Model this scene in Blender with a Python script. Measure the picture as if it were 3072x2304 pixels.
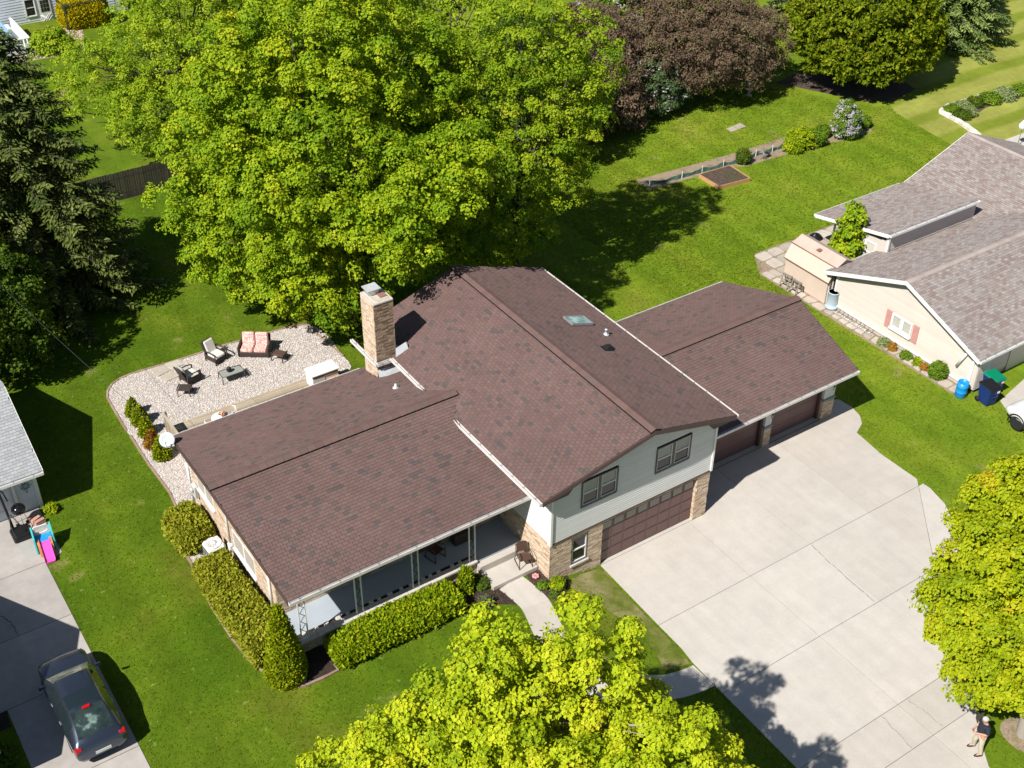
import bpy, bmesh, math, random
import numpy as np
from mathutils import Vector, Matrix

SC = bpy.context.scene
for _o in list(bpy.data.objects):
    bpy.data.objects.remove(_o)

# ---------------------------------------------------------------- camera
cam_data = bpy.data.cameras.new("camera")
cam = bpy.data.objects.new("camera", cam_data)
SC.collection.objects.link(cam)
SC.camera = cam
CY, CP, CR = 0.5994, 0.6333, 0.0112
CAM = Vector((-20.27, -26.972, 34.825))
FW = Vector((math.sin(CY) * math.cos(CP), math.cos(CY) * math.cos(CP), -math.sin(CP)))
_r = Vector((math.cos(CY), -math.sin(CY), 0))
_u = _r.cross(FW)
RT = _r * math.cos(CR) + _u * math.sin(CR)
UP = -_r * math.sin(CR) + _u * math.cos(CR)
cam.matrix_world = Matrix(((RT.x, UP.x, -FW.x, CAM.x), (RT.y, UP.y, -FW.y, CAM.y),
                           (RT.z, UP.z, -FW.z, CAM.z), (0, 0, 0, 1)))
cam_data.sensor_width = 36
cam_data.lens = 3644.26 / 3072 * 36
cam_data.clip_start = 0.5
cam_data.clip_end = 2000

# ---------------------------------------------------------------- sky, sun, exposure
SUN_DIR = Vector((-0.869, -0.246, 1.0)).normalized()          # towards the sun
SUN_EL = math.asin(SUN_DIR.z)
world = bpy.data.worlds.new("World")
SC.world = world
world.use_nodes = True
nt = world.node_tree
sky = nt.nodes.new("ShaderNodeTexSky")
sky.sky_type = 'NISHITA'
sky.sun_disc = False
sky.sun_elevation = SUN_EL
sky.sun_rotation = math.atan2(SUN_DIR.x, SUN_DIR.y)
sky.air_density = 1.0
sky.dust_density = 0.4
bg = nt.nodes["Background"]
bg.inputs["Strength"].default_value = 0.056
nt.links.new(sky.outputs[0], bg.inputs["Color"])
sun_data = bpy.data.lights.new("sun", 'SUN')
sun_data.energy = 5.0
sun_data.angle = math.radians(0.53)
sun_data.color = (1.0, 0.955, 0.89)
sun = bpy.data.objects.new("sun", sun_data)
SC.collection.objects.link(sun)
sun.rotation_euler = (-SUN_DIR).to_track_quat('-Z', 'Y').to_euler()
sun.location = (-30, -10, 60)
vs = SC.view_settings
vs.view_transform = 'Standard'
vs.look = 'None'
vs.gamma = 1
vs.use_curve_mapping = False
vs.exposure = 0.5
SC.render.engine = 'CYCLES'
cy = SC.cycles
cy.max_bounces = 6
cy.diffuse_bounces = 2
cy.glossy_bounces = 3
cy.transmission_bounces = 4
cy.transparent_max_bounces = 6
cy.caustics_reflective = False
cy.caustics_refractive = False
cy.use_denoising = True
cy.use_adaptive_sampling = False

rng = np.random.default_rng(7)
random.seed(7)
COL = SC.collection
PI = math.pi

# ---------------------------------------------------------------- ground height
def T(x, y):
    wd = 2.2 + np.clip(np.asarray(y, float) - 13, 0, 20) * .7
    s = np.clip((wd - np.asarray(x, float)) / wd, 0, 1)
    s = s * s * (3 - 2 * s) * (wd > 2.3) + s * (wd <= 2.3)
    g = np.clip((np.asarray(y, float) + 14) / 10, 0, 1) * .75 + .25
    return .6 * s * g

def TZ(x, y):
    return float(T(x, y))

# ---------------------------------------------------------------- materials
def _ramp(nt, fac, stops):
    n = nt.nodes.new("ShaderNodeValToRGB")
    el = n.color_ramp.elements
    while len(el) > 1:
        el.remove(el[-1])
    el[0].position = stops[0][0]
    el[0].color = (*stops[0][1], 1)
    for p, c in stops[1:]:
        e = el.new(p)
        e.color = (*c, 1)
    nt.links.new(fac, n.inputs[0])
    return n.outputs[0]

def _noise(nt, vec, scale, detail=3, rough=.55):
    n = nt.nodes.new("ShaderNodeTexNoise")
    n.inputs["Scale"].default_value = scale
    n.inputs["Detail"].default_value = detail
    n.inputs["Roughness"].default_value = rough
    nt.links.new(vec, n.inputs["Vector"])
    return n.outputs["Fac"]

def _mul(nt, col, fac, lo, hi):
    m = nt.nodes.new("ShaderNodeMapRange")
    m.inputs[1].default_value = .25
    m.inputs[2].default_value = .75
    m.inputs[3].default_value = lo
    m.inputs[4].default_value = hi
    nt.links.new(fac, m.inputs[0])
    x = nt.nodes.new("ShaderNodeMix")
    x.data_type = 'RGBA'
    x.blend_type = 'MULTIPLY'
    x.inputs[0].default_value = 1
    nt.links.new(col, x.inputs[6])
    nt.links.new(m.outputs[0], x.inputs[7])
    return x.outputs[2]

def mat(name, col=None, ramp=None, src='rnd', rough=.7, metal=0., spec=.4, noises=(), bump=None, coat=0., trans=0.,
        alpha=None, subsurf=0.):
    """procedural material: a flat colour or a ramp driven by the per-face 'rnd' value, the object's random number or noise,
    multiplied by world-space noises (scale, low, high) and roughened by a bump (scale, strength, distance)"""
    m = bpy.data.materials.new(name)
    m.use_nodes = True
    nt = m.node_tree
    b = nt.nodes["Principled BSDF"]
    geo = nt.nodes.new("ShaderNodeNewGeometry")
    pos = geo.outputs["Position"]
    if ramp:
        if src == 'rnd':
            a = nt.nodes.new("ShaderNodeAttribute")
            a.attribute_name = "rnd"
            f = a.outputs["Fac"]
        elif src == 'obj':
            f = nt.nodes.new("ShaderNodeObjectInfo").outputs["Random"]
        else:
            f = _noise(nt, pos, src, 4)
        c = _ramp(nt, f, ramp)
    else:
        rgb = nt.nodes.new("ShaderNodeRGB")
        rgb.outputs[0].default_value = (*col, 1)
        c = rgb.outputs[0]
    for nz in noises:
        v_ = pos
        if len(nz) > 3:
            mp = nt.nodes.new("ShaderNodeMapping")
            mp.inputs["Scale"].default_value = nz[3]
            nt.links.new(pos, mp.inputs["Vector"])
            v_ = mp.outputs[0]
        c = _mul(nt, c, _noise(nt, v_, nz[0], 4), nz[1], nz[2])
    nt.links.new(c, b.inputs["Base Color"])
    b.inputs["Roughness"].default_value = rough
    b.inputs["Metallic"].default_value = metal
    b.inputs["Specular IOR Level"].default_value = spec
    b.inputs["Coat Weight"].default_value = coat
    b.inputs["Transmission Weight"].default_value = trans
    if bump:
        bn = nt.nodes.new("ShaderNodeBump")
        bn.inputs["Strength"].default_value = bump[1]
        bn.inputs["Distance"].default_value = bump[2]
        nt.links.new(_noise(nt, pos, bump[0], 4), bn.inputs["Height"])
        nt.links.new(bn.outputs[0], b.inputs["Normal"])
    return m

def leafmat(name, stops, tr=.35, rough=.5, spec=.35, gain=(1, 1, 1)):
    stops = [(p, tuple(min(.75, c_ * g_) for c_, g_ in zip(c, gain))) for p, c in stops]
    rough = max(rough, .55)
    spec *= .35
    m = bpy.data.materials.new(name)
    m.use_nodes = True
    nt = m.node_tree
    b = nt.nodes["Principled BSDF"]
    a = nt.nodes.new("ShaderNodeAttribute")
    a.attribute_name = "rnd"
    c = _ramp(nt, a.outputs["Fac"], stops)
    nt.links.new(c, b.inputs["Base Color"])
    b.inputs["Roughness"].default_value = rough
    b.inputs["Specular IOR Level"].default_value = spec
    t = nt.nodes.new("ShaderNodeBsdfTranslucent")
    nt.links.new(c, t.inputs[0])
    mx = nt.nodes.new("ShaderNodeMixShader")
    mx.inputs[0].default_value = tr
    nt.links.new(b.outputs[0], mx.inputs[1])
    nt.links.new(t.outputs[0], mx.inputs[2])
    nt.links.new(mx.outputs[0], nt.nodes["Material Output"].inputs[0])
    return m

# ---------------------------------------------------------------- object helpers
def tag(o, label=None, cat=None, group=None, kind=None):
    if label: o["label"] = label
    if cat: o["category"] = cat
    if group: o["group"] = group
    if kind: o["kind"] = kind
    return o

def empty(name, loc=(0, 0, 0), rz=0., label=None, cat=None, group=None):
    o = bpy.data.objects.new(name, None)
    o.empty_display_size = .3
    o.location = loc
    o.rotation_euler = (0, 0, rz)
    COL.objects.link(o)
    return tag(o, label, cat, group)

def link(name, me, parent=None, M=None):
    """link a mesh whose vertices (after M) are world coordinates, whatever the parent's place"""
    o = bpy.data.objects.new(name, me)
    COL.objects.link(o)
    if M is not None:
        o.matrix_basis = M
    if parent is not None:
        o.parent = parent
        if parent.type == 'EMPTY' and not parent.get("_local"):
            o.matrix_parent_inverse = Matrix.Translation(-parent.location)
    return o

def local(e):
    """children of this empty are built in its own coordinates"""
    e["_local"] = 1
    return e

def kids(o):
    return [c for c in bpy.data.objects if c.parent == o]

def dup(root, loc, rz, label=None):
    def cp(o, par):
        c = o.copy()
        COL.objects.link(c)
        c.parent = par
        for k in KID.get(o.name, []):
            cp(k, c)
        return c
    r = cp(root, None)
    r.location = loc
    r.rotation_euler = (0, 0, rz)
    if label: r["label"] = label
    return r

KID = {}
def remember(root):
    for o in bpy.data.objects:
        if o.parent:
            KID.setdefault(o.parent.name, [])
            if o not in KID[o.parent.name]:
                KID[o.parent.name].append(o)

def R3(axis, a):
    return Matrix.Rotation(a, 4, axis)

def TR(x, y, z):
    return Matrix.Translation((x, y, z))

def frame(o, u, inward):
    """x along u, y into the wall, z up"""
    u = Vector(u); n = Vector(inward); z = u.cross(n)
    return Matrix(((u.x, n.x, z.x, o[0]), (u.y, n.y, z.y, o[1]), (u.z, n.z, z.z, o[2]), (0, 0, 0, 1)))

class MB:
    def __init__(s, M=None):
        s.v = []; s.f = []; s.r = []; s.s = []; s.M = M
    def add(s, vs, fs, r=0., smooth=False, M=None):
        n = len(s.v)
        A = M if M is not None else s.M
        if A is not None and s.M is not None and M is not None:
            A = s.M @ M
        for p in vs:
            p = Vector(p)
            s.v.append(tuple(A @ p) if A is not None else tuple(p))
        for q in fs:
            s.f.append(tuple(i + n for i in q))
            s.r.append(r); s.s.append(smooth)
        return s
    def box(s, x0, x1, y0, y1, z0, z1, r=0., M=None):
        return s.add([(x0, y0, z0), (x1, y0, z0), (x1, y1, z0), (x0, y1, z0), (x0, y0, z1), (x1, y0, z1), (x1, y1, z1), (x0, y1, z1)],
                     [(0, 3, 2, 1), (4, 5, 6, 7), (0, 1, 5, 4), (1, 2, 6, 5), (2, 3, 7, 6), (3, 0, 4, 7)], r, False, M)
    def rbox(s, x0, x1, y0, y1, z0, z1, b=.02, r=0., M=None):
        """box with bevelled vertical and top edges"""
        def ring(z, i):
            return [(x0 + b, y0 + i, z), (x1 - b, y0 + i, z), (x1 - i, y0 + b, z), (x1 - i, y1 - b, z), (x1 - b, y1 - i, z), (x0 + b, y1 - i, z), (x0 + i, y1 - b, z), (x0 + i, y0 + b, z)]
        v = ring(z0, 0) + ring(z1 - b, 0)
        k = b * .7
        v += [(min(max(p[0], x0 + k), x1 - k), min(max(p[1], y0 + k), y1 - k), z1) for p in ring(z1, 0)]
        f = []
        for a in (0, 8):
            for i in range(8):
                j = (i + 1) % 8
                f.append((a + i, a + j, a + 8 + j, a + 8 + i))
        f.append(tuple(range(16, 24)))
        f.append(tuple(range(7, -1, -1)))
        return s.add(v, f, r, False, M)
    def prism(s, poly, z0, z1, r=0., M=None):
        n = len(poly)
        a = sum(poly[i][0] * poly[(i + 1) % n][1] - poly[(i + 1) % n][0] * poly[i][1] for i in range(n))
        if a < 0: poly = poly[::-1]
        za = z0 if callable(z0) else (lambda x, y: z0)
        zb = z1 if callable(z1) else (lambda x, y: z1)
        v = [(p[0], p[1], za(*p)) for p in poly] + [(p[0], p[1], zb(*p)) for p in poly]
        f = [tuple(range(n - 1, -1, -1)), tuple(range(n, 2 * n))]
        f += [(i, (i + 1) % n, n + (i + 1) % n, n + i) for i in range(n)]
        return s.add(v, f, r, False, M)
    def tube(s, pts, rad, n=8, r=0., smooth=True, M=None, cap=True):
        pts = [Vector(p) for p in pts]
        rads = rad if isinstance(rad, (list, tuple)) else [rad] * len(pts)
        v = []; f = []
        prev = None
        for i, p in enumerate(pts):
            d = (pts[min(i + 1, len(pts) - 1)] - pts[max(i - 1, 0)])
            if d.length < 1e-9: d = Vector((0, 0, 1))
            d.normalize()
            if prev is None:
                a = d.orthogonal().normalized()
            else:
                a = (prev - d * prev.dot(d))
                a = a.normalized() if a.length > 1e-6 else d.orthogonal().normalized()
            prev = a
            b = d.cross(a)
            for k in range(n):
                t = 2 * PI * k / n
                v.append(p + (a * math.cos(t) + b * math.sin(t)) * rads[i])
        for i in range(len(pts) - 1):
            for k in range(n):
                j = (k + 1) % n
                f.append((i * n + k, i * n + j, (i + 1) * n + j, (i + 1) * n + k))
        if cap:
            f.append(tuple(range(n - 1, -1, -1)))
            f.append(tuple(range((len(pts) - 1) * n, len(pts) * n)))
        return s.add(v, f, r, smooth, M)
    def lathe(s, prof, n=20, r=0., smooth=True, M=None, sx=1., sy=1.):
        v = []; f = []
        for R_, z in prof:
            for k in range(n):
                t = 2 * PI * k / n
                v.append((R_ * math.cos(t) * sx, R_ * math.sin(t) * sy, z))
        for i in range(len(prof) - 1):
            for k in range(n):
                j = (k + 1) % n
                f.append((i * n + k, i * n + j, (i + 1) * n + j, (i + 1) * n + k))
        if prof[0][0] > 1e-6: f.append(tuple(range(n - 1, -1, -1)))
        if prof[-1][0] > 1e-6: f.append(tuple(range((len(prof) - 1) * n, len(prof) * n)))
        return s.add(v, f, r, smooth, M)
    def mesh(s, name, m):
        me = bpy.data.meshes.new(name)
        me.from_pydata(s.v, [], s.f)
        if m is not None:
            me.materials.append(m)
        at = me.attributes.new("rnd", 'FLOAT', 'FACE')
        at.data.foreach_set("value", np.array(s.r, np.float32))
        me.polygons.foreach_set("use_smooth", np.array(s.s, bool))
        me.update()
        return me
    def build(s, name, m, parent=None, M=None):
        return link(name, s.mesh(name, m), parent, M)

def npmesh(name, V, F, rnd, m, smooth=False):
    """fast mesh from numpy arrays: V (n,3), F (k,3) or (k,4), rnd (k,)"""
    me = bpy.data.meshes.new(name)
    V = np.ascontiguousarray(V, np.float32); F = np.ascontiguousarray(F, np.int32)
    k = F.shape[1]
    me.vertices.add(len(V)); me.vertices.foreach_set("co", V.ravel())
    me.loops.add(F.size); me.loops.foreach_set("vertex_index", F.ravel())
    me.polygons.add(len(F))
    me.polygons.foreach_set("loop_start", np.arange(len(F), dtype=np.int32) * k)
    me.polygons.foreach_set("loop_total", np.full(len(F), k, np.int32))
    me.polygons.foreach_set("use_smooth", np.full(len(F), smooth, bool))
    at = me.attributes.new("rnd", 'FLOAT', 'FACE')
    at.data.foreach_set("value", np.ascontiguousarray(rnd, np.float32))
    me.materials.append(m)
    me.update(calc_edges=True)
    return me

def inpoly(X, Y, poly):
    ins = np.zeros(len(X), bool)
    n = len(poly)
    for i in range(n):
        x0, y0 = poly[i]; x1, y1 = poly[(i + 1) % n]
        c = ((y0 > Y) != (y1 > Y))
        if y1 != y0:
            ins ^= c & (X < (x1 - x0) * (Y - y0) / (y1 - y0) + x0)
    return ins

def clip_half(poly, a, b, c):
    """keep a*x+b*y<=c"""
    out = []
    n = len(poly)
    for i in range(n):
        p = poly[i]; q = poly[(i + 1) % n]
        dp = a * p[0] + b * p[1] - c; dq = a * q[0] + b * q[1] - c
        if dp <= 0: out.append(p)
        if dp * dq < 0:
            t = dp / (dp - dq)
            out.append((p[0] + (q[0] - p[0]) * t, p[1] + (q[1] - p[1]) * t))
    return out

def smooth_poly(pts, n=6):
    """closed Catmull-Rom outline"""
    out = []
    m = len(pts)
    for i in range(m):
        p0, p1, p2, p3 = (np.array(pts[(i + k - 1) % m], float) for k in range(4))
        for t in np.linspace(0, 1, n, endpoint=False):
            out.append(tuple(.5 * ((2 * p1) + (-p0 + p2) * t + (2 * p0 - 5 * p1 + 4 * p2 - p3) * t * t + (-p0 + 3 * p1 - 3 * p2 + p3) * t ** 3)))
    return out
# ---------------------------------------------------------------- the materials
def h(r, g, b):
    """sRGB 0-255 to linear"""
    return tuple(((c / 255 + .055) / 1.055) ** 2.4 if c > 10 else c / 255 / 12.92 for c in (r, g, b))

m_concrete = mat("concrete", ramp=[(0, (.46, .422, .375)), (.5, (.49, .455, .41)), (1, (.52, .485, .44))], src='obj', rough=.85, spec=.2,
                 noises=((.35, .93, 1.05), (1.7, .95, 1.04), (1.0, .94, 1.03, (2.4, .22, 1)), (.16, .97, 1.03, (3.5, 12, 1)), (14, .95, 1.04), (90, .93, 1.05)), bump=(60, .15, .01))
m_concrete_old = mat("old_concrete", ramp=[(0, (.36, .335, .31)), (1, (.43, .40, .37))], src='obj', rough=.88, spec=.2,
                     noises=((.5, .80, 1.08), (3, .9, 1.06), (70, .92, 1.06)), bump=(60, .2, .01))
m_crack = mat("crack_dirt", col=(.045, .04, .033), rough=1)
m_white = mat("white_metal", col=(.78, .77, .75), rough=.45, noises=((3, .93, 1.03),))
m_gutter = mat("gutter_metal", col=(.72, .685, .66), rough=.5, noises=((2, .86, 1.05), (20, .93, 1.04)))
m_siding = mat("pale_siding", ramp=[(0, (.66, .67, .66)), (1, (.72, .725, .71))], rough=.55, noises=((1.2, .95, 1.03), (30, .97, 1.02)))
m_siding_cream = mat("cream_siding", ramp=[(0, (.585, .53, .475)), (1, (.635, .58, .525))], rough=.6, noises=((1.2, .96, 1.03),))
m_siding_blue = mat("blue_white_siding", ramp=[(0, (.62, .67, .73)), (1, (.69, .73, .78))], rough=.55, noises=((1.5, .93, 1.03),))
m_soffit = mat("soffit", col=(.5, .47, .44), rough=.7)
m_brown = mat("brown_trim", col=(.088, .052, .047), rough=.55, noises=((4, .9, 1.08),))
m_roofdeck = mat("roof_felt", col=(.045, .032, .03), rough=.95)
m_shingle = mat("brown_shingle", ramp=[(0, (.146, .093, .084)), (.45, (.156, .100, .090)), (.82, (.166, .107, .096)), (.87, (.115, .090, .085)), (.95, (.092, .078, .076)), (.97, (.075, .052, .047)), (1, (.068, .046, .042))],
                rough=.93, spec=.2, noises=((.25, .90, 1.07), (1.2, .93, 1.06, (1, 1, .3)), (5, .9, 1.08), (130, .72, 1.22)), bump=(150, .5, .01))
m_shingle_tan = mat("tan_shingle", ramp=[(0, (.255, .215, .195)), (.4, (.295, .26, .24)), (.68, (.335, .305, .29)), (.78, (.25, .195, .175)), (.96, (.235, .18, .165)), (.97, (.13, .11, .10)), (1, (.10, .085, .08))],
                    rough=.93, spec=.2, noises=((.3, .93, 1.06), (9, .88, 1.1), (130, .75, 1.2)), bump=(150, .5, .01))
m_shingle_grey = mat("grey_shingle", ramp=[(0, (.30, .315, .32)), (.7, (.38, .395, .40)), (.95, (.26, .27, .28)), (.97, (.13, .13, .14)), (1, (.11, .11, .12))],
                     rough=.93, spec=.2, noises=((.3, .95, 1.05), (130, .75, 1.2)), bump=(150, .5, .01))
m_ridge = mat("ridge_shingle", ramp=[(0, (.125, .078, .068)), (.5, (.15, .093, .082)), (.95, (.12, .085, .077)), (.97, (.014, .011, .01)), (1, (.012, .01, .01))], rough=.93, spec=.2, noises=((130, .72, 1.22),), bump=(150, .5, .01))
m_ridge_tan = mat("tan_ridge_shingle", ramp=[(0, (.31, .26, .235)), (1, (.39, .335, .305))], rough=.93, spec=.2, noises=((130, .75, 1.2),))
m_mortar = mat("mortar", col=(.40, .355, .30), rough=.95, noises=((20, .85, 1.1),))
BRICKS = [(0, (.44, .31, .21)), (.2, (.56, .43, .31)), (.45, (.63, .51, .385)), (.7, (.67, .555, .43)), (.88, (.53, .375, .25)), (1, (.37, .25, .165))]
m_brick = mat("tan_brick", ramp=BRICKS, rough=.9, spec=.2, noises=((8, .88, 1.08), (60, .85, 1.1)), bump=(60, .4, .01))
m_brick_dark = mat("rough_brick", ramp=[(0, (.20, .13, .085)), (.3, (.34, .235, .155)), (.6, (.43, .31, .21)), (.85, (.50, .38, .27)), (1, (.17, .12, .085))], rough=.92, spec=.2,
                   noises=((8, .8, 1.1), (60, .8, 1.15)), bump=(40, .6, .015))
m_cap = mat("chimney_mortar_cap", col=(.52, .47, .40), rough=.9, noises=((6, .75, 1.12), (40, .9, 1.05)))
m_stone = mat("cut_stone", ramp=[(0, (.56, .52, .47)), (1, (.72, .685, .64))], rough=.9, noises=((5, .82, 1.1), (40, .9, 1.05)), bump=(25, .5, .02))
m_porch = mat("porch_paint", col=(.36, .41, .46), rough=.6, noises=((1.5, .92, 1.05),))
m_tin = mat("galvanised_metal", col=(.62, .64, .66), rough=.38, metal=.75, noises=((3, .8, 1.1),))
m_flash = mat("flashing_metal", col=(.60, .62, .64), rough=.5, metal=.3, noises=((4, .8, 1.1),))
m_clay = mat("clay_flue", col=(.26, .13, .10), rough=.9)
m_black = mat("black_plastic", col=(.012, .012, .013), rough=.4)
m_blackmat = mat("black_rubber", col=(.018, .018, .019), rough=.8)
m_darkglass = mat("dark_window_glass", col=(.012, .017, .018), rough=.06, spec=.6)
m_blind = mat("window_blind", col=(.46, .46, .41), rough=.8, noises=((3, .9, 1.05),))
m_skyglass = mat("skylight_glass", ramp=[(.35, (.05, .12, .10)), (.5, (.13, .26, .21)), (.62, (.42, .55, .50))], src=1.6, rough=.12, spec=.6)
m_gdoor = mat("garage_door_paint", col=(.155, .088, .083), rough=.5, noises=((2, .92, 1.06),))
m_lampglass = mat("lamp_glass", col=(.5, .5, .48), rough=.2)
m_plank = mat("weathered_plank", ramp=[(0, (.30, .235, .155)), (.5, (.38, .31, .22)), (1, (.45, .385, .30))], rough=.9, noises=((2, .85, 1.1), (25, .85, 1.1)))
m_greywood = mat("grey_wood", ramp=[(0, (.24, .215, .175)), (1, (.34, .315, .27))], rough=.9, noises=((10, .8, 1.12),))
m_newwood = mat("raised_bed_timber", col=(.50, .27, .13), rough=.85, noises=((6, .85, 1.1),))
m_fencewood = mat("shaded_fence_wood", ramp=[(0, (.04, .033, .027)), (1, (.075, .062, .05))], rough=.95, noises=((6, .8, 1.15),))  # dark wood, darkened further with the trees' shade put into its colour
m_soil = mat("garden_soil", ramp=[(.3, (.055, .038, .027)), (.7, (.115, .082, .06))], src=7, rough=1, noises=((40, .7, 1.25),), bump=(25, .8, .05))
m_mulch = mat("bark_mulch", ramp=[(.3, (.022, .014, .011)), (.7, (.06, .04, .03))], src=18, rough=1, noises=((60, .6, 1.3),), bump=(30, .9, .05))
m_drysoil = mat("dry_soil", ramp=[(.3, (.20, .15, .10)), (.55, (.31, .235, .165)), (.75, (.17, .15, .06))], src=1.6, rough=1, noises=((12, .8, 1.15),), bump=(25, .6, .05))
m_gravelbed = mat("gravel_base", ramp=[(.3, (.33, .295, .265)), (.7, (.50, .455, .415))], src=20, rough=.95, bump=(30, .7, .04))
m_pebble = mat("pebble", ramp=[(0, (.62, .585, .55)), (.3, (.54, .49, .44)), (.5, (.45, .42, .43)), (.65, (.58, .50, .37)), (.8, (.33, .30, .315)), (.9, (.53, .41, .37)), (1, (.70, .685, .67))], rough=.8)
m_pinkpebble = mat("pink_pebble", ramp=[(0, (.45, .30, .26)), (1, (.60, .47, .42))], rough=.85)
m_trunk = mat("bark", ramp=[(.3, (.055, .043, .035)), (.7, (.13, .105, .085))], src=6, rough=1, noises=((30, .7, 1.2),), bump=(14, .9, .05))
m_twig = mat("pale_twig", col=(.30, .27, .23), rough=.9)
m_wicker = mat("brown_wicker", ramp=[(.35, (.028, .02, .017)), (.65, (.075, .056, .047))], src=70, rough=.7, bump=(80, .7, .02))
m_cushion = mat("cream_cushion", col=(.66, .63, .57), rough=.9, noises=((10, .93, 1.04),))
m_greycush = mat("grey_cushion", col=(.36, .36, .33), rough=.9, noises=((10, .93, 1.04),))
m_floral = mat("floral_fabric", ramp=[(.38, (.74, .66, .60)), (.46, (.66, .27, .25)), (.52, (.56, .16, .16)), (.56, (.72, .47, .40)), (.64, (.76, .68, .60))], src=11, rough=.9)
m_glasstop = mat("frosted_glass_top", col=(.28, .30, .28), rough=.12, spec=.6)
m_bronze = mat("bronze_metal", col=(.10, .075, .06), rough=.5, metal=.3)
m_sling = mat("brown_sling", col=(.085, .045, .034), rough=.75, noises=((30, .85, 1.1),))

# ---------------------------------------------------------------- lawns and terrain
m_lawn = bpy.data.materials.new("lawn")
m_lawn.use_nodes = True
nt = m_lawn.node_tree
_g = nt.nodes.new("ShaderNodeNewGeometry").outputs["Position"]
_n = _noise(nt, _g, .22, 5, .6)
c1 = _ramp(nt, _n, [(.30, (.050, .102, .004)), (.45, (.068, .122, .005)), (.56, (.090, .140, .007)), (.66, (.115, .138, .012)), (.74, (.17, .16, .045))])
c2 = _ramp(nt, _n, [(.28, (.100, .170, .008)), (.45, (.135, .205, .011)), (.58, (.165, .220, .015)), (.68, (.21, .235, .028)), (.76, (.28, .25, .08))])
_sep = nt.nodes.new("ShaderNodeSeparateXYZ")
nt.links.new(_g, _sep.inputs[0])
_mr = nt.nodes.new("ShaderNodeMapRange")
_mr.inputs[1].default_value = -8
_mr.inputs[2].default_value = 28
nt.links.new(_sep.outputs[0], _mr.inputs[0])
_mx = nt.nodes.new("ShaderNodeMix")
_mx.data_type = 'RGBA'
nt.links.new(_mr.outputs[0], _mx.inputs[0])
nt.links.new(c1, _mx.inputs[6])
nt.links.new(c2, _mx.inputs[7])
c = _mx.outputs[2]
c = _mul(nt, c, _noise(nt, _g, 1.1, 5, .65), .82, 1.17)
c = _mul(nt, c, _noise(nt, _g, 6, 4, .65), .84, 1.15)
_w = nt.nodes.new("ShaderNodeTexWave")
_w.bands_direction = 'X'
_w.inputs["Scale"].default_value = 2 * PI / 2.3 / 20
_w.inputs["Distortion"].default_value = 2.2
_w.inputs["Detail"].default_value = 2
_w.inputs["Detail Scale"].default_value = .5
nt.links.new(_g, _w.inputs["Vector"])
c = _mul(nt, c, _w.outputs["Fac"], .93, 1.06)
c = _mul(nt, c, _noise(nt, _g, 34, 3, .7), .76, 1.24)
def _spots(c, scale, t0, t1, colour):
    mr = nt.nodes.new("ShaderNodeMapRange")
    mr.inputs[1].default_value = t0
    mr.inputs[2].default_value = t1
    nt.links.new(_noise(nt, _g, scale, 2, .5), mr.inputs[0])
    x = nt.nodes.new("ShaderNodeMix")
    x.data_type = 'RGBA'
    nt.links.new(mr.outputs[0], x.inputs[0])
    nt.links.new(c, x.inputs[6])
    x.inputs[7].default_value = (*colour, 1)
    return x.outputs[2]
c = _spots(c, 3.3, .66, .78, (.17, .235, .045))
c = _spots(c, 8.5, .71, .80, (.24, .29, .09))
c = _spots(c, .55, .68, .80, (.235, .20, .075))
nt.links.new(c, nt.nodes["Principled BSDF"].inputs["Base Color"])
nt.nodes["Principled BSDF"].inputs["Roughness"].default_value = .95
nt.nodes["Principled BSDF"].inputs["Specular IOR Level"].default_value = .1
_b = nt.nodes.new("ShaderNodeBump")
_b.inputs["Strength"].default_value = .4
_b.inputs["Distance"].default_value = .05
nt.links.new(_noise(nt, _g, 22, 4, .7), _b.inputs["Height"])
nt.links.new(_b.outputs[0], nt.nodes["Principled BSDF"].inputs["Normal"])

def stripes_lawn(name, base, dark, axis, period):
    m = bpy.data.materials.new(name)
    m.use_nodes = True
    nt = m.node_tree
    g = nt.nodes.new("ShaderNodeNewGeometry").outputs["Position"]
    w = nt.nodes.new("ShaderNodeTexWave")
    w.bands_direction = axis
    w.inputs["Scale"].default_value = 2 * PI / period / 20
    w.inputs["Distortion"].default_value = 1.6
    w.inputs["Detail"].default_value = 3
    w.inputs["Detail Scale"].default_value = .8
    nt.links.new(g, w.inputs["Vector"])
    c = _ramp(nt, w.outputs["Fac"], [(.15, dark), (.55, base)])
    c = _mul(nt, c, _noise(nt, g, .3, 5, .6), .78, 1.22)
    c = _mul(nt, c, _noise(nt, g, 2.5, 4, .65), .86, 1.14)
    c = _mul(nt, c, _noise(nt, g, 30, 3, .7), .75, 1.22)
    p = nt.nodes["Principled BSDF"]
    nt.links.new(c, p.inputs["Base Color"])
    p.inputs["Roughness"].default_value = .95
    p.inputs["Specular IOR Level"].default_value = .1
    return m
m_dry = stripes_lawn("dry_striped_lawn", (.255, .27, .055), (.165, .205, .022), 'Y', 3.2)

xs = np.unique(np.concatenate([np.linspace(-420, -60, 7), np.linspace(-60, -24, 10), np.arange(-24, 90.1, 1.0), np.linspace(0, 2.4, 13), np.linspace(100, 520, 8)]))
ys = np.unique(np.concatenate([np.linspace(-400, -40, 7), np.arange(-38, -14, 3.), np.arange(-14, -3.4, .5), np.arange(-3, 100.1, 2.), np.linspace(120, 520, 8)]))
X, Y = np.meshgrid(xs, ys)
V = np.stack([X.ravel(), Y.ravel(), T(X, Y).ravel()], 1)
nx = len(xs)
i, j = np.meshgrid(np.arange(nx - 1), np.arange(len(ys) - 1))
a = (j * nx + i).ravel()
F = np.stack([a, a + 1, a + 1 + nx, a + nx], 1)
lawn = link("lawn", npmesh("lawn", V, F, np.zeros(len(F)), m_lawn, True))
tag(lawn, "green mown lawn with paler weedy patches around the houses", kind="structure")

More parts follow.
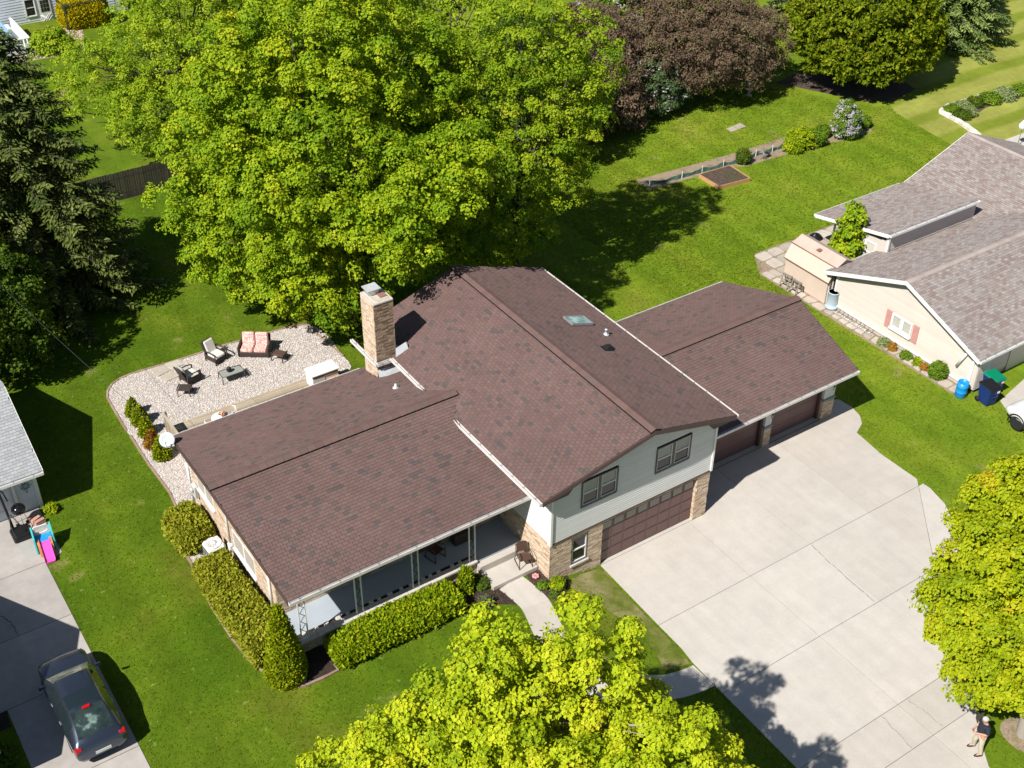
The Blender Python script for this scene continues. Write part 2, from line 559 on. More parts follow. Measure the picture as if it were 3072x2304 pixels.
def sheet(name, poly, dz, m, label=None, kind="structure", thick=.12, parent=None):
    b = MB()
    b.prism(poly, lambda x, y: TZ(x, y) + dz - thick, lambda x, y: TZ(x, y) + dz)
    return tag(b.build(name, m, parent), label, kind=kind)

sheet("dry_lawn", [(46.9, 24.0), (46.05, 18.4), (41, 10), (80, 10), (120, 30), (120, 60), (70, 60), (52, 40), (50.2, 33.0), (49.4, 28)], .004, m_dry,
      "dry tan lawn with mowing stripes behind the cream house")

m_worn = mat("worn_lawn", ramp=[(.32, (.085, .125, .012)), (.46, (.135, .160, .028)), (.58, (.20, .195, .065)), (.70, (.27, .235, .115))], src=.9, rough=.95, spec=.1,
             noises=((4, .8, 1.2), (26, .7, 1.3)), bump=(24, .4, .04))
sheet("worn_lawn", [(.62, -.38), (1.2, -.15), (2.44, -.12), (2.36, -3.77), (2.34, -5.16), (2.24, -5.9), (1.3, -5.85), (.5, -5.6), (-.3, -5.0), (-.75, -4.1), (-.5, -2.6), (-.35, -1.2), (.25, -.85)], .010, m_worn,
      "worn tan lawn corner between the front walk and the driveway", thick=.05)

# ---------------------------------------------------------------- the main driveway, slab by slab
DRIVE = [(2.57, -.02), (2.47, -3.77), (2.45, -5.16), (2.35, -5.9), (2.32, -7.0), (2.26, -11.32), (2.2, -30), (6.5, -30), (7.3, -17), (7.75, -14.97), (8.11, -14.49), (9.04, -13.38), (9.47, -13.12), (10.2, -13.05),
         (10.9, -12.75), (11.6, -12.0), (13.2, -10.1), (15.2, -7.85), (16.6, -6.15), (17.15, -5.2), (17.42, -4.2), (17.42, -3.45), (17.41, -1.40), (17.65, .31),
         (18.37, .66), (18.73, 1.12), (18.91, 1.79), (18.85, 2.6), (17.66, 3.0), (17.66, 1.94), (8.12, 1.94), (8.12, -.02)]
drive = empty("driveway", (8, -5, 0), 0, "wide pale concrete driveway of large square slabs in front of the garages")
drive["kind"] = "structure"
XB = [2, 7.2, 10.5, 14.0, 22]
YB = [4, -3.8, -7.6, -11.45, -13.05, -16.5, -20, -24, -30]
def diag(x, y): return (x - 10.27) * (-3.37 + 11.47) - (y + 11.47) * (17.5 - 10.27)
na, nb = 8.1, -7.23
nc = na * 10.27 + nb * -11.47
def slab(poly, parent, z1, z0=-.1, m=m_concrete, gap=.007):
    if len(poly) < 3: return
    P = np.array(poly)
    ar = abs(np.sum(P[:, 0] * np.roll(P[:, 1], -1) - np.roll(P[:, 0], -1) * P[:, 1])) / 2
    if ar < .05: return
    b = MB()
    b.prism(poly, z0, z1)
    b.build("concrete_slab", m, parent)
for ix in range(4):
    for iy in range(len(YB) - 1):
        x0, x1, y1, y0 = XB[ix], XB[ix + 1], YB[iy], YB[iy + 1]
        g = .009
        P = clip_half(DRIVE, -1, 0, -(x0 + g))
        P = clip_half(P, 1, 0, x1 - g) if P else P
        P = clip_half(P, 0, -1, -(y0 + g)) if P else P
        P = clip_half(P, 0, 1, y1 - g) if P else P
        if not P: continue
        zz = .022 + .003 * ((ix * 7 + iy * 3) % 3)
        if y1 > -11 and x1 > 10.6 and y0 < -3:
            slab(clip_half(P, na, nb, nc - .1), drive, zz)
            slab(clip_half(P, -na, -nb, -nc - .1), drive, zz)
        else:
            slab(P, drive, zz)
b = MB()
b.prism([(2.6, -.05), (8.0, -.05), (17.6, 1.8), (17.3, -3), (14.2, -7.4), (10.9, -10.9), (10.0, -13), (7.2, -15), (6.5, -29.8), (2.4, -29.8), (2.4, -7), (2.55, -3.8)], -.2, .004)
b.build("joint_bed", m_crack, drive)
# sealed crack and hairlines on the slabs
b = MB()
def crackline(p0, p1, z, w, amp, seed, n=26):
    rs = np.random.default_rng(seed)
    p0 = np.array(p0); p1 = np.array(p1); d = p1 - p0
    nrm = np.array([-d[1], d[0]]) / np.hypot(*d)
    off = np.cumsum(rs.normal(0, amp, n)); off -= np.linspace(off[0], off[-1], n)
    P = [p0 + d * t + nrm * o for t, o in zip(np.linspace(0, 1, n), off)]
    for q0, q1 in zip(P[:-1], P[1:]):
        ww = w * rs.uniform(.4, 1.3)
        b.add([(*(q0 - nrm * ww), z(*q0)), (*(q1 - nrm * ww), z(*q1)), (*(q1 + nrm * ww), z(*q1)), (*(q0 + nrm * ww), z(*q0))], [(0, 1, 2, 3)])
crackline((10.52, -3.9), (10.28, -7.5), lambda x, y: .034, .010, .012, 3)
crackline((6.31, -11.5), (6.12, -13.0), lambda x, y: .034, .006, .02, 4)
crackline((7.66, -11.5), (7.80, -13.0), lambda x, y: .034, .006, .02, 5)
b.build("crack", m_crack, drive)
m_stain = mat("tyre_stain", col=(.30, .285, .26), rough=.9, noises=((3, .75, 1.2),))

def path(name, cl, w, label, joints=8, z=.03, m=m_concrete):
    """a poured path along a centre line, in slabs"""
    e = empty(name, (*cl[len(cl) // 2], TZ(*cl[len(cl) // 2])), 0, label)
    e["kind"] = "structure"
    P = []
    for k in range(len(cl) - 1):
        p0 = np.array(cl[max(k - 1, 0)], float); p1 = np.array(cl[k], float); p2 = np.array(cl[k + 1], float); p3 = np.array(cl[min(k + 2, len(cl) - 1)], float)
        for t in np.linspace(0, 1, 8, endpoint=False):
            P.append(.5 * ((2 * p1) + (-p0 + p2) * t + (2 * p0 - 5 * p1 + 4 * p2 - p3) * t * t + (-p0 + 3 * p1 - 3 * p2 + p3) * t ** 3))
    P.append(np.array(cl[-1], float))
    D = [P[min(k + 1, len(P) - 1)] - P[max(k - 1, 0)] for k in range(len(P))]
    N = [np.array([-d[1], d[0]]) / np.hypot(*d) for d in D]
    for k0 in range(0, len(P) - 1, joints):
        k1 = min(k0 + joints, len(P) - 1)
        L = [P[k] + N[k] * w / 2 for k in range(k0, k1 + 1)]; R = [P[k] - N[k] * w / 2 for k in range(k0, k1 + 1)]
        L[0] = L[0] + (L[1] - L[0]) * .02; R[0] = R[0] + (R[1] - R[0]) * .02
        b = MB()
        n = len(L)
        v = [(p[0], p[1], TZ(*p) + z) for p in L] + [(p[0], p[1], TZ(*p) + z) for p in R]
        v += [(p[0], p[1], TZ(*p) - .1) for p in L] + [(p[0], p[1], TZ(*p) - .1) for p in R]
        f = [(q, n + q, n + q + 1, q + 1) for q in range(n - 1)] + [(2 * n + q, q, q + 1, 2 * n + q + 1) for q in range(n - 1)] + [(n + q, 3 * n + q, 3 * n + q + 1, n + q + 1) for q in range(n - 1)]
        f += [(0, 2 * n, 3 * n, n), (n - 1, 2 * n - 1, 4 * n - 1, 3 * n - 1)]
        b.add(v, f)
        b.build("concrete_slab", m, e)
    return e
path("front_walk", [(-1.33, .72), (-1.22, 0), (-1.18, -.8), (-1.55, -2.2), (-1.95, -3.8), (-1.2, -5.5), (.4, -6.4), (1.4, -6.6), (2.28, -6.6)], 1.15, "curved concrete front walk from the steps to the driveway", 16)

# left neighbour's driveway
ld = empty("neighbour_driveway", (-18, 6, .6), 0, "older concrete driveway with dark joints under the dark sedan")
ld["kind"] = "structure"
LDX = [-23, -16.03]
LDY = [15.3, 11.75, 8.45, 5.25, 1.3, -2.4, -6, -10]
for iy in range(len(LDY) - 1):
    x0 = -23 if LDY[iy] > 5.4 else -19.3
    P = [(x0, LDY[iy + 1] + .012), (-16.03, LDY[iy + 1] + .012), (-16.03, LDY[iy] - .012), (x0, LDY[iy] - .012)]
    if iy == 0: P = [(-23, 11.762), (-16.03, 11.762), (-15.3, 11.95), (-15.3, 15.3), (-23, 15.3)]
    slab([(p[0], p[1]) for p in P], ld, .622, .48, m_concrete_old)
b = MB()
b.box(-23, -16.1, 5.1, 15, .4, .606); b.box(-19.3, -16.1, -10, 5.2, .3, .60)
b.build("joint_bed", m_crack, ld)
b = MB()
crackline((-18.4, 11.0), (-18.0, 8.5), lambda x, y: .628, .014, .05, 8)
b.build("crack", m_crack, ld)
sheet("planting_strip", [(-26, 5.2), (-19.36, 5.2), (-19.36, -8), (-26, -8)], .01, m_mulch, "dark planting strip beside the old driveway")

# right neighbour's driveway, flagstones and path
rd = empty("east_driveway", (28, -3, 0), 0, "short pale concrete driveway beside the cream house with the white car")
rd["kind"] = "structure"
for P in ([(25.25, -1.75), (28.9, -1.0), (28.9, -9), (23.9, -9), (24.3, -5), (24.75, -3.4), (24.95, -2.3)], [(28.93, -1.0), (36, -1.0), (36, -9), (28.93, -9)]):
    slab(P, rd, .024)
b = MB(); b.prism([(49.5, 17.0), (49.55, 15.0), (60, 12), (60, 17)], -.1, .03); tag(b.build("back_patio", m_concrete), "pale patio slab beyond the cream house roof", kind="structure")

def flags(name, cells, label, m=None, z=.035, seed=3):
    e = empty(name, (cells[0][0][0], cells[0][0][1], 0), 0, label)
    e["kind"] = "structure"
    for k, P in enumerate(cells):
        b = MB(); b.prism(P, lambda x, y: TZ(x, y) - .08, lambda x, y: TZ(x, y) + z + .004 * (k % 3)); b.build("flagstone", m or m_flag, e)
    return e
m_flag = mat("flagstone", ramp=[(0, (.36, .32, .26)), (.5, (.44, .385, .32)), (1, (.50, .45, .385))], src='obj', rough=.9, noises=((3, .85, 1.1), (30, .9, 1.08)), bump=(30, .4, .02))
# west side path by the shed: irregular stones
cells = []
rs = np.random.default_rng(5)
def stonegrid(x0, x1, y0, y1, nx_, ny_, jit, gap):
    gx = np.linspace(x0, x1, nx_ + 1); gy = np.linspace(y0, y1, ny_ + 1)
    PX = np.array([[gx[i] + (rs.uniform(-jit, jit) if 0 < i < nx_ else rs.uniform(-jit, jit) * .4) for i in range(nx_ + 1)] for j in range(ny_ + 1)])
    PY = np.array([[gy[j] + (rs.uniform(-jit, jit) if 0 < j < ny_ else 0) for i in range(nx_ + 1)] for j in range(ny_ + 1)])
    out = []
    for j in range(ny_):
        for i in range(nx_):
            q = np.array([(PX[j, i], PY[j, i]), (PX[j, i + 1], PY[j, i + 1]), (PX[j + 1, i + 1], PY[j + 1, i + 1]), (PX[j + 1, i], PY[j + 1, i])])
            c_ = q.mean(0)
            d = np.linalg.norm(q - c_, axis=1, keepdims=True)
            q = c_ + (q - c_) * np.maximum(.3, 1 - gap / d)
            e8 = []
            for k in range(4):
                a_, b_ = q[k], q[(k + 1) % 4]
                e8 += [tuple(a_ + (b_ - a_) * .14), tuple(a_ + (b_ - a_) * .86)]
            out.append(e8)
    return out
cells = stonegrid(23.85, 24.5, -.2, 8.6, 1, 16, .10, .05) + stonegrid(23.8, 24.75, 8.6, 13.2, 2, 6, .10, .05) + stonegrid(24.75, 31.5, 12.35, 14.9, 7, 3, .14, .05)
flags("flagstone_path", cells, "pale flagstone path along the cream house and round its shed")
sheet("flagstone_sand", [(23.75, -.3), (24.75, -.3), (24.75, 12.2), (32, 12.2), (32, 15), (25, 15), (23.7, 13.2), (23.7, 8)], .012, m_drysoil, "sandy strip under the flagstones")

# ---------------------------------------------------------------- patio gravel, beds
PATIO = smooth_poly([(-9.2, 16.9), (-9.75, 16.9), (-10.45, 17.5), (-10.42, 19.9), (-10.30, 21.2), (-9.63, 21.98), (-8.45, 22.15), (-6.63, 22.02), (-4.23, 22.0), (-2.5, 21.85), (-.8, 21.7), (.3, 21.3), (.55, 20), (.4, 18.4), (0, 16.6), (-3, 16.7), (-6, 16.7)], 4)
WBED = [(-9.6, 17.2), (-10.47, 17.6), (-10.50, 15.4), (-10.42, 13.0), (-10.57, 11.7), (-11.1, 11.2), (-11.25, 9.4), (-11.28, 8.0), (-11.5, 5.9), (-11.50, 4.0), (-11.35, 2.4), (-11.08, 1.6), (-10.8, .75), (-10.2, .5), (-9.5, .46), (-8.9, .50), (-9.0, 1.4), (-9.6, 2.2), (-9.6, 12.3), (-9.05, 12.6), (-9.05, 17.2)]
sheet("gravel_patio", PATIO, .03, m_gravelbed, "pebble patio with garden seating behind the house")
sheet("gravel_strip", WBED, .026, m_gravelbed, "pebble strip along the west wall under the shrubs")
MULCH = [(-3.6, .75), (-3.3, .2), (-2.9, -.05), (-2.3, .0), (-1.76, -.4), (-1.85, .7), (-2.2, .75), (-2.2, 1.9), (-9.0, 1.9), (-9.0, .8), (-4, .9)]
MULCH2 = [(-.03, .0), (-.03, .68), (-.55, .7), (-.66, .3), (-.58, -.7), (-.4, -.98), (-.05, -1.05), (.3, -.78), (.62, -.45), (.85, -.1), (.85, -.02)]
sheet("mulch_bed", MULCH, .02, m_mulch, "dark bark bed between the hedge and the porch wall")
sheet("mulch_bed", [(-10.15, .58), (-8.95, .54), (-9.0, 1.9), (-9.68, 1.9), (-9.75, 1.3)], .034, m_mulch, "dark corner of soil and painted shadow between cone shrub and front hedge")  # dark sheet stands for dark soil and the shadow lying on it
sheet("mulch_bed", MULCH2, .02, m_mulch, "dark bark bed at the brick corner beside the front walk")
sheet("garden_row", [(25, 25.9), (28, 25.7), (29.5, 25.6), (33.4, 25.4), (38, 25.4), (41.8, 25.1), (43.9, 24.7), (43.3, 22.9), (41, 22.7), (38.9, 23.3), (36, 23.4), (32.2, 23.6), (31.5, 24.1), (28, 24.2), (25, 24.4)], .006, m_drysoil,
      "dry bare vegetable row along the green mesh fence")
sheet("pink_gravel_bed", [(-12, 63.6), (-3.3, 64.8), (.6, 64.4), (3, 65), (4.5, 71), (-12, 71)], .008, m_pinkpebble, "pink gravel bed below the white deck")
sheet("bare_ground", [(43.6, 32.6), (45.6, 28.6), (46.8, 26.4), (48.4, 25.6), (51.4, 26.2), (52.4, 30), (50, 34)], .008, m_soil, "bare dark soil under the cedar")

def pebbles(name, poly, n, size, dz, label, m=m_pebble):
    P = np.array(poly)
    x = rng.uniform(P[:, 0].min(), P[:, 0].max(), n); y = rng.uniform(P[:, 1].min(), P[:, 1].max(), n)
    k = inpoly(x, y, poly); x = x[k]; y = y[k]
    n = len(x)
    base = np.array([(1, 0, 0), (0, 1, 0), (-1, 0, 0), (0, -1, 0), (0, 0, .8), (0, 0, -.5)], float)
    fc = np.array([(0, 1, 4), (1, 2, 4), (2, 3, 4), (3, 0, 4)])
    s = rng.uniform(.6, 1.3, (n, 1, 1)) * size
    sc = rng.uniform(.6, 1.4, (n, 1, 3)); sc[..., 2] = rng.uniform(.5, .9, (n, 1))
    th = rng.uniform(0, 2 * PI, n)
    v = base[None] * s * sc
    cx, sx_ = np.cos(th)[:, None], np.sin(th)[:, None]
    tilt = rng.uniform(-.5, .5, (n, 1))
    vx = v[..., 0] * cx - v[..., 1] * sx_; vy = v[..., 0] * sx_ + v[..., 1] * cx
    vz = v[..., 2] + vx * tilt
    V = np.stack([vx + x[:, None], vy + y[:, None], vz + (T(x, y) + dz)[:, None]], -1).reshape(-1, 3)
    F = (fc[None] + (np.arange(n) * 6)[:, None, None]).reshape(-1, 3)
    o = link(name, npmesh(name, V, F, np.repeat(rng.uniform(0, 1, n), 4), m))
    return tag(o, label, kind="stuff")
pebbles("gravel", PATIO, 26000, .034, .038, "loose mixed pebbles of the patio")
pebbles("gravel", [p for p in WBED if p[1] > 1.9 or p[0] < -10.5], 20000, .034, .034, "loose mixed pebbles along the west wall")
pebbles("pink_gravel", [(-12, 63.6), (-3.3, 64.8), (.6, 64.4), (3, 65), (4.5, 70), (-12, 70)], 5000, .06, .02, "loose pink gravel below the white deck", m_pinkpebble)
m_chip = mat("bark_chip", ramp=[(0, (.03, .018, .013)), (1, (.085, .055, .04))], rough=1)
pebbles("bark_chips", MULCH + [], 5000, .035, .026, "bark chips between hedge and porch", m_chip)
pebbles("bark_chips", MULCH2, 3000, .035, .026, "bark chips at the brick corner", m_chip)

# edging of the pebble areas: timber lengths
m_edge = mat("edging_timber", ramp=[(0, (.24, .155, .105)), (1, (.36, .26, .19))], src='obj', rough=.9, noises=((8, .8, 1.15),))
edg = empty("garden_edging", (-10.4, 20, .6), 0, "low wooden edging round the pebble patio and side strip")
edg["kind"] = "structure"
def edging(pts, closed=False):
    for p, q in zip(pts[:-1], pts[1:]):
        p = Vector((*p, 0)); q = Vector((*q, 0)); d = q - p
        if d.length < .05: continue
        b = MB(TR(p.x, p.y, TZ(p.x, p.y)) @ R3('Z', math.atan2(d.y, d.x)))
        b.box(0.006, d.length - .006, -.045, .045, -.05, .075)
        b.build("edging_board", m_edge, edg)
edging([p for p in PATIO if p[1] > 17.6 and p[0] < .4][::2])
edging([(-10.47, 17.6), (-10.50, 15.4), (-10.42, 13.0), (-10.57, 11.7), (-11.1, 11.2), (-11.25, 9.4), (-11.28, 8.0), (-11.5, 5.9), (-11.50, 4.0), (-11.35, 2.4), (-11.08, 1.6), (-10.8, .75), (-10.2, .5), (-9.5, .46), (-8.9, .50)])
flags("stepping_stones", [[(35.07, 28.5), (35.05, 27.93), (35.7, 28.0), (35.72, 28.6)], [(35.8, 28.6), (35.78, 28.02), (36.45, 28.05), (36.5, 28.7)]], "two pale stepping stones in the back lawn")
flags("patio_flagstones", [[(-7.9, 21.9), (-7.3, 22.0), (-7.1, 21.4), (-7.8, 21.2)], [(-7.2, 22.0), (-6.5, 22.0), (-6.4, 21.5), (-7.0, 21.4)], [(-7.7, 21.1), (-7.1, 21.3), (-6.9, 20.7), (-7.6, 20.6)], [(-6.95, 21.3), (-6.35, 21.4), (-6.3, 20.9), (-6.8, 20.7)]],
      "tan flagstones at the north edge of the pebble patio", z=.075)

# ---------------------------------------------------------------- grass blades: short geometry over the lawn material
m_blade = leafmat("grass_blade", [(0, (.06, .11, .004)), (.5, (.10, .155, .007)), (.85, (.15, .19, .014)), (1, (.26, .25, .09))], .25, .7, .1)
EXC = [DRIVE, PATIO, WBED, MULCH, MULCH2, [(-24, 15.3), (-15.2, 15.3), (-15.2, 11.9), (-16, 11.7), (-16, -12), (-24, -12)],
       [(-9.8, 1.8), (0, 1.8), (0, 12.9), (8.2, 12.9), (8.2, 9.6), (17.6, 9.6), (17.6, 1.8), (8.2, 1.8), (8.2, 0), (0, 0), (0, 1.8)],
       [(-9.8, 1.8), (0, 1.8), (0, 17), (-9.2, 17)], [(0, -.02), (8.2, -.02), (8.2, 12.9), (0, 12.9)],
       [(23.8, -.4), (45, -.4), (45, 14), (32, 15), (25, 14.6), (23.7, 13)], [(24.8, -1.8), (36, -1), (36, -6), (24.8, -6)],
       [(-1.95, .8), (-.7, .8), (-.6, -.8), (-1.3, -3.8), (-.6, -5.1), (.6, -5.9), (2.4, -6.0), (2.4, -7.2), (.2, -7.0), (-1.6, -6.0), (-2.55, -4), (-2.1, -2), (-1.8, -.8)],
       [(25, 25.9), (29.5, 25.6), (43.9, 24.7), (43.3, 22.9), (32.2, 23.6), (31.2, 21.6), (28.4, 21.9), (28.4, 24.2), (25, 24.4)],
       [(-30, 15), (-15.1, 15), (-15.1, 24), (-30, 24)], [(46.9, 24.0), (46.05, 18.4), (41, 10), (80, 10), (120, 30), (120, 60), (70, 60), (52, 40), (50.2, 33.0), (49.4, 28)], [(42.0, 33.6), (45.3, 27.6), (46.6, 25.6), (48.2, 25.0), (52.4, 25.6), (53, 30), (50, 34)], [(22, -9), (24.2, -4), (24.9, -2), (29, -1), (29, -9)]]
def blades(n, x0, x1, y0, y1, hgt, wid):
    x = rng.uniform(x0, x1, n); y = rng.uniform(y0, y1, n)
    k = np.ones(n, bool)
    for p in EXC: k &= ~inpoly(x, y, p)
    px, py = x - CAM.x, y - CAM.y
    z = -CAM.z
    dep = px * FW.x + py * FW.y + z * FW.z
    u_ = (px * RT.x + py * RT.y + z * RT.z) / dep; w_ = (px * UP.x + py * UP.y + z * UP.z) / dep
    k &= (np.abs(u_) < .47) & (np.abs(w_) < .36)
    x = x[k]; y = y[k]; n = len(x)
    th = rng.uniform(0, 2 * PI, n); hh = hgt * rng.uniform(.5, 1.4, n); ww = wid * rng.uniform(.6, 1.3, n)
    lx = rng.normal(0, 1.9, n) * hh; ly = rng.normal(0, 1.9, n) * hh
    g = T(x, y)
    dx = np.cos(th) * ww; dy = np.sin(th) * ww
    V = np.stack([np.stack([x - dx, y - dy, g], 1), np.stack([x + dx, y + dy, g], 1), np.stack([x + lx, y + ly, g + hh], 1)], 1).reshape(-1, 3)
    F = np.arange(3 * n).reshape(-1, 3)
    return V, F, np.clip(rng.normal(.45, .22, n), 0, 1)
vs_, fs_, rs_ = [], [], []
off = 0
for a_ in (blades(260000, -17, 26, -16, 40, .030, .030), blades(120000, 18, 62, 8, 42, .035, .045)):
    vs_.append(a_[0]); fs_.append(a_[1] + off); rs_.append(a_[2]); off += len(a_[0])
tag(link("grass", npmesh("grass", np.concatenate(vs_), np.concatenate(fs_), np.concatenate(rs_), m_blade)), "short grass blades of the lawns", kind="stuff")
# ================================================================ the main house
W_ = 8.118; ZE = 5.216; ZR = 6.827; OV = .673; FO = .354; DR = 13.342
XC = W_ / 2; KC = (ZR - ZE) / (XC + OV)
XLW = -10.1; YLF = 1.407; YLB = 12.198; YLR = 6.80; ZLE = 4.02; ZLR = 5.512; KL = (ZLR - ZLE) / (YLR - YLF)
XRE = 17.846; YRF = 1.114; YRB = 10.134; YRR = 5.63; ZRE = 3.032; ZRR = 4.315; KR = (ZRR - ZRE) / (YRR - YRF)
house = empty("house", (0, 0, 0), 0, "tan brick and pale sided split level house under dark brown shingle roofs", "house")

def zc(x): return ZR - KC * abs(x - XC)
def zl(y): return ZLR - KL * abs(y - YLR)
def zr_(y): return ZRR - KR * abs(y - YRR)

SH = {}    # key -> list of (matrix, width, rnd)
def shingle_field(key, origin, u, v, ulen, vlen, u0=lambda t: 0., u1=None, keep=None, tab=.235, exp=.143):
    """rows of separate shingles on a roof plane; u along the eave, v up the slope"""
    o = Vector(origin); u = Vector(u).normalized(); v = Vector(v).normalized(); n = u.cross(v)
    rows = int(vlen / exp)
    lst = SH.setdefault(key, [])
    for r in range(rows):
        t = r * exp
        a = u0(t / vlen); b = (u1(t / vlen) if u1 else ulen)
        x = a - tab * ((r * .37) % 1.0)
        while x < b:
            xa = max(x, a); xb = min(x + tab, b)
            if xb - xa > .05:
                p = o + u * ((xa + xb) / 2) + v * (t + exp / 2)
                if keep is None or keep(p):
                    q = o + u * xa + v * t
                    lst.append((Matrix(((u.x, v.x, n.x, q.x), (u.y, v.y, n.y, q.y), (u.z, v.z, n.z, q.z), (0, 0, 0, 1))), xb - xa, random.random()))
            x += tab
def shingle_verts(w, tab=.31, exp=.143, th=.02):
    g = .0035
    return [(g, -.012, .0), (w - g, -.012, .0), (w - g, exp, 0), (g, exp, 0), (g, -.012, th), (w - g, -.012, th), (w - g, exp + .02, .003), (g, exp + .02, .003)]
SHF = [(4, 5, 6, 7), (0, 1, 5, 4), (1, 2, 6, 5), (3, 0, 4, 7)]
def place_shingles(key, parent, m, n_single=300, th=.022):
    L = SH[key]
    def size(e):
        p = e[0].translation
        d = (p - CAM)
        nn = Vector((e[0][0][2], e[0][1][2], e[0][2][2]))
        dep = d.dot(FW)
        inside = abs(d.dot(RT) / dep) < .42 and abs(d.dot(UP) / dep) < .315
        return (e[1] * .143 * abs(nn.dot(d.normalized())) / dep ** 2) * (1 if inside else .01)
    L = sorted(L, key=size, reverse=True)
    variants = {}
    for M_, w, r in L[:n_single]:
        k = (round(w, 2), int(r * 16))
        if k not in variants:
            b = MB(); b.add(shingle_verts(k[0], th=th), SHF[:1], (k[1] + .5) / 17.2); b.add(shingle_verts(k[0], th=th), SHF[1:], 1.)  # edge faces dark: asphalt edge plus the course shadow line put into colour
            variants[k] = b.mesh("shingle", m)
        link("shingle", variants[k], parent, M_)
    if len(L) > n_single:
        V = []; R_ = []
        for M_, w, r in L[n_single:]:
            A = np.array(M_)
            v = np.array(shingle_verts(w, th=th))
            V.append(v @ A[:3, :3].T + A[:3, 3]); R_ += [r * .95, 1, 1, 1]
        V = np.concatenate(V)
        F = (np.array(SHF)[None] + (np.arange(len(L) - n_single) * 8)[:, None, None]).reshape(-1, 4)
        o = link("shingles", npmesh("shingles", V, F, np.array(R_), m), parent)
        o["kind"] = "stuff"

def roof_slab(b, pts, th=.16):
    """pts: top polygon (3d); straight-down thickness"""
    n = len(pts)
    v = [tuple(p) for p in pts] + [(p[0], p[1], p[2] - th) for p in pts]
    b.add(v, [tuple(range(n)), tuple(range(2 * n - 1, n - 1, -1))] + [(i, n + i, n + (i + 1) % n, (i + 1) % n) for i in range(n)])

D_ = .012
roof_c = MB()
yf, yb, pr = -FO, DR, .47
roof_slab(roof_c, [(-OV, yf, ZE - D_), (XC, yf - pr, ZR - D_), (XC, yb, ZR - D_), (-OV, yb, ZE - D_)])
roof_slab(roof_c, [(XC, yf - pr, ZR - D_), (W_ + OV, yf, ZE - D_), (W_ + OV, yb, ZE - D_), (XC, yb, ZR - D_)])
roof = roof_c.build("roof", m_roofdeck, house)
roof_l = MB()
prL = .45
xm = .9
roof_slab(roof_l, [(XLW, YLF, ZLE - D_), (0.05, YLF, ZLE - D_), (.05, YLR - (ZLR - ZE) / KL, ZE - D_), (-.3, YLR, ZLR - D_), (XLW - prL, YLR, ZLR - D_)], .16)
roof_slab(roof_l, [(XLW - prL, YLR, ZLR - D_), (-.3, YLR, ZLR - D_), (.05, YLR + (ZLR - ZE) / KL, ZE - D_), (.05, YLB, ZLE - D_), (XLW, YLB, ZLE - D_)], .16)
roof_slab(roof_l, [(-.7, YLR - (ZLR - ZE) / KL, ZE - D_), (-OV, YLR - (ZLR - ZE) / KL, ZE - D_), (.21, YLR, ZLR - D_), (-.7, YLR, ZLR - D_)], .05)
roof_slab(roof_l, [(-.7, YLR, ZLR - D_), (.21, YLR, ZLR - D_), (-OV, YLR + (ZLR - ZE) / KL, ZE - D_), (-.7, YLR + (ZLR - ZE) / KL, ZE - D_)], .05)
roofl = roof_l.build("roof", m_roofdeck, house)
roof_r = MB()
prR = .45
roof_slab(roof_r, [(W_, YRF, ZRE - D_), (XRE, YRF, ZRE - D_), (XRE + prR, YRR, ZRR - D_), (W_, YRR, ZRR - D_)])
roof_slab(roof_r, [(W_, YRR, ZRR - D_), (XRE + prR, YRR, ZRR - D_), (XRE, YRB, ZRE - D_), (W_, YRB, ZRE - D_)])
roofr = roof_r.build("roof", m_roofdeck, house)

# shingles
cl = (Vector((XC, 0, ZR)) - Vector((-OV, 0, ZE)))
def keep_cl(p):
    if p.x < .23 and zl(p.y) > zc(p.x) - .003: return False
    if -1.42 < p.x < -.46 and 10.73 < p.y < 11.9: return False
    return True
L_ = DR + FO
shingle_field("main", (-OV, yb, ZE), (0, -1, 0), cl, L_, cl.length, u1=lambda t: L_ + pr * t, keep=keep_cl)
cr = (Vector((XC, 0, ZR)) - Vector((W_ + OV, 0, ZE)))
def keep_cr(p):
    return not (6.25 < p.x < 7.55 and 7.5 < p.y < 8.1)
shingle_field("main", (W_ + OV, yf, ZE), (0, 1, 0), cr, L_, cr.length, u0=lambda t: -pr * t, keep=keep_cr)
lf = Vector((0, YLR - YLF, ZLR - ZLE))
def keep_l(p):
    if -1.42 < p.x < -.46 and 10.73 < p.y < 11.9: return False
    if p.x < -OV + .02: return True
    return (p.z > zc(p.x) - .002) or (p.x < .02 and p.z < ZE - .22)
ll = .3 - XLW
shingle_field("left", (XLW, YLF, ZLE), (1, 0, 0), lf, ll, lf.length, u0=lambda t: -prL * t, keep=keep_l)
lb = Vector((0, YLR - YLB, ZLR - ZLE))
shingle_field("left", (.3, YLB, ZLE), (-1, 0, 0), lb, ll, lb.length, u1=lambda t: ll + prL * t, keep=keep_l)
rf = Vector((0, YRR - YRF, ZRR - ZRE))
rl = XRE - W_
shingle_field("right", (W_ + .05, YRF, ZRE), (1, 0, 0), rf, rl - .05, rf.length, u1=lambda t: rl - .05 + prR * t)
rb = Vector((0, YRR - YRB, ZRR - ZRE))
shingle_field("right", (XRE, YRB, ZRE), (-1, 0, 0), rb, rl - .05, rb.length, u0=lambda t: -prR * t)
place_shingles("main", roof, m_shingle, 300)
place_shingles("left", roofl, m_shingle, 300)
place_shingles("right", roofr, m_shingle, 300)

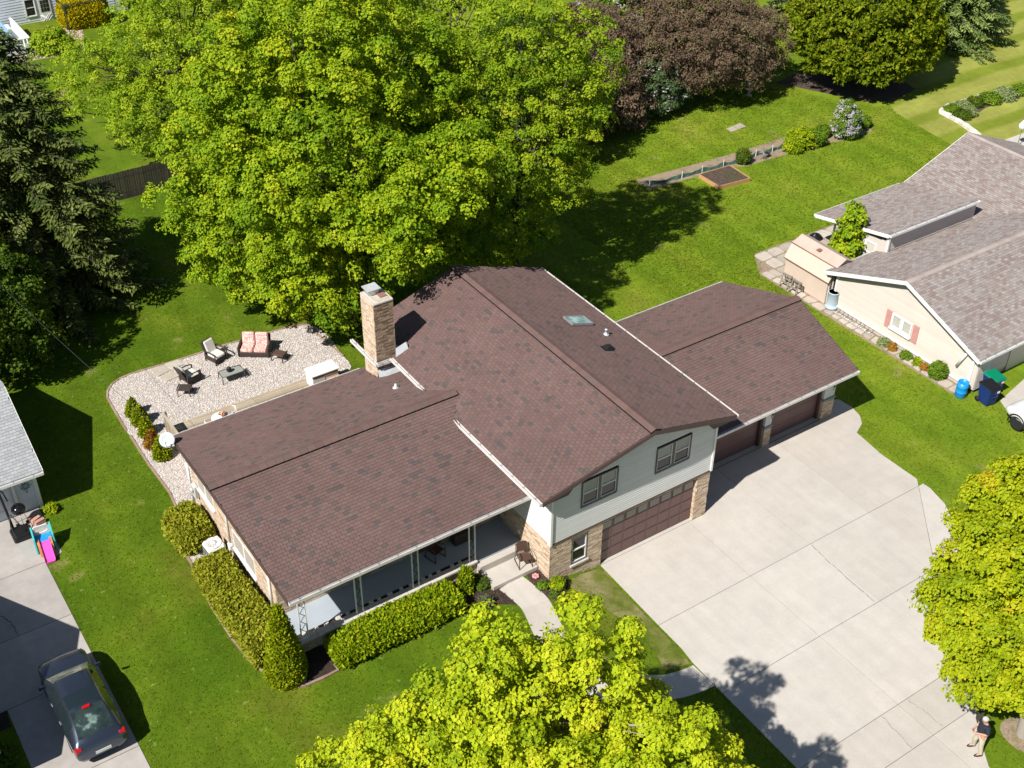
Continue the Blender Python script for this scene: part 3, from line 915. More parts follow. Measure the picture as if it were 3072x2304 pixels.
# ridge vents with cap shingles
def ridge(parent, p, q, k, wd=.22, seg=.33, m=None, rise=.085, ends=True):
    p = Vector(p); q = Vector(q); d = (q - p); L = d.length; d.normalize()
    s = Vector((-d.y, d.x, 0))
    n = max(1, round(L / 1.25)); g = L / n
    for i in range(n):
        b = MB()
        c_ = max(1, round(g / seg))
        for j in range(c_):
            a0 = p + d * (i * g + j * g / c_); a1 = p + d * (i * g + (j + 1) * g / c_ - .006)
            z0 = rise; z1 = rise + .012
            A = [a0 - s * wd + Vector((0, 0, z0 - k * wd)), a0 + Vector((0, 0, z0 + .005)), a0 + s * wd + Vector((0, 0, z0 - k * wd))]
            B = [a1 - s * wd + Vector((0, 0, z1 - k * wd)), a1 + Vector((0, 0, z1 + .005)), a1 + s * wd + Vector((0, 0, z1 - k * wd))]
            dn = Vector((0, 0, -.075))
            A2 = [x + dn for x in A]; B2 = [x + dn for x in B]
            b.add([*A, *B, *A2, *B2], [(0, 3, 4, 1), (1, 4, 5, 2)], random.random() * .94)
            b.add([*A, *B, *A2, *B2], [(0, 6, 9, 3), (2, 5, 11, 8), (0, 1, 7, 6), (1, 2, 8, 7), (3, 9, 10, 4), (4, 10, 11, 5)], 1.)  # cap sides near black: vent edge with its shadow gap painted in
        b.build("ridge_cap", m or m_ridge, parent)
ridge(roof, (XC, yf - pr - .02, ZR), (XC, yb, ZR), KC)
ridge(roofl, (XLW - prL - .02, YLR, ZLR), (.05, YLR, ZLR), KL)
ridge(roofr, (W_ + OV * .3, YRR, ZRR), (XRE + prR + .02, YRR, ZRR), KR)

# fascia / rake boards (brown), a little proud of the roof deck
def board(name, p, q, hgt, th, out, m, parent, drop=0.):
    p = Vector(p); q = Vector(q); o = Vector(out).normalized()
    v = []
    for a in (p, q):
        for t in (0, th):
            for z in (-drop, -drop - hgt):
                v.append(a + o * t + Vector((0, 0, z)))
    b = MB(); b.add(v, [(0, 1, 3, 2), (4, 6, 7, 5), (0, 2, 6, 4), (1, 5, 7, 3), (2, 3, 7, 6), (0, 4, 5, 1)])
    return b.build(name, m, parent)
board("rake_board", (-OV, yf, ZE), (XC, yf - pr, ZR), .2, .03, (0, -1, 0), m_brown, house, .006)
board("rake_board", (XC, yf - pr, ZR), (W_ + OV, yf, ZE), .2, .03, (0, -1, 0), m_brown, house, .006)
board("rake_board", (-OV, yb, ZE), (XC, yb, ZR), .2, .03, (0, 1, 0), m_brown, house, .006)
board("rake_board", (XC, yb, ZR), (W_ + OV, yb, ZE), .2, .03, (0, 1, 0), m_brown, house, .006)
board("rake_board", (XLW, YLF, ZLE), (XLW - prL, YLR, ZLR), .18, .03, (-1, 0, 0), m_brown, house, .006)
board("rake_board", (XLW - prL, YLR, ZLR), (XLW, YLB, ZLE), .18, .03, (-1, 0, 0), m_brown, house, .006)
board("rake_board", (XRE, YRF, ZRE), (XRE + prR, YRR, ZRR), .18, .03, (1, 0, 0), m_brown, house, .006)
board("rake_board", (XRE + prR, YRR, ZRR), (XRE, YRB, ZRE), .18, .03, (1, 0, 0), m_brown, house, .006)
# brown eave returns at the two front corners
b = MB(); b.add([(-OV, -FO + .01, ZE - .2), (.5, -FO + .01, ZE - .2), (1.0, -FO + .01, zc(1.0) - .2), (-OV, 0.3, ZE - .2), (.5, 0.3, ZE - .2), (1.0, .3, zc(1.) - .2)], [(0, 1, 2), (3, 5, 4), (0, 3, 4, 1), (1, 4, 5, 2), (0, 2, 5, 3)]); b.build("eave_return", m_brown, house)
b = MB(); b.add([(W_ + OV, -FO + .01, ZE - .2), (W_ - .5, -FO + .01, ZE - .2), (W_ - 1.0, -FO + .01, zc(W_ - 1.0) - .2), (W_ + OV, 0.3, ZE - .2), (W_ - .5, 0.3, ZE - .2), (W_ - 1.0, .3, zc(W_ - 1.) - .2)], [(0, 2, 1), (3, 4, 5), (0, 1, 4, 3), (1, 2, 5, 4), (0, 3, 5, 2)]); b.build("eave_return", m_brown, house)

# gutters: open troughs with hangers
def gutter(p, q, out, m=m_gutter, wd=.13, parent=house):
    p = Vector(p); q = Vector(q); d = (q - p); L = d.length; d.normalize(); o = Vector(out).normalized()
    Mx = Matrix(((d.x, o.x, 0, p.x), (d.y, o.y, 0, p.y), (0, 0, 1, p.z), (0, 0, 0, 1)))
    b = MB(Mx)
    b.box(0, L, 0, .012, -.12, .005); b.box(0, L, wd - .022, wd, -.12, .012); b.box(0, L, .012, wd - .022, -.12, -.105)
    b.box(0, .012, .012, wd - .022, -.105, .0); b.box(L - .012, L, .012, wd - .022, -.105, .0)
    g = b.build("gutter", m, parent)
    b = MB(Mx)
    n = max(2, int(L / .75))
    for i in range(n):
        x = L * (i + .5) / n
        b.box(x - .012, x + .012, -.03, wd + .006, .006, .02)
    b.build("hanger", m_tin, g)
    return g
yc1 = YLR - (ZLR - ZE) / KL
yc2 = YLR + (ZLR - ZE) / KL
gutter((-OV, yf, ZE - .03), (-OV, yc1 - .06, ZE - .03), (-1, 0, 0))
gutter((-OV, yc2 + .06, ZE - .03), (-OV, 10.70, ZE - .03), (-1, 0, 0))
gutter((-OV - .13, 10.57, ZE - .03), (-1.44, 10.57, ZE - .03), (0, 1, 0))
gutter((-1.42, 10.6, ZE - .03), (-1.42, 12.9, ZE - .03), (-1, 0, 0))
gutter((W_ + OV, yf, ZE - .03), (W_ + OV, yb, ZE - .03), (1, 0, 0))
gutter((XLW, YLF, ZLE - .03), (-.02, YLF, ZLE - .03), (0, -1, 0))
gutter((XLW, YLB, ZLE - .03), (-1.5, YLB, ZLE - .03), (0, 1, 0))
gutter((W_ + .85, YRF, ZRE - .03), (XRE, YRF, ZRE - .03), (0, -1, 0))
gutter((W_ + .7, YRB, ZRE - .03), (XRE, YRB, ZRE - .03), (0, 1, 0))

# ---------------------------------------------------------------- brickwork
BRK = []
BV = {}
def brickwork(parent, Mx, L, H, holes=(), m=None, bl=.30, bh=.066, j=.011, top=None):
    """bricks on a wall face: x along the wall, z up, y=0 the mortar face"""
    m = m or m_brick
    rows = int(H / (bh + j))
    for r in range(rows):
        z = r * (bh + j) + j
        x = -bl * ((r * .5) % 1.0) - (0 if r % 4 < 2 else .08)
        while x < L:
            w = bl * random.choice((1, 1, 1, .72, 1.25))
            xa = max(x, 0); xb = min(x + w - j, L)
            cx_, cz_ = (xa + xb) / 2, z + bh / 2
            segs = [(xa, xb)]
            for (hx0, hx1, hz0, hz1) in holes:
                if hz0 - .02 < cz_ < hz1 + .02:
                    ns = []
                    for (s0, s1) in segs:
                        if s1 <= hx0 or s0 >= hx1: ns.append((s0, s1)); continue
                        if s0 < hx0: ns.append((s0, hx0))
                        if s1 > hx1: ns.append((hx1, s1))
                    segs = ns
            for (s0, s1) in segs:
                if s1 - s0 > .03 and (top is None or z + bh < top((s0 + s1) / 2)):
                    BRK.append((parent, Mx @ TR(s0, 0, z), s1 - s0, bh, random.random(), m))
            x += w
def brick_verts(w, hh, d):
    return [(0, .02, 0), (w, .02, 0), (w, .02, hh), (0, .02, hh), (0, -d, 0), (w, -d, 0), (w, -d, hh), (0, -d, hh)]
BKF = [(4, 5, 6, 7), (4, 0, 1, 5), (5, 1, 2, 6), (6, 2, 3, 7), (7, 3, 0, 4)]
def place_bricks(n_single=300):
    def size(e):
        p = e[1].translation; d = p - CAM
        nn = Vector((e[1][0][1], e[1][1][1], e[1][2][1]))
        dep = d.dot(FW)
        return e[2] * e[3] * max(.02, d.normalized().dot(nn)) / dep ** 2
    L = sorted(BRK, key=size, reverse=True)
    for par, Mx, w, hh, r, m in L[:n_single]:
        dd = .008 + .012 * ((r * 37) % 1)
        k = (round(w, 2), int(r * 16), m.name)
        if k not in BV:
            b = MB(); b.add(brick_verts(k[0], hh, .008 + .012 * ((k[1] * 5) % 7) / 7), BKF, (k[1] + .5) / 16)
            BV[k] = b.mesh("brick", m)
        link("brick", BV[k], par, Mx)
    rest = {}
    for e in L[n_single:]:
        rest.setdefault((e[0].name, e[5].name), []).append(e)
    for _, es in rest.items():
        V = []; R_ = []
        for par, Mx, w, hh, r, m in es:
            A = np.array(Mx); v = np.array(brick_verts(w, hh, .008 + .012 * ((r * 37) % 1)))
            V.append(v @ A[:3, :3].T + A[:3, 3]); R_ += [r] * 5
        F = (np.array(BKF)[None] + (np.arange(len(es)) * 8)[:, None, None]).reshape(-1, 4)
        o = link("bricks", npmesh("bricks", np.concatenate(V), F, np.array(R_), es[0][5]), es[0][0])
        o["kind"] = "stuff"

# ---------------------------------------------------------------- walls of the middle block
ZS = 2.46          # underside of the front siding
b = MB()
FH = [(1.05, 1.86, .82, 2.2), (2.56, 7.42, -1, 2.32)]
b.box(.022, 1.05, .02, .3, -.1, ZS); b.box(1.86, 2.56, .02, .3, -.1, ZS); b.box(1.05, 1.86, .02, .3, -.1, .82); b.box(1.05, 1.86, .02, .3, 2.2, ZS)
b.box(2.56, 7.42, .02, .3, 2.32, ZS); b.box(7.42, W_ - .022, .02, .3, -.1, ZS)
b.box(.02, .3, .3, 12.8, -.1, ZS)                       # west wall, lower
b.box(W_ - .3, W_ - .02, .3, 12.8, -.1, ZS)
b.box(.3, W_ - .3, 12.5, 12.8, -.1, ZS)
wall_low = b.build("brick_wall", m_mortar, house)
brickwork(wall_low, frame((0, .02, 0), (1, 0, 0), (0, 1, 0)), W_, ZS - .02, FH)
brickwork(wall_low, frame((.02, 12.8, .5), (0, -1, 0), (1, 0, 0)), 12.8, ZS - .52)
brickwork(wall_low, frame((7.42, .30, 0), (0, -1, 0), (1, 0, 0)), .28, 2.3)
# upper walls: sheathing and separate siding boards
b = MB()
b.prism([(.03, .03), (W_ - .03, .03), (W_ - .03, 12.78), (.03, 12.78)], ZS + .002, ZE - .17)
m_gap = mat("siding_shadow_line", col=(.07, .075, .075), rough=.9)  # near-black sheathing colour stands in for shadow lines between the boards
sheath = b.build("upper_wall", m_gap, house)
b = MB(); b.add([(.03, .03, ZE - .165), (W_ - .03, .03, ZE - .165), (W_ - .03, .03, zc(W_) - .2), (XC, .03, ZR - .2), (.03, .03, zc(0) - .2),
                 (.03, 12.78, ZE - .165), (W_ - .03, 12.78, ZE - .165), (W_ - .03, 12.78, zc(W_) - .2), (XC, 12.78, ZR - .2), (.03, 12.78, zc(0) - .2)],
                [(0, 1, 2, 3, 4), (9, 8, 7, 6, 5)]); b.build("gable_sheathing", m_gap, house)
WIN = [(1.38, 3.11, 3.72, 4.98), (5.0, 6.78, 3.72, 4.98)]
ex = .117
gable = None
z = ZS
k = 0
while z < ZR - .3:
    z1 = z + ex
    def xr(zz):   # width under the roof
        t = max(0., (zz + .2 - zc(0)) / KC)
        return (-.02 + t, W_ + .02 - t)
    a0, a1 = xr(z); b0, b1 = xr(z1)
    segs = [(a0, a1, b0, b1)]
    for (wx0, wx1, wz0, wz1) in WIN:
        if z1 > wz0 + .01 and z < wz1 - .01:
            ns = []
            for (p0, p1, q0, q1) in segs:
                if p0 < wx0 and p1 > wx1:
                    ns += [(p0, wx0, q0, wx0), (wx1, p1, wx1, q1)]
                else: ns.append((p0, p1, q0, q1))
            segs = ns
    for (p0, p1, q0, q1) in segs:
        if p1 - p0 < .1: continue
        b = MB()
        lo, hi = -.014, -.002
        zb_ = z + .020
        b.add([(p0, lo, zb_), (p1, lo, zb_), (q1, hi, z1), (q0, hi, z1), (p0, .029, zb_), (p1, .029, zb_), (q1, .029, z1), (q0, .029, z1)],
              [(0, 1, 2, 3), (0, 4, 5, 1), (1, 5, 6, 2), (0, 3, 7, 4), (3, 2, 6, 7)], random.random())
        b.build("siding_board", m_siding, sheath)
    z = z1; k += 1
# west upper wall (sunlit) and rear/east sides
def side_boards(Mx, L, z0, z1, m, parent, holes=(), ex=.117):
    z = z0
    while z < z1 - .02:
        zt = min(z + ex, z1)
        segs = [(0, L)]
        for (hx0, hx1, hz0, hz1) in holes:
            if zt > hz0 + .01 and z < hz1 - .01:
                ns = []
                for (s0, s1) in segs:
                    if s0 < hx0 and s1 > hx1: ns += [(s0, hx0), (hx1, s1)]
                    else: ns.append((s0, s1))
                segs = ns
        for s0, s1 in segs:
            b = MB(Mx)
            b.add([(s0, -.028, z), (s1, -.028, z), (s1, -.004, zt), (s0, -.004, zt), (s0, .02, z), (s1, .02, z), (s1, .02, zt), (s0, .02, zt)],
                  [(0, 1, 2, 3), (0, 4, 5, 1), (1, 5, 6, 2), (0, 3, 7, 4), (3, 2, 6, 7)], random.random())
            b.build("siding_board", m, parent)
        z = zt
m_siding_white = mat("white_siding", ramp=[(0, (.68, .68, .66)), (1, (.73, .73, .71))], rough=.5, noises=((1.2, .96, 1.02),))
side_boards(frame((.03, 5.8, 0), (0, -1, 0), (1, 0, 0)), 5.77, ZS, ZE - .17, m_siding_white, sheath, [(4.1, 5.3, 4.35, 4.9)])
side_boards(frame((.03, 12.78, 0), (0, -1, 0), (1, 0, 0)), 4.8, 3.6, ZE - .17, m_siding_white, sheath)
side_boards(frame((W_ - .03, .03, 0), (0, 1, 0), (-1, 0, 0)), 12.7, ZS, ZE - .17, m_siding_white, sheath, ex=.234)
b = MB(); b.box(-.035, .06, -.062, .029, ZS - .03, zc(0) - .22); b.box(-.045, -.0, .032, .12, ZS - .03, ZE - .17); b.build("corner_trim", m_white, house)
b = MB(); b.box(W_ - .06, W_ + .035, -.062, .029, ZS - .03, zc(W_) - .22); b.box(W_, W_ + .045, .032, .12, ZS - .03, ZE - .17); b.build("corner_trim", m_white, house)
b = MB(); b.box(.06, W_ - .06, -.035, .02, ZS - .05, ZS - .004); b.build("drip_edge", m_brown, house)

# windows: frame, sashes with dark panes, blinds pulled half down
def dh_window(Mx, w, hgt, parent, m_fr, lights=2, blind=.55, sill=None, rail=True, sash_m=None):
    b = MB(Mx)
    f = .055
    b.box(-f, w + f, -.05, .02, -f, 0); b.box(-f, w + f, -.05, .02, hgt, hgt + f)
    b.box(-f, 0, -.05, .02, 0, hgt); b.box(w, w + f, -.05, .02, 0, hgt)
    lw = w / lights
    for i in range(1, lights):
        b.box(i * lw - .06, i * lw + .06, -.045, .02, 0, hgt)
    b.box(0, w, .12, .15, 0, hgt)
    fr_ = b.build("window", m_fr, parent)
    for i in range(lights):
        x0 = i * lw + (.06 if i > 0 else .0); x1 = (i + 1) * lw - (.06 if i < lights - 1 else .0)
        s = .045
        b = MB(Mx)
        b.box(x0, x1, -.02, .015, 0, s); b.box(x0, x1, -.02, .015, hgt - s, hgt); b.box(x0, x0 + s, -.02, .015, s, hgt - s); b.box(x1 - s, x1, -.02, .015, s, hgt - s)
        if rail: b.box(x0 + s, x1 - s, -.025, .015, hgt / 2 - .025, hgt / 2 + .025)
        b.build("sash", sash_m or m_white, fr_)
        b = MB(Mx); b.box(x0 + s, x1 - s, .018, .024, s, hgt - s); b.build("pane", m_darkglass, fr_)
        if blind:
            b = MB(Mx)
            z0 = hgt * (1 - blind)
            nn = max(1, int((hgt - s - z0) / .05))
            for q in range(nn):
                zz = z0 + (hgt - s - z0) * q / nn
                b.box(x0 + s + .01, x1 - s - .01, .008, .015, zz, zz + (hgt - s - z0) / nn - .006)
            b.build("blind", m_blind, fr_)
    if sill:
        b = MB(Mx); b.box(-f - .04, w + f + .04, -.12, .02, -f - .09, -f - .001); b.build("sill", sill, fr_)
    return fr_
m_greybrown = mat("grey_brown_frame", col=(.10, .085, .082), rough=.5)
for (x0, x1, z0, z1) in WIN:
    dh_window(frame((x0 + .055, -.0, z0 + .055), (1, 0, 0), (0, 1, 0)), x1 - x0 - .11, z1 - z0 - .11, house, m_greybrown, 2, .5)
dh_window(frame((1.05 + .055, .06, .82 + .055), (1, 0, 0), (0, 1, 0)), .70, 1.27, house, m_greybrown, 1, 0, m_stone)
b = MB()
Mx = frame((-.0, 1.62, 4.36), (0, -1, 0), (1, 0, 0))
dh_window(Mx, 1.1, .52, house, m_white, 1, .9, None, False)

m_dpane = mat("obscured_door_glass", col=(.25, .235, .20), rough=.25)
m_stonegrey = mat("grey_cap_stone", col=(.24, .25, .27), rough=.8)
# main garage door: four rows of raised panels, glazed top row
gd = MB(); gd.box(2.56, 7.42, .15, .20, .0, 2.32); gd = gd.build("garage_door", m_gdoor, house)
NC = 8
pw = (7.42 - 2.56) / NC
for c_ in range(NC):
    for r_ in range(4):
        x0 = 2.56 + c_ * pw + .07; x1 = x0 + pw - .14; z0 = .02 + r_ * .575 + .08; z1 = z0 + .575 - .16
        b = MB()
        if r_ == 3:
            b.box(x0 + .0, x1 - .0, .132, .149, z0 - .04, z1 - .10)
            b.build("door_pane", m_dpane, gd)
        else:
            b.rbox(x0 - .02, x1 + .02, .138, .149, z0 - .02, z1 + .02, .008)
            b.build("door_panel", m_gdoor, gd)
b = MB()
for r_ in range(1, 4): b.box(2.57, 7.41, .1455, .1495, .012 + r_ * .575, .026 + r_ * .575)
b.build("section_joint", m_blackmat, gd)
b = MB(); b.box(2.5, 2.56, .03, .15, 0, 2.36); b.box(7.42, 7.48, .03, .15, 0, 2.36); b.box(2.5, 7.48, .03, .15, 2.32, 2.38)
b.build("garage_door_frame", m_brown, house)
b = MB(); b.box(7.42, 7.47, -.015, .0, 1.6, 1.72); b.build("door_sensor", m_white, house)

# ---------------------------------------------------------------- chimney
ch = MB(); ch.box(-1.385, -.495, 10.765, 11.865, 3.6, 8.0); ch = ch.build("chimney", m_mortar, house)
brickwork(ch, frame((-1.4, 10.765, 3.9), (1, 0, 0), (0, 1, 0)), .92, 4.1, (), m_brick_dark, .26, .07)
brickwork(ch, frame((-1.385, 11.88, 3.9), (0, -1, 0), (1, 0, 0)), 1.13, 4.1, (), m_brick, .30, .066)
brickwork(ch, frame((-.495, 10.75, 4.6), (0, 1, 0), (-1, 0, 0)), 1.13, 3.4, (), m_brick, .30, .066)
b = MB(); b.rbox(-1.42, -.46, 10.73, 11.90, 8.0, 8.075, .03); b.rbox(-1.3, -.58, 10.85, 11.8, 8.075, 8.11, .03); b.build("chimney_cap", m_cap, ch)
b = MB(); b.box(-.93, -.62, 10.98, 11.28, 8.11, 8.15); b.build("flue_tile", m_clay, ch)
b = MB(); b.box(-1.28, -.82, 11.33, 11.72, 8.11, 8.32); b.build("flue_box", m_tin, ch)
b = MB(); b.prism([(-1.36, 11.24), (-.74, 11.24), (-.74, 11.8), (-1.36, 11.8)], 8.36, lambda x, y: 8.40 + (.05 if 11.3 < y < 11.7 else 0)); b.build("flue_cover", m_flash, ch)
# flashing: saddle on the left roof, step flashing on the main roof
b = MB()
def zlr(y, e=.03): return zl(y) + e
b.add([(-1.40, 10.75, zl(10.75) + .35), (-.48, 10.75, zl(10.75) + .35), (-.06, 11.8, zl(11.8) + .25), (-1.40, 10.62, zl(10.62) + .03), (-1.0, 10.48, zl(10.48) + .03), (-.02, 10.5, zl(10.5) + .03), (-.02, 11.95, zl(11.95) + .03)],
      [(0, 3, 4, 1), (1, 4, 5), (1, 5, 6, 2)])
b.build("chimney_flashing", m_flash, ch)
b = MB(); b.add([(-.49, 10.73, zc(-.49) + .30), (.02, 10.73, zc(.02) + .28), (.02, 10.55, zc(.02) + .028), (-.60, 10.55, zc(-.6) + .028)], [(0, 3, 2, 1)])
b.add([(-.47, 10.73, zc(-.47) + .03), (-.2, 10.73, zc(-.2) + .03), (-.2, 11.9, zc(-.2) + .03), (-.47, 11.9, zc(-.47) + .03)], [(0, 1, 2, 3)])
b.build("step_flashing", m_flash, ch)

# ---------------------------------------------------------------- roof fittings
nC = Vector((KC, 0, 1)).normalized(); uC = Vector((0, 1, 0)); vC = Vector((1, 0, -KC)).normalized()
SKM = Matrix(((uC.x, vC.x, nC.x, 6.9), (uC.y, vC.y, nC.y, 7.80), (uC.z, vC.z, nC.z, zc(6.9)), (0, 0, 0, 1)))
SKM = SKM @ Matrix.Rotation(0, 4, 'Z')
b = MB(SKM); b.box(-.36, .36, -.60, -.52, 0, .13); b.box(-.36, .36, .52, .60, 0, .13); b.box(-.36, -.29, -.52, .52, 0, .13); b.box(.29, .36, -.52, .52, 0, .13)
skl = b.build("skylight", m_tin, roof)
b = MB(SKM); b.box(-.29, .29, -.52, .52, .06, .10); b.build("skylight_pane", m_skyglass, skl)
b = MB(SKM); b.box(-.42, .42, -.70, .68, .022, .028); b.build("skylight_flashing", m_brown, skl)
b = MB(TR(7.52, 6.58, zc(7.52))); b.lathe([(.15, .02), (.13, .05), (.06, .07), (.05, .26), (.07, .26), (.07, .30), (0, .31)], 12); b.build("vent_pipe", m_flash, roof)
b = MB(TR(-1.44, 9.11, zl(9.11))); b.lathe([(.15, .02), (.12, .05), (.055, .07), (.05, .22), (0, .225)], 12); b.build("vent_pipe", m_flash, roofl)
Mv = Matrix(((uC.x, vC.x, nC.x, 6.62), (uC.y, vC.y, nC.y, 5.38), (uC.z, vC.z, nC.z, zc(6.62)), (0, 0, 0, 1)))
b = MB(Mv); b.box(-.22, .22, -.25, .25, .02, .035); b.add([(-.2, .2, .03), (.2, .2, .03), (.2, -.16, .03), (-.2, -.16, .03), (-.13, .2, .17), (.13, .2, .17), (.11, -.08, .15), (-.11, -.08, .15)],
        [(4, 7, 6, 5), (0, 4, 5, 1), (1, 5, 6, 2), (2, 6, 7, 3), (3, 7, 4, 0)]); b.build("roof_vent", m_black, roof)

# ---------------------------------------------------------------- left wing
XW = -9.75
b = MB()
b.box(XW + .02, 0, 3.6, 3.85, .3, 3.9)                    # wall behind the porch
b.box(XW + .02, XW + .25, 3.85, 11.5, .3, 3.85)          # west wall
b.box(XW + .02, 0, 11.3, 11.55, .3, 3.85)
b.add([(XW + .02, 3.6, 3.85), (XW + .02, 11.5, 3.85), (XW + .02, YLR, ZLR - .2), (XW + .25, 3.6, 3.85), (XW + .25, 11.5, 3.85), (XW + .25, YLR, ZLR - .2)], [(0, 2, 1), (3, 4, 5), (0, 3, 5, 2), (1, 2, 5, 4)])
wl = b.build("brick_wall", m_mortar, house)
WW = [(5.45, 7.5, 1.5, 2.5), (9.3, 10.95, 2.05, 2.95)]
brickwork(wl, frame((XW + .02, 11.55, .55), (0, -1, 0), (1, 0, 0)), 7.95, 4.7, [(11.55 - y1, 11.55 - y0, z0 - .55, z1 - .55) for (y0, y1, z0, z1) in WW], None, .30, .066,
          top=lambda x: zl(11.55 - x) - .2 - .55)
brickwork(wl, frame((XW + .02, 3.6, 1.15), (1, 0, 0), (0, 1, 0)), 9.7, 2.7, [(2.0, 4.4, .5, 2.0), (6.0, 7.0, -1, 2.1)])
for (y0, y1, z0, z1) in WW:
    dh_window(frame((XW + .05, y1 - .055, z0 + .055), (0, -1, 0), (1, 0, 0)), y1 - y0 - .11, z1 - z0 - .11, house, m_white, 2, .6, m_white, False)
dh_window(frame((XW + 2.055, 3.6, 1.7), (1, 0, 0), (0, 1, 0)), 2.3, 1.4, house, m_white, 3, .4)
b = MB(); b.box(XW + 6.0, XW + 7.0, 3.56, 3.62, 1.16, 3.25); dfr = b.build("front_door", m_gdoor, house)
b = MB(); b.box(XW + 6.2, XW + 6.8, 3.545, 3.56, 2.3, 3.1); b.build("door_pane", m_darkglass, dfr)
b = MB(); b.lathe([(.0, 0), (.03, .0), (.03, .05), (0, .06)], 8, M=TR(XW + 6.9, 3.56, 2.15) @ R3('X', PI / 2)); b.build("door_knob", m_tin, dfr)
b = MB(); b.box(XW - .3, 0, YLF + .02, 3.6, ZLE - .2, ZLE - .17); b.box(XLW + .02, 0, YLB - .65, YLB - .02, ZLE - .2, ZLE - .17); b.build("soffit", m_soffit, house)
# porch
b = MB(); b.box(-9.72, 0, 2.33, 3.6, .5, 1.15); b.box(-2.12, 0, 1.93, 2.33, .5, 1.15); b.build("porch_floor", m_porch, house)
kw = MB(); kw.box(-9.72, -2.14, 1.92, 2.31, .35, 1.18); kw = kw.build("knee_wall", m_mortar, house)
brickwork(kw, frame((-9.74, 1.92, .5), (1, 0, 0), (0, 1, 0)), 7.62, .70)
brickwork(kw, frame((-2.14, 1.92, .5), (0, 1, 0), (-1, 0, 0)), .4, .70)
x = -9.76
while x < -2.12:
    w = min(random.uniform(.5, .85), -2.10 - x)
    b = MB(); b.rbox(x + .004, x + w - .004, 1.80 + random.uniform(-.03, .03), 2.12, 1.19, 1.275 + random.uniform(0, .015), .015); b.build("cap_stone", m_stone, kw)
    x += w
b = MB(); b.box(-9.72, -2.14, 2.08, 2.30, 1.18, 1.21); b.build("planter_soil", m_mulch, kw)
b = MB()
for i in range(16):
    px_ = -9.4 + i * .44 + random.uniform(-.1, .1)
    b.rbox(px_, px_ + random.uniform(.12, .22), 2.12, 2.26, 1.21, 1.21 + random.uniform(.06, .14), .03)
o_ = b.build("planter_stones", m_stone, kw); o_["kind"] = "stuff"
m_greyiron = mat("dark_iron", col=(.05, .055, .06), rough=.5)
for xp in (-9.45, -7.2, -4.8, -2.28):
    b = MB()
    for dx in (-.13, .13): b.box(xp + dx - .022, xp + dx + .022, 1.95, 1.994, 1.265, ZLE - .17)
    b.box(xp - .17, xp + .17, 1.93, 2.01, 1.262, 1.285); b.box(xp - .17, xp + .17, 1.93, 2.01, ZLE - .19, ZLE - .168)
    pc = b.build("porch_column", m_white, house)
    b = MB()
    for k_ in range(6):
        zc0 = 1.45 + k_ * .42
        pts = [(xp + .10 * math.sin(t * 2 * PI), 1.972, zc0 + .4 * t + .03 * math.sin(4 * PI * t)) for t in np.linspace(0, 1, 17)]
        b.tube(pts, .013, 5)
    b.build("scroll", m_greyiron, pc)
# landing and steps
lnd = MB(); lnd.rbox(-2.12, -.03, .70, 1.62, .4, .80, .012); lnd.build("step", m_concrete, house)
b = MB(); b.rbox(-2.12, -.03, 1.62, 1.93, .4, 1.11, .012); b.build("step", m_concrete, house)
b = MB(); b.box(-.04, -.005, 2.0, 2.12, 1.5, 1.68); b.build("outlet_box", m_white, house)
# west wall services
m_conduit = mat("grey_conduit", col=(.5, .5, .48), rough=.5)
b = MB(); b.tube([(XW - .04, 7.85, 3.4), (XW - .04, 7.85, 1.3)], .04, 8); b.build("conduit", m_conduit, house)
b = MB(); b.rbox(XW - .14, XW - .0, 7.66, 7.92, 1.15, 1.5, .02); b.build("disconnect_box", m_white, house)
b = MB(); b.tube([(XW - .09, 11.7, 2.9), (XW - .09, 11.66, 2.3), (XW - .09, 11.60, .7)], .055, 8); b.build("downspout", m_white, house)
b = MB(); b.rbox(XW - .18, XW, 11.0, 11.35, 1.5, 2.1, .03); b.lathe([(.0, 0), (.10, .0), (.10, .10), (0, .11)], 14, M=TR(XW - .18, 11.17, 1.9) @ R3('Y', -PI / 2)); b.build("electric_meter", m_conduit, house)
b = MB(); b.tube([(XW - .05, 3.98, 3.75), (XW - .05, 3.98, .7)], .05, 8); b.build("downspout", m_white, house)

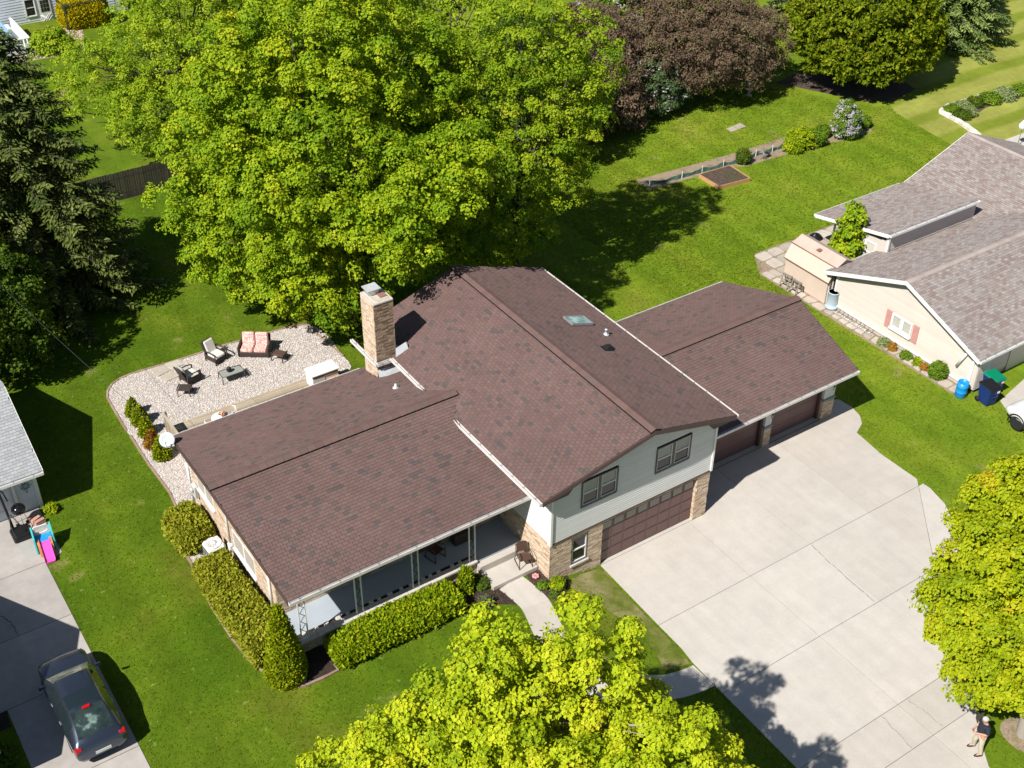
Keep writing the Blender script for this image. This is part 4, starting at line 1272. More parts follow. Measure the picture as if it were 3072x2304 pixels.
# ---------------------------------------------------------------- right wing: two garage doors between brick piers
b = MB()
b.box(W_, 17.42, 9.1, 9.38, 0, ZRE - .1); b.box(17.36, 17.64, 2.24, 9.38, 0, ZRE - .05)
b.add([(17.5, 1.94, ZRE - .05), (17.5, 9.38, ZRE - .05), (17.5, YRR, ZRR - .2), (17.64, 1.94, ZRE - .05), (17.64, 9.38, ZRE - .05), (17.64, YRR, ZRR - .2)], [(0, 2, 1), (3, 4, 5), (0, 3, 5, 2), (1, 2, 5, 4)])
b.box(W_, 17.5, 2.24, 2.3, 2.35, ZRE - .05)
wr = b.build("garage_wall", m_siding, house)
for (x0, x1) in ((13.22, 13.66), (16.93, 17.656)):
    b = MB(); b.box(x0 + .015, x1 - .015, 1.955, 2.4, 0, 1.06); pier = b.build("brick_pier", m_mortar, house)
    brickwork(pier, frame((x0, 1.955, 0), (1, 0, 0), (0, 1, 0)), x1 - x0, 1.06)
    brickwork(pier, frame((x0 + .015, 2.4, 0), (0, -1, 0), (1, 0, 0)), .44, 1.06)
    b = MB(); b.rbox(x0 - .04, x1 + .04, 1.91, 2.3, 1.06, 1.15, .02); b.build("pier_cap", m_stonegrey, pier)
    b = MB(); b.box(x0 + .02, x1 - .02, 1.97, 2.3, 1.15, ZRE - .2); b.build("pier_panel", m_siding, pier)
    xm_ = x0 + .25 if x1 - x0 < .5 else x1 - .3
    b = MB(); b.box(xm_ - .05, xm_ + .05, 1.955, 1.97, 1.75, 1.98); b.tube([(xm_, 1.96, 1.9), (xm_, 1.86, 1.97), (xm_, 1.83, 1.9)], .012, 6)
    b.lathe([(.0, .0), (.05, .01), (.055, .04), (0, .09)], 8, M=TR(xm_, 1.83, 1.85)); b.lathe([(0, -.22), (.035, -.2), (.04, -.18)], 8, M=TR(xm_, 1.83, 1.85))
    lp = b.build("wall_lamp", m_black, pier)
    b = MB(); b.lathe([(.038, -.18), (.055, 0)], 8, M=TR(xm_, 1.83, 1.85)); b.build("lamp_glass", m_lampglass, lp)
for (x0, x1) in ((8.2, 13.22), (13.66, 16.93)):
    b = MB(); b.box(x0, x1, 2.26, 2.30, .02, 2.36); g_ = b.build("garage_door", m_gdoor, house)
    for r_ in range(4):
        b = MB(); b.rbox(x0 + .12, x1 - .12, 2.244, 2.262, .03 + r_ * .58, .03 + r_ * .58 + .565, .01); b.build("door_panel", m_gdoor, g_)
    b = MB(); b.box(x0, x0 + .12, 2.1, 2.26, 0, 2.45); b.box(x1 - .12, x1, 2.1, 2.26, 0, 2.45); b.box(x0 + .12, x1 - .12, 2.1, 2.26, 2.36, 2.45); b.build("garage_door_frame", m_brown, house)
b = MB(); b.box(W_, XRE - .02, YRF + .02, 2.24, ZRE - .2, ZRE - .17); b.build("soffit", m_soffit, house)
b = MB(); b.lathe([(0, -.12), (.06, -.1), (.07, -.02), (0, 0)], 10, M=TR(17.62, 1.4, ZRE - .2)); b.build("floodlight", m_white, house)
b = MB(); b.box(8.2, 17.6, 2.0, 2.26, -.05, .012); b.build("garage_sill", m_concrete, house)
b = MB(); b.box(2.57, 7.41, -.0, .15, -.05, .02); b.build("garage_sill", m_concrete, house)
b = MB(); b.rbox(8.122, 8.26, .25, .6, 1.5, 2.2, .03); b.build("meter_box", m_black, house)
place_bricks(300)
# ================================================================ the cream house on the right
def keyed(*a): return a
XN = 24.6                       # west wall
NX0 = 24.25; NYF = -.72; NYB = 9.1; NYR = 4.16; NZE = 2.12; NZR = 3.98; KN = (NZR - NZE) / (NYR - NYF)
nh = empty("house", (30, 4, 0), 0, "cream sided house with a mottled tan shingle roof and pink shutters", "house")
def zn(y): return NZR - KN * abs(y - NYR)
b = MB(); NXE = 46
roof_slab(b, [(NX0, NYF, NZE - D_), (NXE, NYF, NZE - D_), (NXE, NYR, NZR - D_), (NX0, NYR, NZR - D_)], .15)
roof_slab(b, [(NX0, NYR, NZR - D_), (NXE, NYR, NZR - D_), (NXE, NYB, NZE - D_), (NX0, NYB, NZE - D_)], .15)
nroof = b.build("roof", m_roofdeck, nh)
NRX = 40.0; NRZ = 4.35; NRW = 34.75; NRE_ = 45.25; NRZE = 2.35; NYN = 13.4      # the north-south part with its ridge along Y
KNR = (NRZ - NRZE) / (NRX - NRW)
def znr(x): return NRZ - KNR * abs(x - NRX)
b = MB()
roof_slab(b, [(NRW, 0, NRZE - D_), (NRX, 0, NRZ - D_), (NRX, NYN, NRZ - D_), (NRW, NYN, NRZE - D_)], .15)
roof_slab(b, [(NRX, 0, NRZ - D_), (NRE_, 0, NRZE - D_), (NRE_, NYN, NRZE - D_), (NRX, NYN, NRZ - D_)], .15)
nroof2 = b.build("roof", m_roofdeck, nh)
# raised rear wing: single slope falling to the north
WX0 = 27.8; WX1 = 35.2; WY0 = 8.34; WY1 = 13.45; WZ0 = 3.5; WZ1 = 2.42; KW = (WZ0 - WZ1) / (WY1 - WY0)
def zw(y): return WZ0 - KW * (y - WY0)
b = MB(); roof_slab(b, [(WX0, WY0, WZ0 - D_), (35.0, WY0, WZ0 - D_), (35.0, WY1, WZ1 - D_), (WX0, WY1, WZ1 - D_)], .15)
nroof3 = b.build("roof", m_roofdeck, nh)
nf = Vector((0, NYR - NYF, NZR - NZE))
shingle_field("n1", (NX0, NYF, NZE), (1, 0, 0), nf, 16, nf.length, keep=lambda p: zn(p.y) > znr(p.x) - .08 or p.x < NRW, tab=.27)
nb_ = Vector((0, NYR - NYB, NZR - zn(NYB)))
shingle_field("n1", (NXE, NYB, zn(NYB)), (-1, 0, 0), nb_, NXE - NX0, nb_.length, u0=lambda t: 6., keep=lambda p: (zn(p.y) > znr(p.x) - .08 or p.x < NRW) and not (35 > p.x > WX0 + .3 and p.y > WY0), tab=.27)
nw = Vector((NRX - NRW, 0, NRZ - NRZE))
shingle_field("n1", (NRW, NYN, NRZE), (0, -1, 0), nw, 10.5, nw.length, keep=lambda p: p.z > zn(p.y) - .08 and (p.y < WY0 or p.x > 34.9 or p.z > zw(p.y) - .08), tab=.27)
ne = Vector((NRX - NRE_, 0, NRZ - NRZE))
shingle_field("n1", (NRE_, 3, NRZE), (0, 1, 0), ne, 10.4, ne.length, tab=.27)
ww_ = Vector((0, WY0 - WY1, WZ0 - WZ1))
shingle_field("n1", (35.0, WY1, WZ1), (-1, 0, 0), ww_, 35.0 - WX0, ww_.length, keep=lambda p: p.z > znr(p.x) - .06 or p.x < NRW, tab=.27)
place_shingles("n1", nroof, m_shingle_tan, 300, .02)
ridge(nroof, (NX0 - .02, NYR, NZR), (39, NYR, NZR), KN, .16, .3, m_ridge_tan, .03)
ridge(nroof2, (NRX, NYR, NRZ), (NRX, NYN + .02, NRZ), KNR, .16, .3, m_ridge_tan, .03)
for p, q in (((NX0, NYF, NZE), (NX0, NYR, NZR)), ((NX0, NYR, NZR), (NX0, NYB, zn(NYB)))):
    board("rake_board", p, q, .22, .03, (-1, 0, 0), m_white, nh, -.012)
board("rake_board", (WX0, WY0, WZ0), (WX0, WY1, WZ1), .20, .03, (-1, 0, 0), m_white, nh, -.012)
board("rake_board", (NRW, NYN, NRZE), (NRX, NYN, NRZ), .20, .03, (0, 1, 0), m_white, nh, -.012)
gutter((NX0, NYF, NZE - .03), (NXE, NYF, NZE - .03), (0, -1, 0), m_white, .13, nh)
gutter((NX0, NYB, zn(NYB) - .03), (WX0 + .1, NYB, zn(NYB) - .03), (0, 1, 0), m_white, .13, nh)
gutter((WX0, WY0, WZ0 - .0), (34.98, WY0, WZ0 - .0), (0, -1, 0), m_white, .15, nh)
gutter((WX0, WY1, WZ1 - .03), (NRW, WY1, WZ1 - .03), (0, 1, 0), m_white, .12, nh)
# walls
b = MB()
b.box(XN + .03, 45, NYF + .5, 8.6, .28, NZE - .06)
b.add([(XN + .03, NYF + .5, NZE - .065), (XN + .03, 8.6, NZE - .065), (XN + .03, NYR, NZR - .2), (XN + .2, NYF + .5, NZE - .065), (XN + .2, 8.6, NZE - .065), (XN + .2, NYR, NZR - .2)], [(0, 2, 1), (3, 4, 5), (0, 3, 5, 2), (1, 2, 5, 4)])
b.box(29.6, 44.5, 8.6, 12.9, .1, 2.2); b.box(28.0, 34.95, 8.44, 8.62, 1.5, WZ0 - .12)
b.box(28.0, 29.6, 8.62, 8.9, .1, 2.9)
nwall = b.build("wall", m_siding_cream, nh)
def nh_boards(Mx, L, z0, z1f, holes=()):
    z = z0; exn = .128
    while True:
        zt = z + exn
        s0, s1 = 0, L
        if z1f:
            # trim to the gable
            ya0, ya1 = z1f(zt)
            s0, s1 = ya0, ya1
        if s1 - s0 < .3 or zt > NZR: break
        segs = [(s0, s1)]
        for (h0, h1, k0, k1) in holes:
            if zt > k0 + .01 and z < k1 - .01:
                ns = []
                for a_, c_ in segs:
                    if a_ < h0 and c_ > h1: ns += [(a_, h0), (h1, c_)]
                    else: ns.append((a_, c_))
                segs = ns
        for a_, c_ in segs:
            bb = MB(Mx)
            bb.add([(a_, -.018, z), (c_, -.018, z), (c_, -.004, zt), (a_, -.004, zt), (a_, .03, z), (c_, .03, z), (c_, .03, zt), (a_, .03, zt)], [(0, 1, 2, 3), (0, 4, 5, 1), (3, 2, 6, 7), (1, 5, 6, 2), (0, 3, 7, 4)], random.random())
            bb.build("siding_board", m_siding_cream, nwall)
        z = zt
# west gable: x runs from the rear corner (y=8.6) to the front corner
def gab(zt):
    t = max(0, (zt + .14 - zn(8.6)) / KN)
    t2 = max(0, (zt + .14 - zn(NYF + .5)) / KN)
    return (t, 8.6 - (NYF + .5) - t2)
nh_boards(frame((XN + .03, 8.6, 0), (0, -1, 0), (1, 0, 0)), 8.8, .30, gab, [(8.6 - 4.78, 8.6 - 3.48, .9, 1.72)])
side_boards(frame((XN, NYF + .5, 0), (1, 0, 0), (0, 1, 0)), 20, .3, NZE - .1, m_siding_cream, nwall, ex=.128)
side_boards(frame((28.0, 8.44, 0), (1, 0, 0), (0, 1, 0)), 7, 2.1, WZ0 - .14, m_siding_cream, nwall, ex=.128)
b = MB(); b.box(XN - .03, XN + .1, NYF + .44, NYF + .56, .2, NZE); b.box(XN - .03, XN + .06, 8.5, 8.63, .2, NZE - .1); b.box(XN - .05, XN + .02, NYF + .5, 8.6, .22, .30); b.box(27.95, 28.07, 8.38, 8.5, 2, WZ0 - .15); b.build("corner_trim", m_white, nh)
b = MB(); b.box(XN + .02, 45, NYF + .52, 8.58, -.1, .28); b.build("foundation", m_cap, nh)
dh_window(frame((XN + .01, 4.72, .97), (0, -1, 0), (1, 0, 0)), 1.18, .68, nh, m_white, 2, .93, m_white, False)
for (y0, y1) in ((4.78, 5.14), (3.07, 3.42)):
    bb = MB(frame((XN + .01, y1, .77), (0, -1, 0), (1, 0, 0)))
    m_shut = bpy.data.materials.get("pink_shutter") or mat("pink_shutter", col=(.52, .27, .25), rough=.6, noises=((5, .92, 1.05),))
    w_ = y1 - y0
    bb.box(0, w_, -.035, 0, 0, 1.0); s_ = bb.build("shutter", m_shut, nh)
    bb = MB(frame((XN + .01, y1, .77), (0, -1, 0), (1, 0, 0)))
    for k_ in range(18):
        z_ = .05 + k_ * .05
        if abs(z_ - .5) > .03: bb.box(.05, w_ - .05, -.045, -.035, z_, z_ + .03)
    bb.build("louvre", m_shut, s_)
dh_window(frame((26.75, 8.42, 0), (1, 0, 0), (0, 1, 0)) if False else frame((28.02, 9.9, 1.2), (0, -1, 0), (1, 0, 0)), .7, 1.2, nh, m_white, 1, .5)
b = MB(); b.tube([(29.3, 13.2, .0), (29.3, 13.2, WZ1 - .15)], .07, 8); b.build("porch_post", m_white, nh)
b = MB(); b.box(28.0, 29.6, 12.6, 13.3, 0, .06); b.build("porch_slab", m_concrete, nh)
b = MB(); b.box(28.02, 28.15, 8.9, 10.6, .1, 2.8); b.build("wall", m_siding_cream, nh)
b = MB(); b.tube([(XN + .02, NYF + .9, NZE - .1), (XN - .1, NYF + .9, NZE - .25), (XN - .1, NYF + 1.25, 1.0)], .065, 8); b.tube([(XN - .08, NYF + .42, NZE - .2), (XN - .08, NYF + .42, .25), (XN - .2, NYF + .35, .12)], .05, 8); b.build("downspout", m_white, nh)
b = MB(); b.box(XN - .02, XN + .9, NYF + .1, NYF + .49, .2, NZE - .14); b.build("corner_bay", m_siding_cream, nh)
side_boards(frame((XN - .02, NYF + .1, 0), (1, 0, 0), (0, 1, 0)), .92, .22, NZE - .2, m_siding_cream, nh, ex=.128)
b = MB(); b.box(27.5, 32.4, NYF + .44, NYF + .49, .0, 2.0); g_ = b.build("garage_door", m_siding_cream, nh)
b = MB(TR(37.2, 6.9, zn(6.9))); b.lathe([(.12, -.1), (.08, .05), (.05, .35), (.1, .36), (.06, .45), (0, .46)], 10); b.build("vent_pipe", m_bronze, nh)

# ---------------------------------------------------------------- shed
m_shed = mat("shed_board", col=(.56, .45, .37), rough=.85, noises=((2, .93, 1.05),))
m_shedroof = mat("shed_roof", col=(.47, .37, .31), rough=.85, noises=((2, .88, 1.08),))
m_shedtrim = mat("shed_trim", col=(.24, .12, .085), rough=.8)
shed = empty("shed", (25.3, 10.6, 0), 0, "small pinkish beige garden shed with barn roof behind the cream house", "shed")
b = MB()
sx0, sx1, sy0, sy1 = 24.42, 26.5, 9.0, 12.1
prof = [(sx0, 1.5), (sx0 + .38, 2.12), (sx0 + (sx1 - sx0) / 2, 2.45), (sx1 - .38, 2.12), (sx1, 1.5)]
pl = [(sx0, .05)] + prof + [(sx1, .05)]
v = [(x, sy0, z) for x, z in pl] + [(x, sy1, z) for x, z in pl]
n = len(pl)
b.add(v, [tuple(range(n)), tuple(range(2 * n - 1, n - 1, -1))] + [(i, n + i, n + (i + 1) % n, (i + 1) % n) for i in range(n)])
b.build("wall", m_shed, shed)
pr_ = [(sx0 - .09, 1.40), (sx0 + .36, 2.15), ((sx0 + sx1) / 2, 2.5), (sx1 - .36, 2.15), (sx1 + .09, 1.40)]
for i in range(4):
    (xa, za), (xb, zb) = pr_[i], pr_[i + 1]
    b = MB(); b.add([(xa, sy0 - .09, za), (xb, sy0 - .09, zb), (xb, sy1 + .09, zb), (xa, sy1 + .09, za), (xa, sy0 - .09, za - .05), (xb, sy0 - .09, zb - .05), (xb, sy1 + .09, zb - .05), (xa, sy1 + .09, za - .05)],
                    [(0, 1, 2, 3), (7, 6, 5, 4), (0, 4, 5, 1), (1, 5, 6, 2), (2, 6, 7, 3), (3, 7, 4, 0)])
    b.build("roof_panel", m_shed if i in (0,) else m_shedroof, shed)
b = MB(); b.tube([(pr_[1][0], sy0 - .1, pr_[1][1] + .01), (pr_[1][0], sy1 + .1, pr_[1][1] + .01)], .03, 6); b.tube([(sx0 - .09, sy0 - .1, 1.39), (sx0 - .09, sy1 + .1, 1.39)], .025, 6)
b.box(25.0, 25.3, 10.4, 10.65, 2.37, 2.40); b.build("trim_strip", m_shedtrim, shed)
b = MB(); b.box(sx0 - .02, sx1, sy0 - .01, sy1, 0, .06); b.build("sill_beam", m_shedtrim, shed)
for k_ in range(4):
    b = MB(); b.box(sx0 + .1 + k_ * .27, sx0 + .17 + k_ * .27, sy0 - .05, sy0 - .001, .1, 1.62); b.build("batten", m_siding_cream, shed)
# ---------------------------------------------------------------- small things by the cream house
m_bingrey = mat("pale_blue_plastic", col=(.40, .50, .57), rough=.5)
t = tag(empty("rain_barrel", (24.5, 8.55, .03)), "pale blue tapered barrel on a round base beside the shed", "barrel")
b = MB(TR(24.5, 8.55, .05)); b.lathe([(.34, 0), (.36, .1), (.34, .14), (.30, .16), (.31, .3), (.28, .9), (.30, .92), (.30, .97), (.26, .97)], 20); b.build("body", m_bingrey, t)
b = MB(TR(24.5, 8.55, 1.02)); b.lathe([(.0, -.02), (.20, -.02), (.22, 0), (.27, .0)], 20); b.build("lid", m_bingrey, t)
# ladder on the ground
lad = tag(empty("ladder", (24.45, 6.9, .05)), "aluminium ladder lying on the stones along the cream wall", "ladder")
lad.rotation_euler = (0, 0, 0)
Ml = TR(24.2, 8.2, .08)
for dx in (0, .42):
    b = MB(Ml @ R3('Y', -.30)); b.box(dx - .015, dx + .015, -2.75, 0, -.03, .03); b.build("rail", m_tin, lad)
for k_ in range(9):
    b = MB(Ml @ R3('Y', -.30)); b.tube([(.0, -.2 - k_ * .29, .0), (.42, -.2 - k_ * .29, 0)], .017, 6); b.build("rung", m_tin, lad)
# sawhorses leaning by the shed
sw = local(empty("sawhorse", (0, 0, 0), 0, "weathered grey sawhorse beside the shed wall, the nearer of the pair", "sawhorse", "sawhorses by the shed"))
b = MB(); b.box(-.32, .32, -.045, .045, .62, .70); b.build("beam", m_greywood, sw)
for sx_ in (-1, 1):
    for sy_ in (-1, 1):
        b = MB(); b.add([(sx_ * .24 - .03, sy_ * .30 - .02, 0), (sx_ * .24 + .03, sy_ * .30 - .02, 0), (sx_ * .24 + .03, sy_ * .30 + .02, 0), (sx_ * .24 - .03, sy_ * .30 + .02, 0),
                         (sx_ * .24 - .03, sy_ * .05 - .02, .7), (sx_ * .24 + .03, sy_ * .05 - .02, .7), (sx_ * .24 + .03, sy_ * .05 + .02, .7), (sx_ * .24 - .03, sy_ * .05 + .02, .7)],
                        [(0, 3, 2, 1), (4, 5, 6, 7), (0, 1, 5, 4), (1, 2, 6, 5), (2, 3, 7, 6), (3, 0, 4, 7)]); b.build("leg", m_greywood, sw)
b = MB(); b.box(-.22, .22, -.2, -.16, .25, .33); b.box(-.22, .22, .16, .2, .25, .33); b.build("brace", m_greywood, sw)
remember(sw)
sw.location = (24.0, 10.7, .05); sw.rotation_euler = (0, 0, PI / 2)
dup(sw, (24.02, 11.45, .05), PI / 2 + .15, "weathered grey sawhorse beside the shed wall, the farther of the pair")
# blue barrel and the two wheeled bins
m_blue = mat("bright_blue_plastic", col=(.012, .25, .62), rough=.4)
t = tag(empty("blue_barrel", (23.95, -.42, 0)), "bright blue open barrel at the corner of the cream house", "barrel")
b = MB(TR(23.95, -.42, 0)); b.lathe([(.24, 0), (.27, .05), (.27, .28), (.285, .3), (.27, .32), (.27, .58), (.285, .6), (.27, .62), (.26, .84), (.235, .84), (.24, .5), (.22, .06), (0, .06)], 22); b.build("body", m_blue, t)
b = MB(TR(23.95, -.42, .0)); b.lathe([(.0, .55), (.235, .55)], 22); b.build("water", m_darkglass, t)
m_navy = mat("navy_plastic", col=(.008, .03, .16), rough=.45)
m_greenlid = mat("green_plastic", col=(.0, .19, .10), rough=.45)
def wheelie(name, loc, rz, lidm, label):
    t = local(empty(name, loc, rz, label, "wheelie bin", "wheelie bins at the house corner"))
    b = MB(); b.add([(-.26, -.3, .06), (.26, -.3, .06), (.26, .26, .06), (-.26, .26, .06), (-.34, -.40, 1.0), (.34, -.40, 1.0), (.34, .38, 1.0), (-.34, .38, 1.0)], [(0, 3, 2, 1), (0, 1, 5, 4), (1, 2, 6, 5), (2, 3, 7, 6), (3, 0, 4, 7), (4, 5, 6, 7)])
    b.rbox(-.36, .36, -.43, .40, .94, 1.0, .03); b.rbox(-.16, .16, -.42, -.38, .55, .62, .01); b.build("body", m_navy, t)
    b = MB(); b.add([(-.37, -.46, 1.0), (.37, -.46, 1.0), (.37, .42, 1.02), (-.37, .42, 1.02), (-.33, -.42, 1.05), (.33, -.42, 1.05), (.33, .36, 1.12), (-.33, .36, 1.12)], [(0, 3, 2, 1), (4, 5, 6, 7), (0, 1, 5, 4), (1, 2, 6, 5), (2, 3, 7, 6), (3, 0, 4, 7)])
    b.box(-.18, .18, -.40, -.36, 1.055, 1.075); b.build("lid", lidm, t)
    b = MB(); b.tube([(-.3, .44, 1.0), (.3, .44, 1.0)], .02, 6); b.build("handle", m_black, t)
    for sx_ in (-1, 1):
        b = MB(); b.lathe([(0, -.03), (.13, -.03), (.13, .03), (0, .03)], 14, M=TR(sx_ * .3, .3, .13) @ R3('Y', PI / 2)); b.build("wheel", m_blackmat, t)
    b = MB(); b.box(.1, .24, -.425, -.405, .78, .9); b.build("sticker", m_white, t)
    return t
wheelie("wheeled_bin", (24.55, -1.45, .02), -.18, m_black, "navy wheeled bin with a black lid, in front at the cream house corner")
wheelie("wheeled_bin", (25.35, -1.05, .02), -.10, m_greenlid, "navy wheeled bin with a bright green lid at the cream house corner")

# ================================================================ cars
m_grey = mat("grey_car_paint", col=(.06, .075, .105), rough=.28, metal=.75, spec=.5, coat=.8)
m_carwhite = mat("white_car_paint", col=(.74, .75, .76), rough=.3, spec=.5, coat=.8)
m_carglass = mat("car_glass", col=(.012, .02, .022), rough=.04, spec=.8, coat=.3)
m_windshield = mat("windscreen_glass", ramp=[(.35, (.07, .085, .06)), (.6, (.20, .21, .16))], src=2.5, rough=.05, spec=.7)
m_red = mat("red_lens", col=(.42, .008, .008), rough=.2)
m_clear = mat("lamp_lens", col=(.55, .57, .58), rough=.12)
m_tyre = mat("tyre", col=(.016, .016, .017), rough=.85)
m_rim = mat("alloy_rim", col=(.62, .62, .63), rough=.3, metal=.6)
m_plate = mat("number_plate", col=(.6, .62, .6), rough=.5)
m_interior = mat("car_interior", ramp=[(.40, (.016, .024, .024)), (.58, (.03, .05, .045)), (.64, (.13, .19, .17)), (.72, (.26, .33, .30))], src=1.9, rough=.08, spec=.6)

def car(name, label, loc, rz, paint, L, Wd, stations, glass, wheels, cat="car", rims=m_rim, wr=.33):
    """stations along +y (front): (y, half width low, half width belt, z low, z belt, half width top, z top)"""
    t = local(empty(name, loc, rz, label, cat))
    V = []; nS = len(stations)
    ring_n = None
    for (y, wl_, wb, zl_, zb, wt, zt) in stations:
        half = [(wl_ * .72, zl_), (wl_ * .96, zl_ + .04), (wb * 1.0, zl_ + (zb - zl_) * .42), (wb * .995, zl_ + (zb - zl_) * .72), (wb * .965, zb), (wt + (wb * .965 - wt) * .14, zb + (zt - zb) * .80), (wt * .93, zt - .012), (wt * .5, zt + .015)]
        ring = [(x, y, z) for x, z in half] + [(0, y, zt + .022)] + [(-x, y, z) for x, z in half[::-1]]
        ring_n = len(ring)
        V += ring
    F = []; G = {}
    for i in range(nS - 1):
        for k in range(ring_n - 1):
            f = (i * ring_n + k, (i + 1) * ring_n + k, (i + 1) * ring_n + k + 1, i * ring_n + k + 1)
            g = glass(i, k, ring_n)
            (G.setdefault(g, []) if g else F).append(f)
    F.append(tuple(range(ring_n))); F.append(tuple(range((nS - 1) * ring_n + ring_n - 1, (nS - 1) * ring_n - 1, -1)))
    b = MB(); b.add(V, F, 0, True); body = b.build("body", paint, t)
    for g, fs in G.items():
        nm, mm = g
        used = sorted({i for f in fs for i in f}); mp = {i: q for q, i in enumerate(used)}
        b = MB(); b.add([V[i] for i in used], [tuple(mp[i] for i in f) for f in fs], 0, True); b.build(nm, mm, t)
    b = MB(); b.box(-Wd * .40, Wd * .40, stations[1][0] + .3, stations[-2][0] - .3, .18, .42); b.build("floor_pan", m_blackmat, t)
    for (wy, sx_) in wheels:
        Mx = TR(sx_ * (Wd / 2 - .12), wy, wr) @ R3('Y', PI / 2 * sx_)
        b = MB(Mx); b.lathe([(wr * .66, -.10), (wr * .92, -.11), (wr, -.07), (wr, .07), (wr * .92, .11), (wr * .66, .10)], 26); wt_ = b.build("wheel", m_tyre, t)
        b = MB(Mx); b.lathe([(0, .05), (wr * .10, .09), (wr * .16, .08), (wr * .60, .085), (wr * .66, .10), (wr * .67, .02), (0, .0)], 26)
        for q in range(5):
            a_ = q * 2 * PI / 5
            b.box(wr * .1, wr * .6, -.028, .028, .06, .098, M=R3('Z', a_))
        b.build("rim", rims, wt_)
    return t, body
# dark grey hatchback: front points to +y
ST = [(-2.38, .62, .70, .42, .62, .62, .64), (-2.33, .72, .82, .30, .74, .74, .80), (-2.20, .78, .86, .26, .86, .72, .98), (-2.02, .80, .875, .24, .95, .66, 1.06),
      (-1.5, .80, .885, .22, .97, .60, 1.30), (-1.12, .80, .89, .20, .97, .575, 1.445), (-.98, .80, .89, .2, .97, .575, 1.46), (-.35, .80, .89, .2, .96, .585, 1.475), (-.25, .80, .89, .2, .96, .585, 1.475), (.42, .80, .89, .2, .95, .565, 1.42), (.55, .80, .89, .2, .95, .57, 1.38), (.9, .80, .885, .2, .94, .62, 1.16), (1.22, .80, .88, .2, .935, .70, .965),
      (1.5, .79, .87, .22, .90, .66, .935), (1.9, .77, .85, .24, .83, .62, .865), (2.18, .70, .78, .28, .72, .58, .76), (2.34, .60, .66, .36, .60, .50, .63)]
def glass1(i, k, n):
    side = k in (4, 5 - 1) or k in (n - 2 - 4,)
    if k == 4 or k == n - 6:
        if i in (5, 6, 8, 9): return ("side_window", m_carglass)
        if i == 4: return ("quarter_window", m_carglass)
    top = 5 <= k <= n - 7
    if top and i in (10, 11): return ("windscreen", m_windshield)
    if (6 <= k <= n - 8) and i in (3, 4): return ("rear_window", m_interior)
    if (6 <= k <= n - 8) and i in (6,): return ("glass_roof", m_carglass)
    return None
hc, hb = car("hatchback", "dark grey hatchback parked on the old driveway, its tail to the street", (-17.12, 3.72, .62), 0, m_grey, 4.77, 1.78, ST, glass1, [(1.42, 1), (1.42, -1), (-1.35, 1), (-1.35, -1)])
for sx_ in (-1, 1):
    b = MB(); b.rbox(sx_ * .73 - .12, sx_ * .73 + .12, -2.30, -2.12, .72, .93, .04); b.build("tail_lamp", m_red, hc)
    b = MB(); b.rbox(sx_ * .58 - .16, sx_ * .58 + .16, 2.02, 2.20, .63, .74, .04); b.build("headlight", m_clear, hc)
    b = MB(); b.add([(sx_ * .88, .92, .98), (sx_ * 1.08, .86, .97), (sx_ * 1.08, .80, .97), (sx_ * .88, .84, .98), (sx_ * .88, .92, 1.06), (sx_ * 1.07, .86, 1.10), (sx_ * 1.07, .80, 1.10), (sx_ * .88, .84, 1.06)], [(0, 3, 2, 1), (4, 5, 6, 7), (0, 1, 5, 4), (1, 2, 6, 5), (2, 3, 7, 6), (3, 0, 4, 7)]); b.build("mirror", m_grey, hc)
    for yy in (.05, -.85):
        b = MB(); b.rbox(sx_ * .89 - .012, sx_ * .89 + .012, yy, yy + .16, .80, .83, .01); b.build("door_handle", m_rim, hc)
b = MB(); b.rbox(-.14, .14, -1.20, -1.08, 1.455, 1.50, .02); b.build("brake_lamp", m_red, hc)
b = MB(); b.box(-.26, .26, -2.395, -2.36, .50, .62); b.build("number_plate", m_plate, hc)
b = MB(); b.rbox(-.62, .62, -2.33, -2.27, .745, .765, .005); b.build("tail_strip", m_rim, hc)
# white suv, nose to the west
SV = [(-2.35, .7, .8, .5, .9, .7, 1.2), (-2.3, .8, .9, .4, 1.05, .72, 1.62), (-1.2, .82, .94, .3, 1.08, .70, 1.72), (.1, .82, .94, .3, 1.06, .69, 1.70), (.55, .82, .94, .3, 1.05, .70, 1.60), (1.15, .82, .94, .3, 1.04, .78, 1.08), (1.6, .82, .93, .32, 1.0, .76, 1.04), (2.05, .80, .90, .36, .92, .70, .96), (2.28, .72, .80, .42, .78, .58, .82), (2.40, .6, .66, .5, .66, .5, .70)]
def glass2(i, k, n):
    if (k == 4 or k == n - 6) and i in (1, 2, 3): return ("side_window", m_carglass)
    if (5 <= k <= n - 7) and i == 4: return ("windscreen", m_windshield)
    return None
sv, sb = car("suv", "white sport utility car whose front end shows at the right edge", (24.74, -5.12, .03), -.06, m_carwhite, 4.8, 1.9, SV, glass2, [(1.5, 1), (1.5, -1), (-1.4, 1), (-1.4, -1)], "car", m_rim, .37)
for sx_ in (-1, 1):
    b = MB(); b.rbox(sx_ * .68 - .14, sx_ * .68 + .14, 2.0, 2.24, .74, .86, .05); b.build("headlight", m_clear, sv)
    b = MB()
    pts = [(sx_ * .935, 1.5 + .46 * math.cos(a_), .37 + .46 * math.sin(a_)) for a_ in np.linspace(-.2, PI + .2, 15)]
    b.tube(pts, .035, 6); b.build("wheel_arch", m_blackmat, sv)

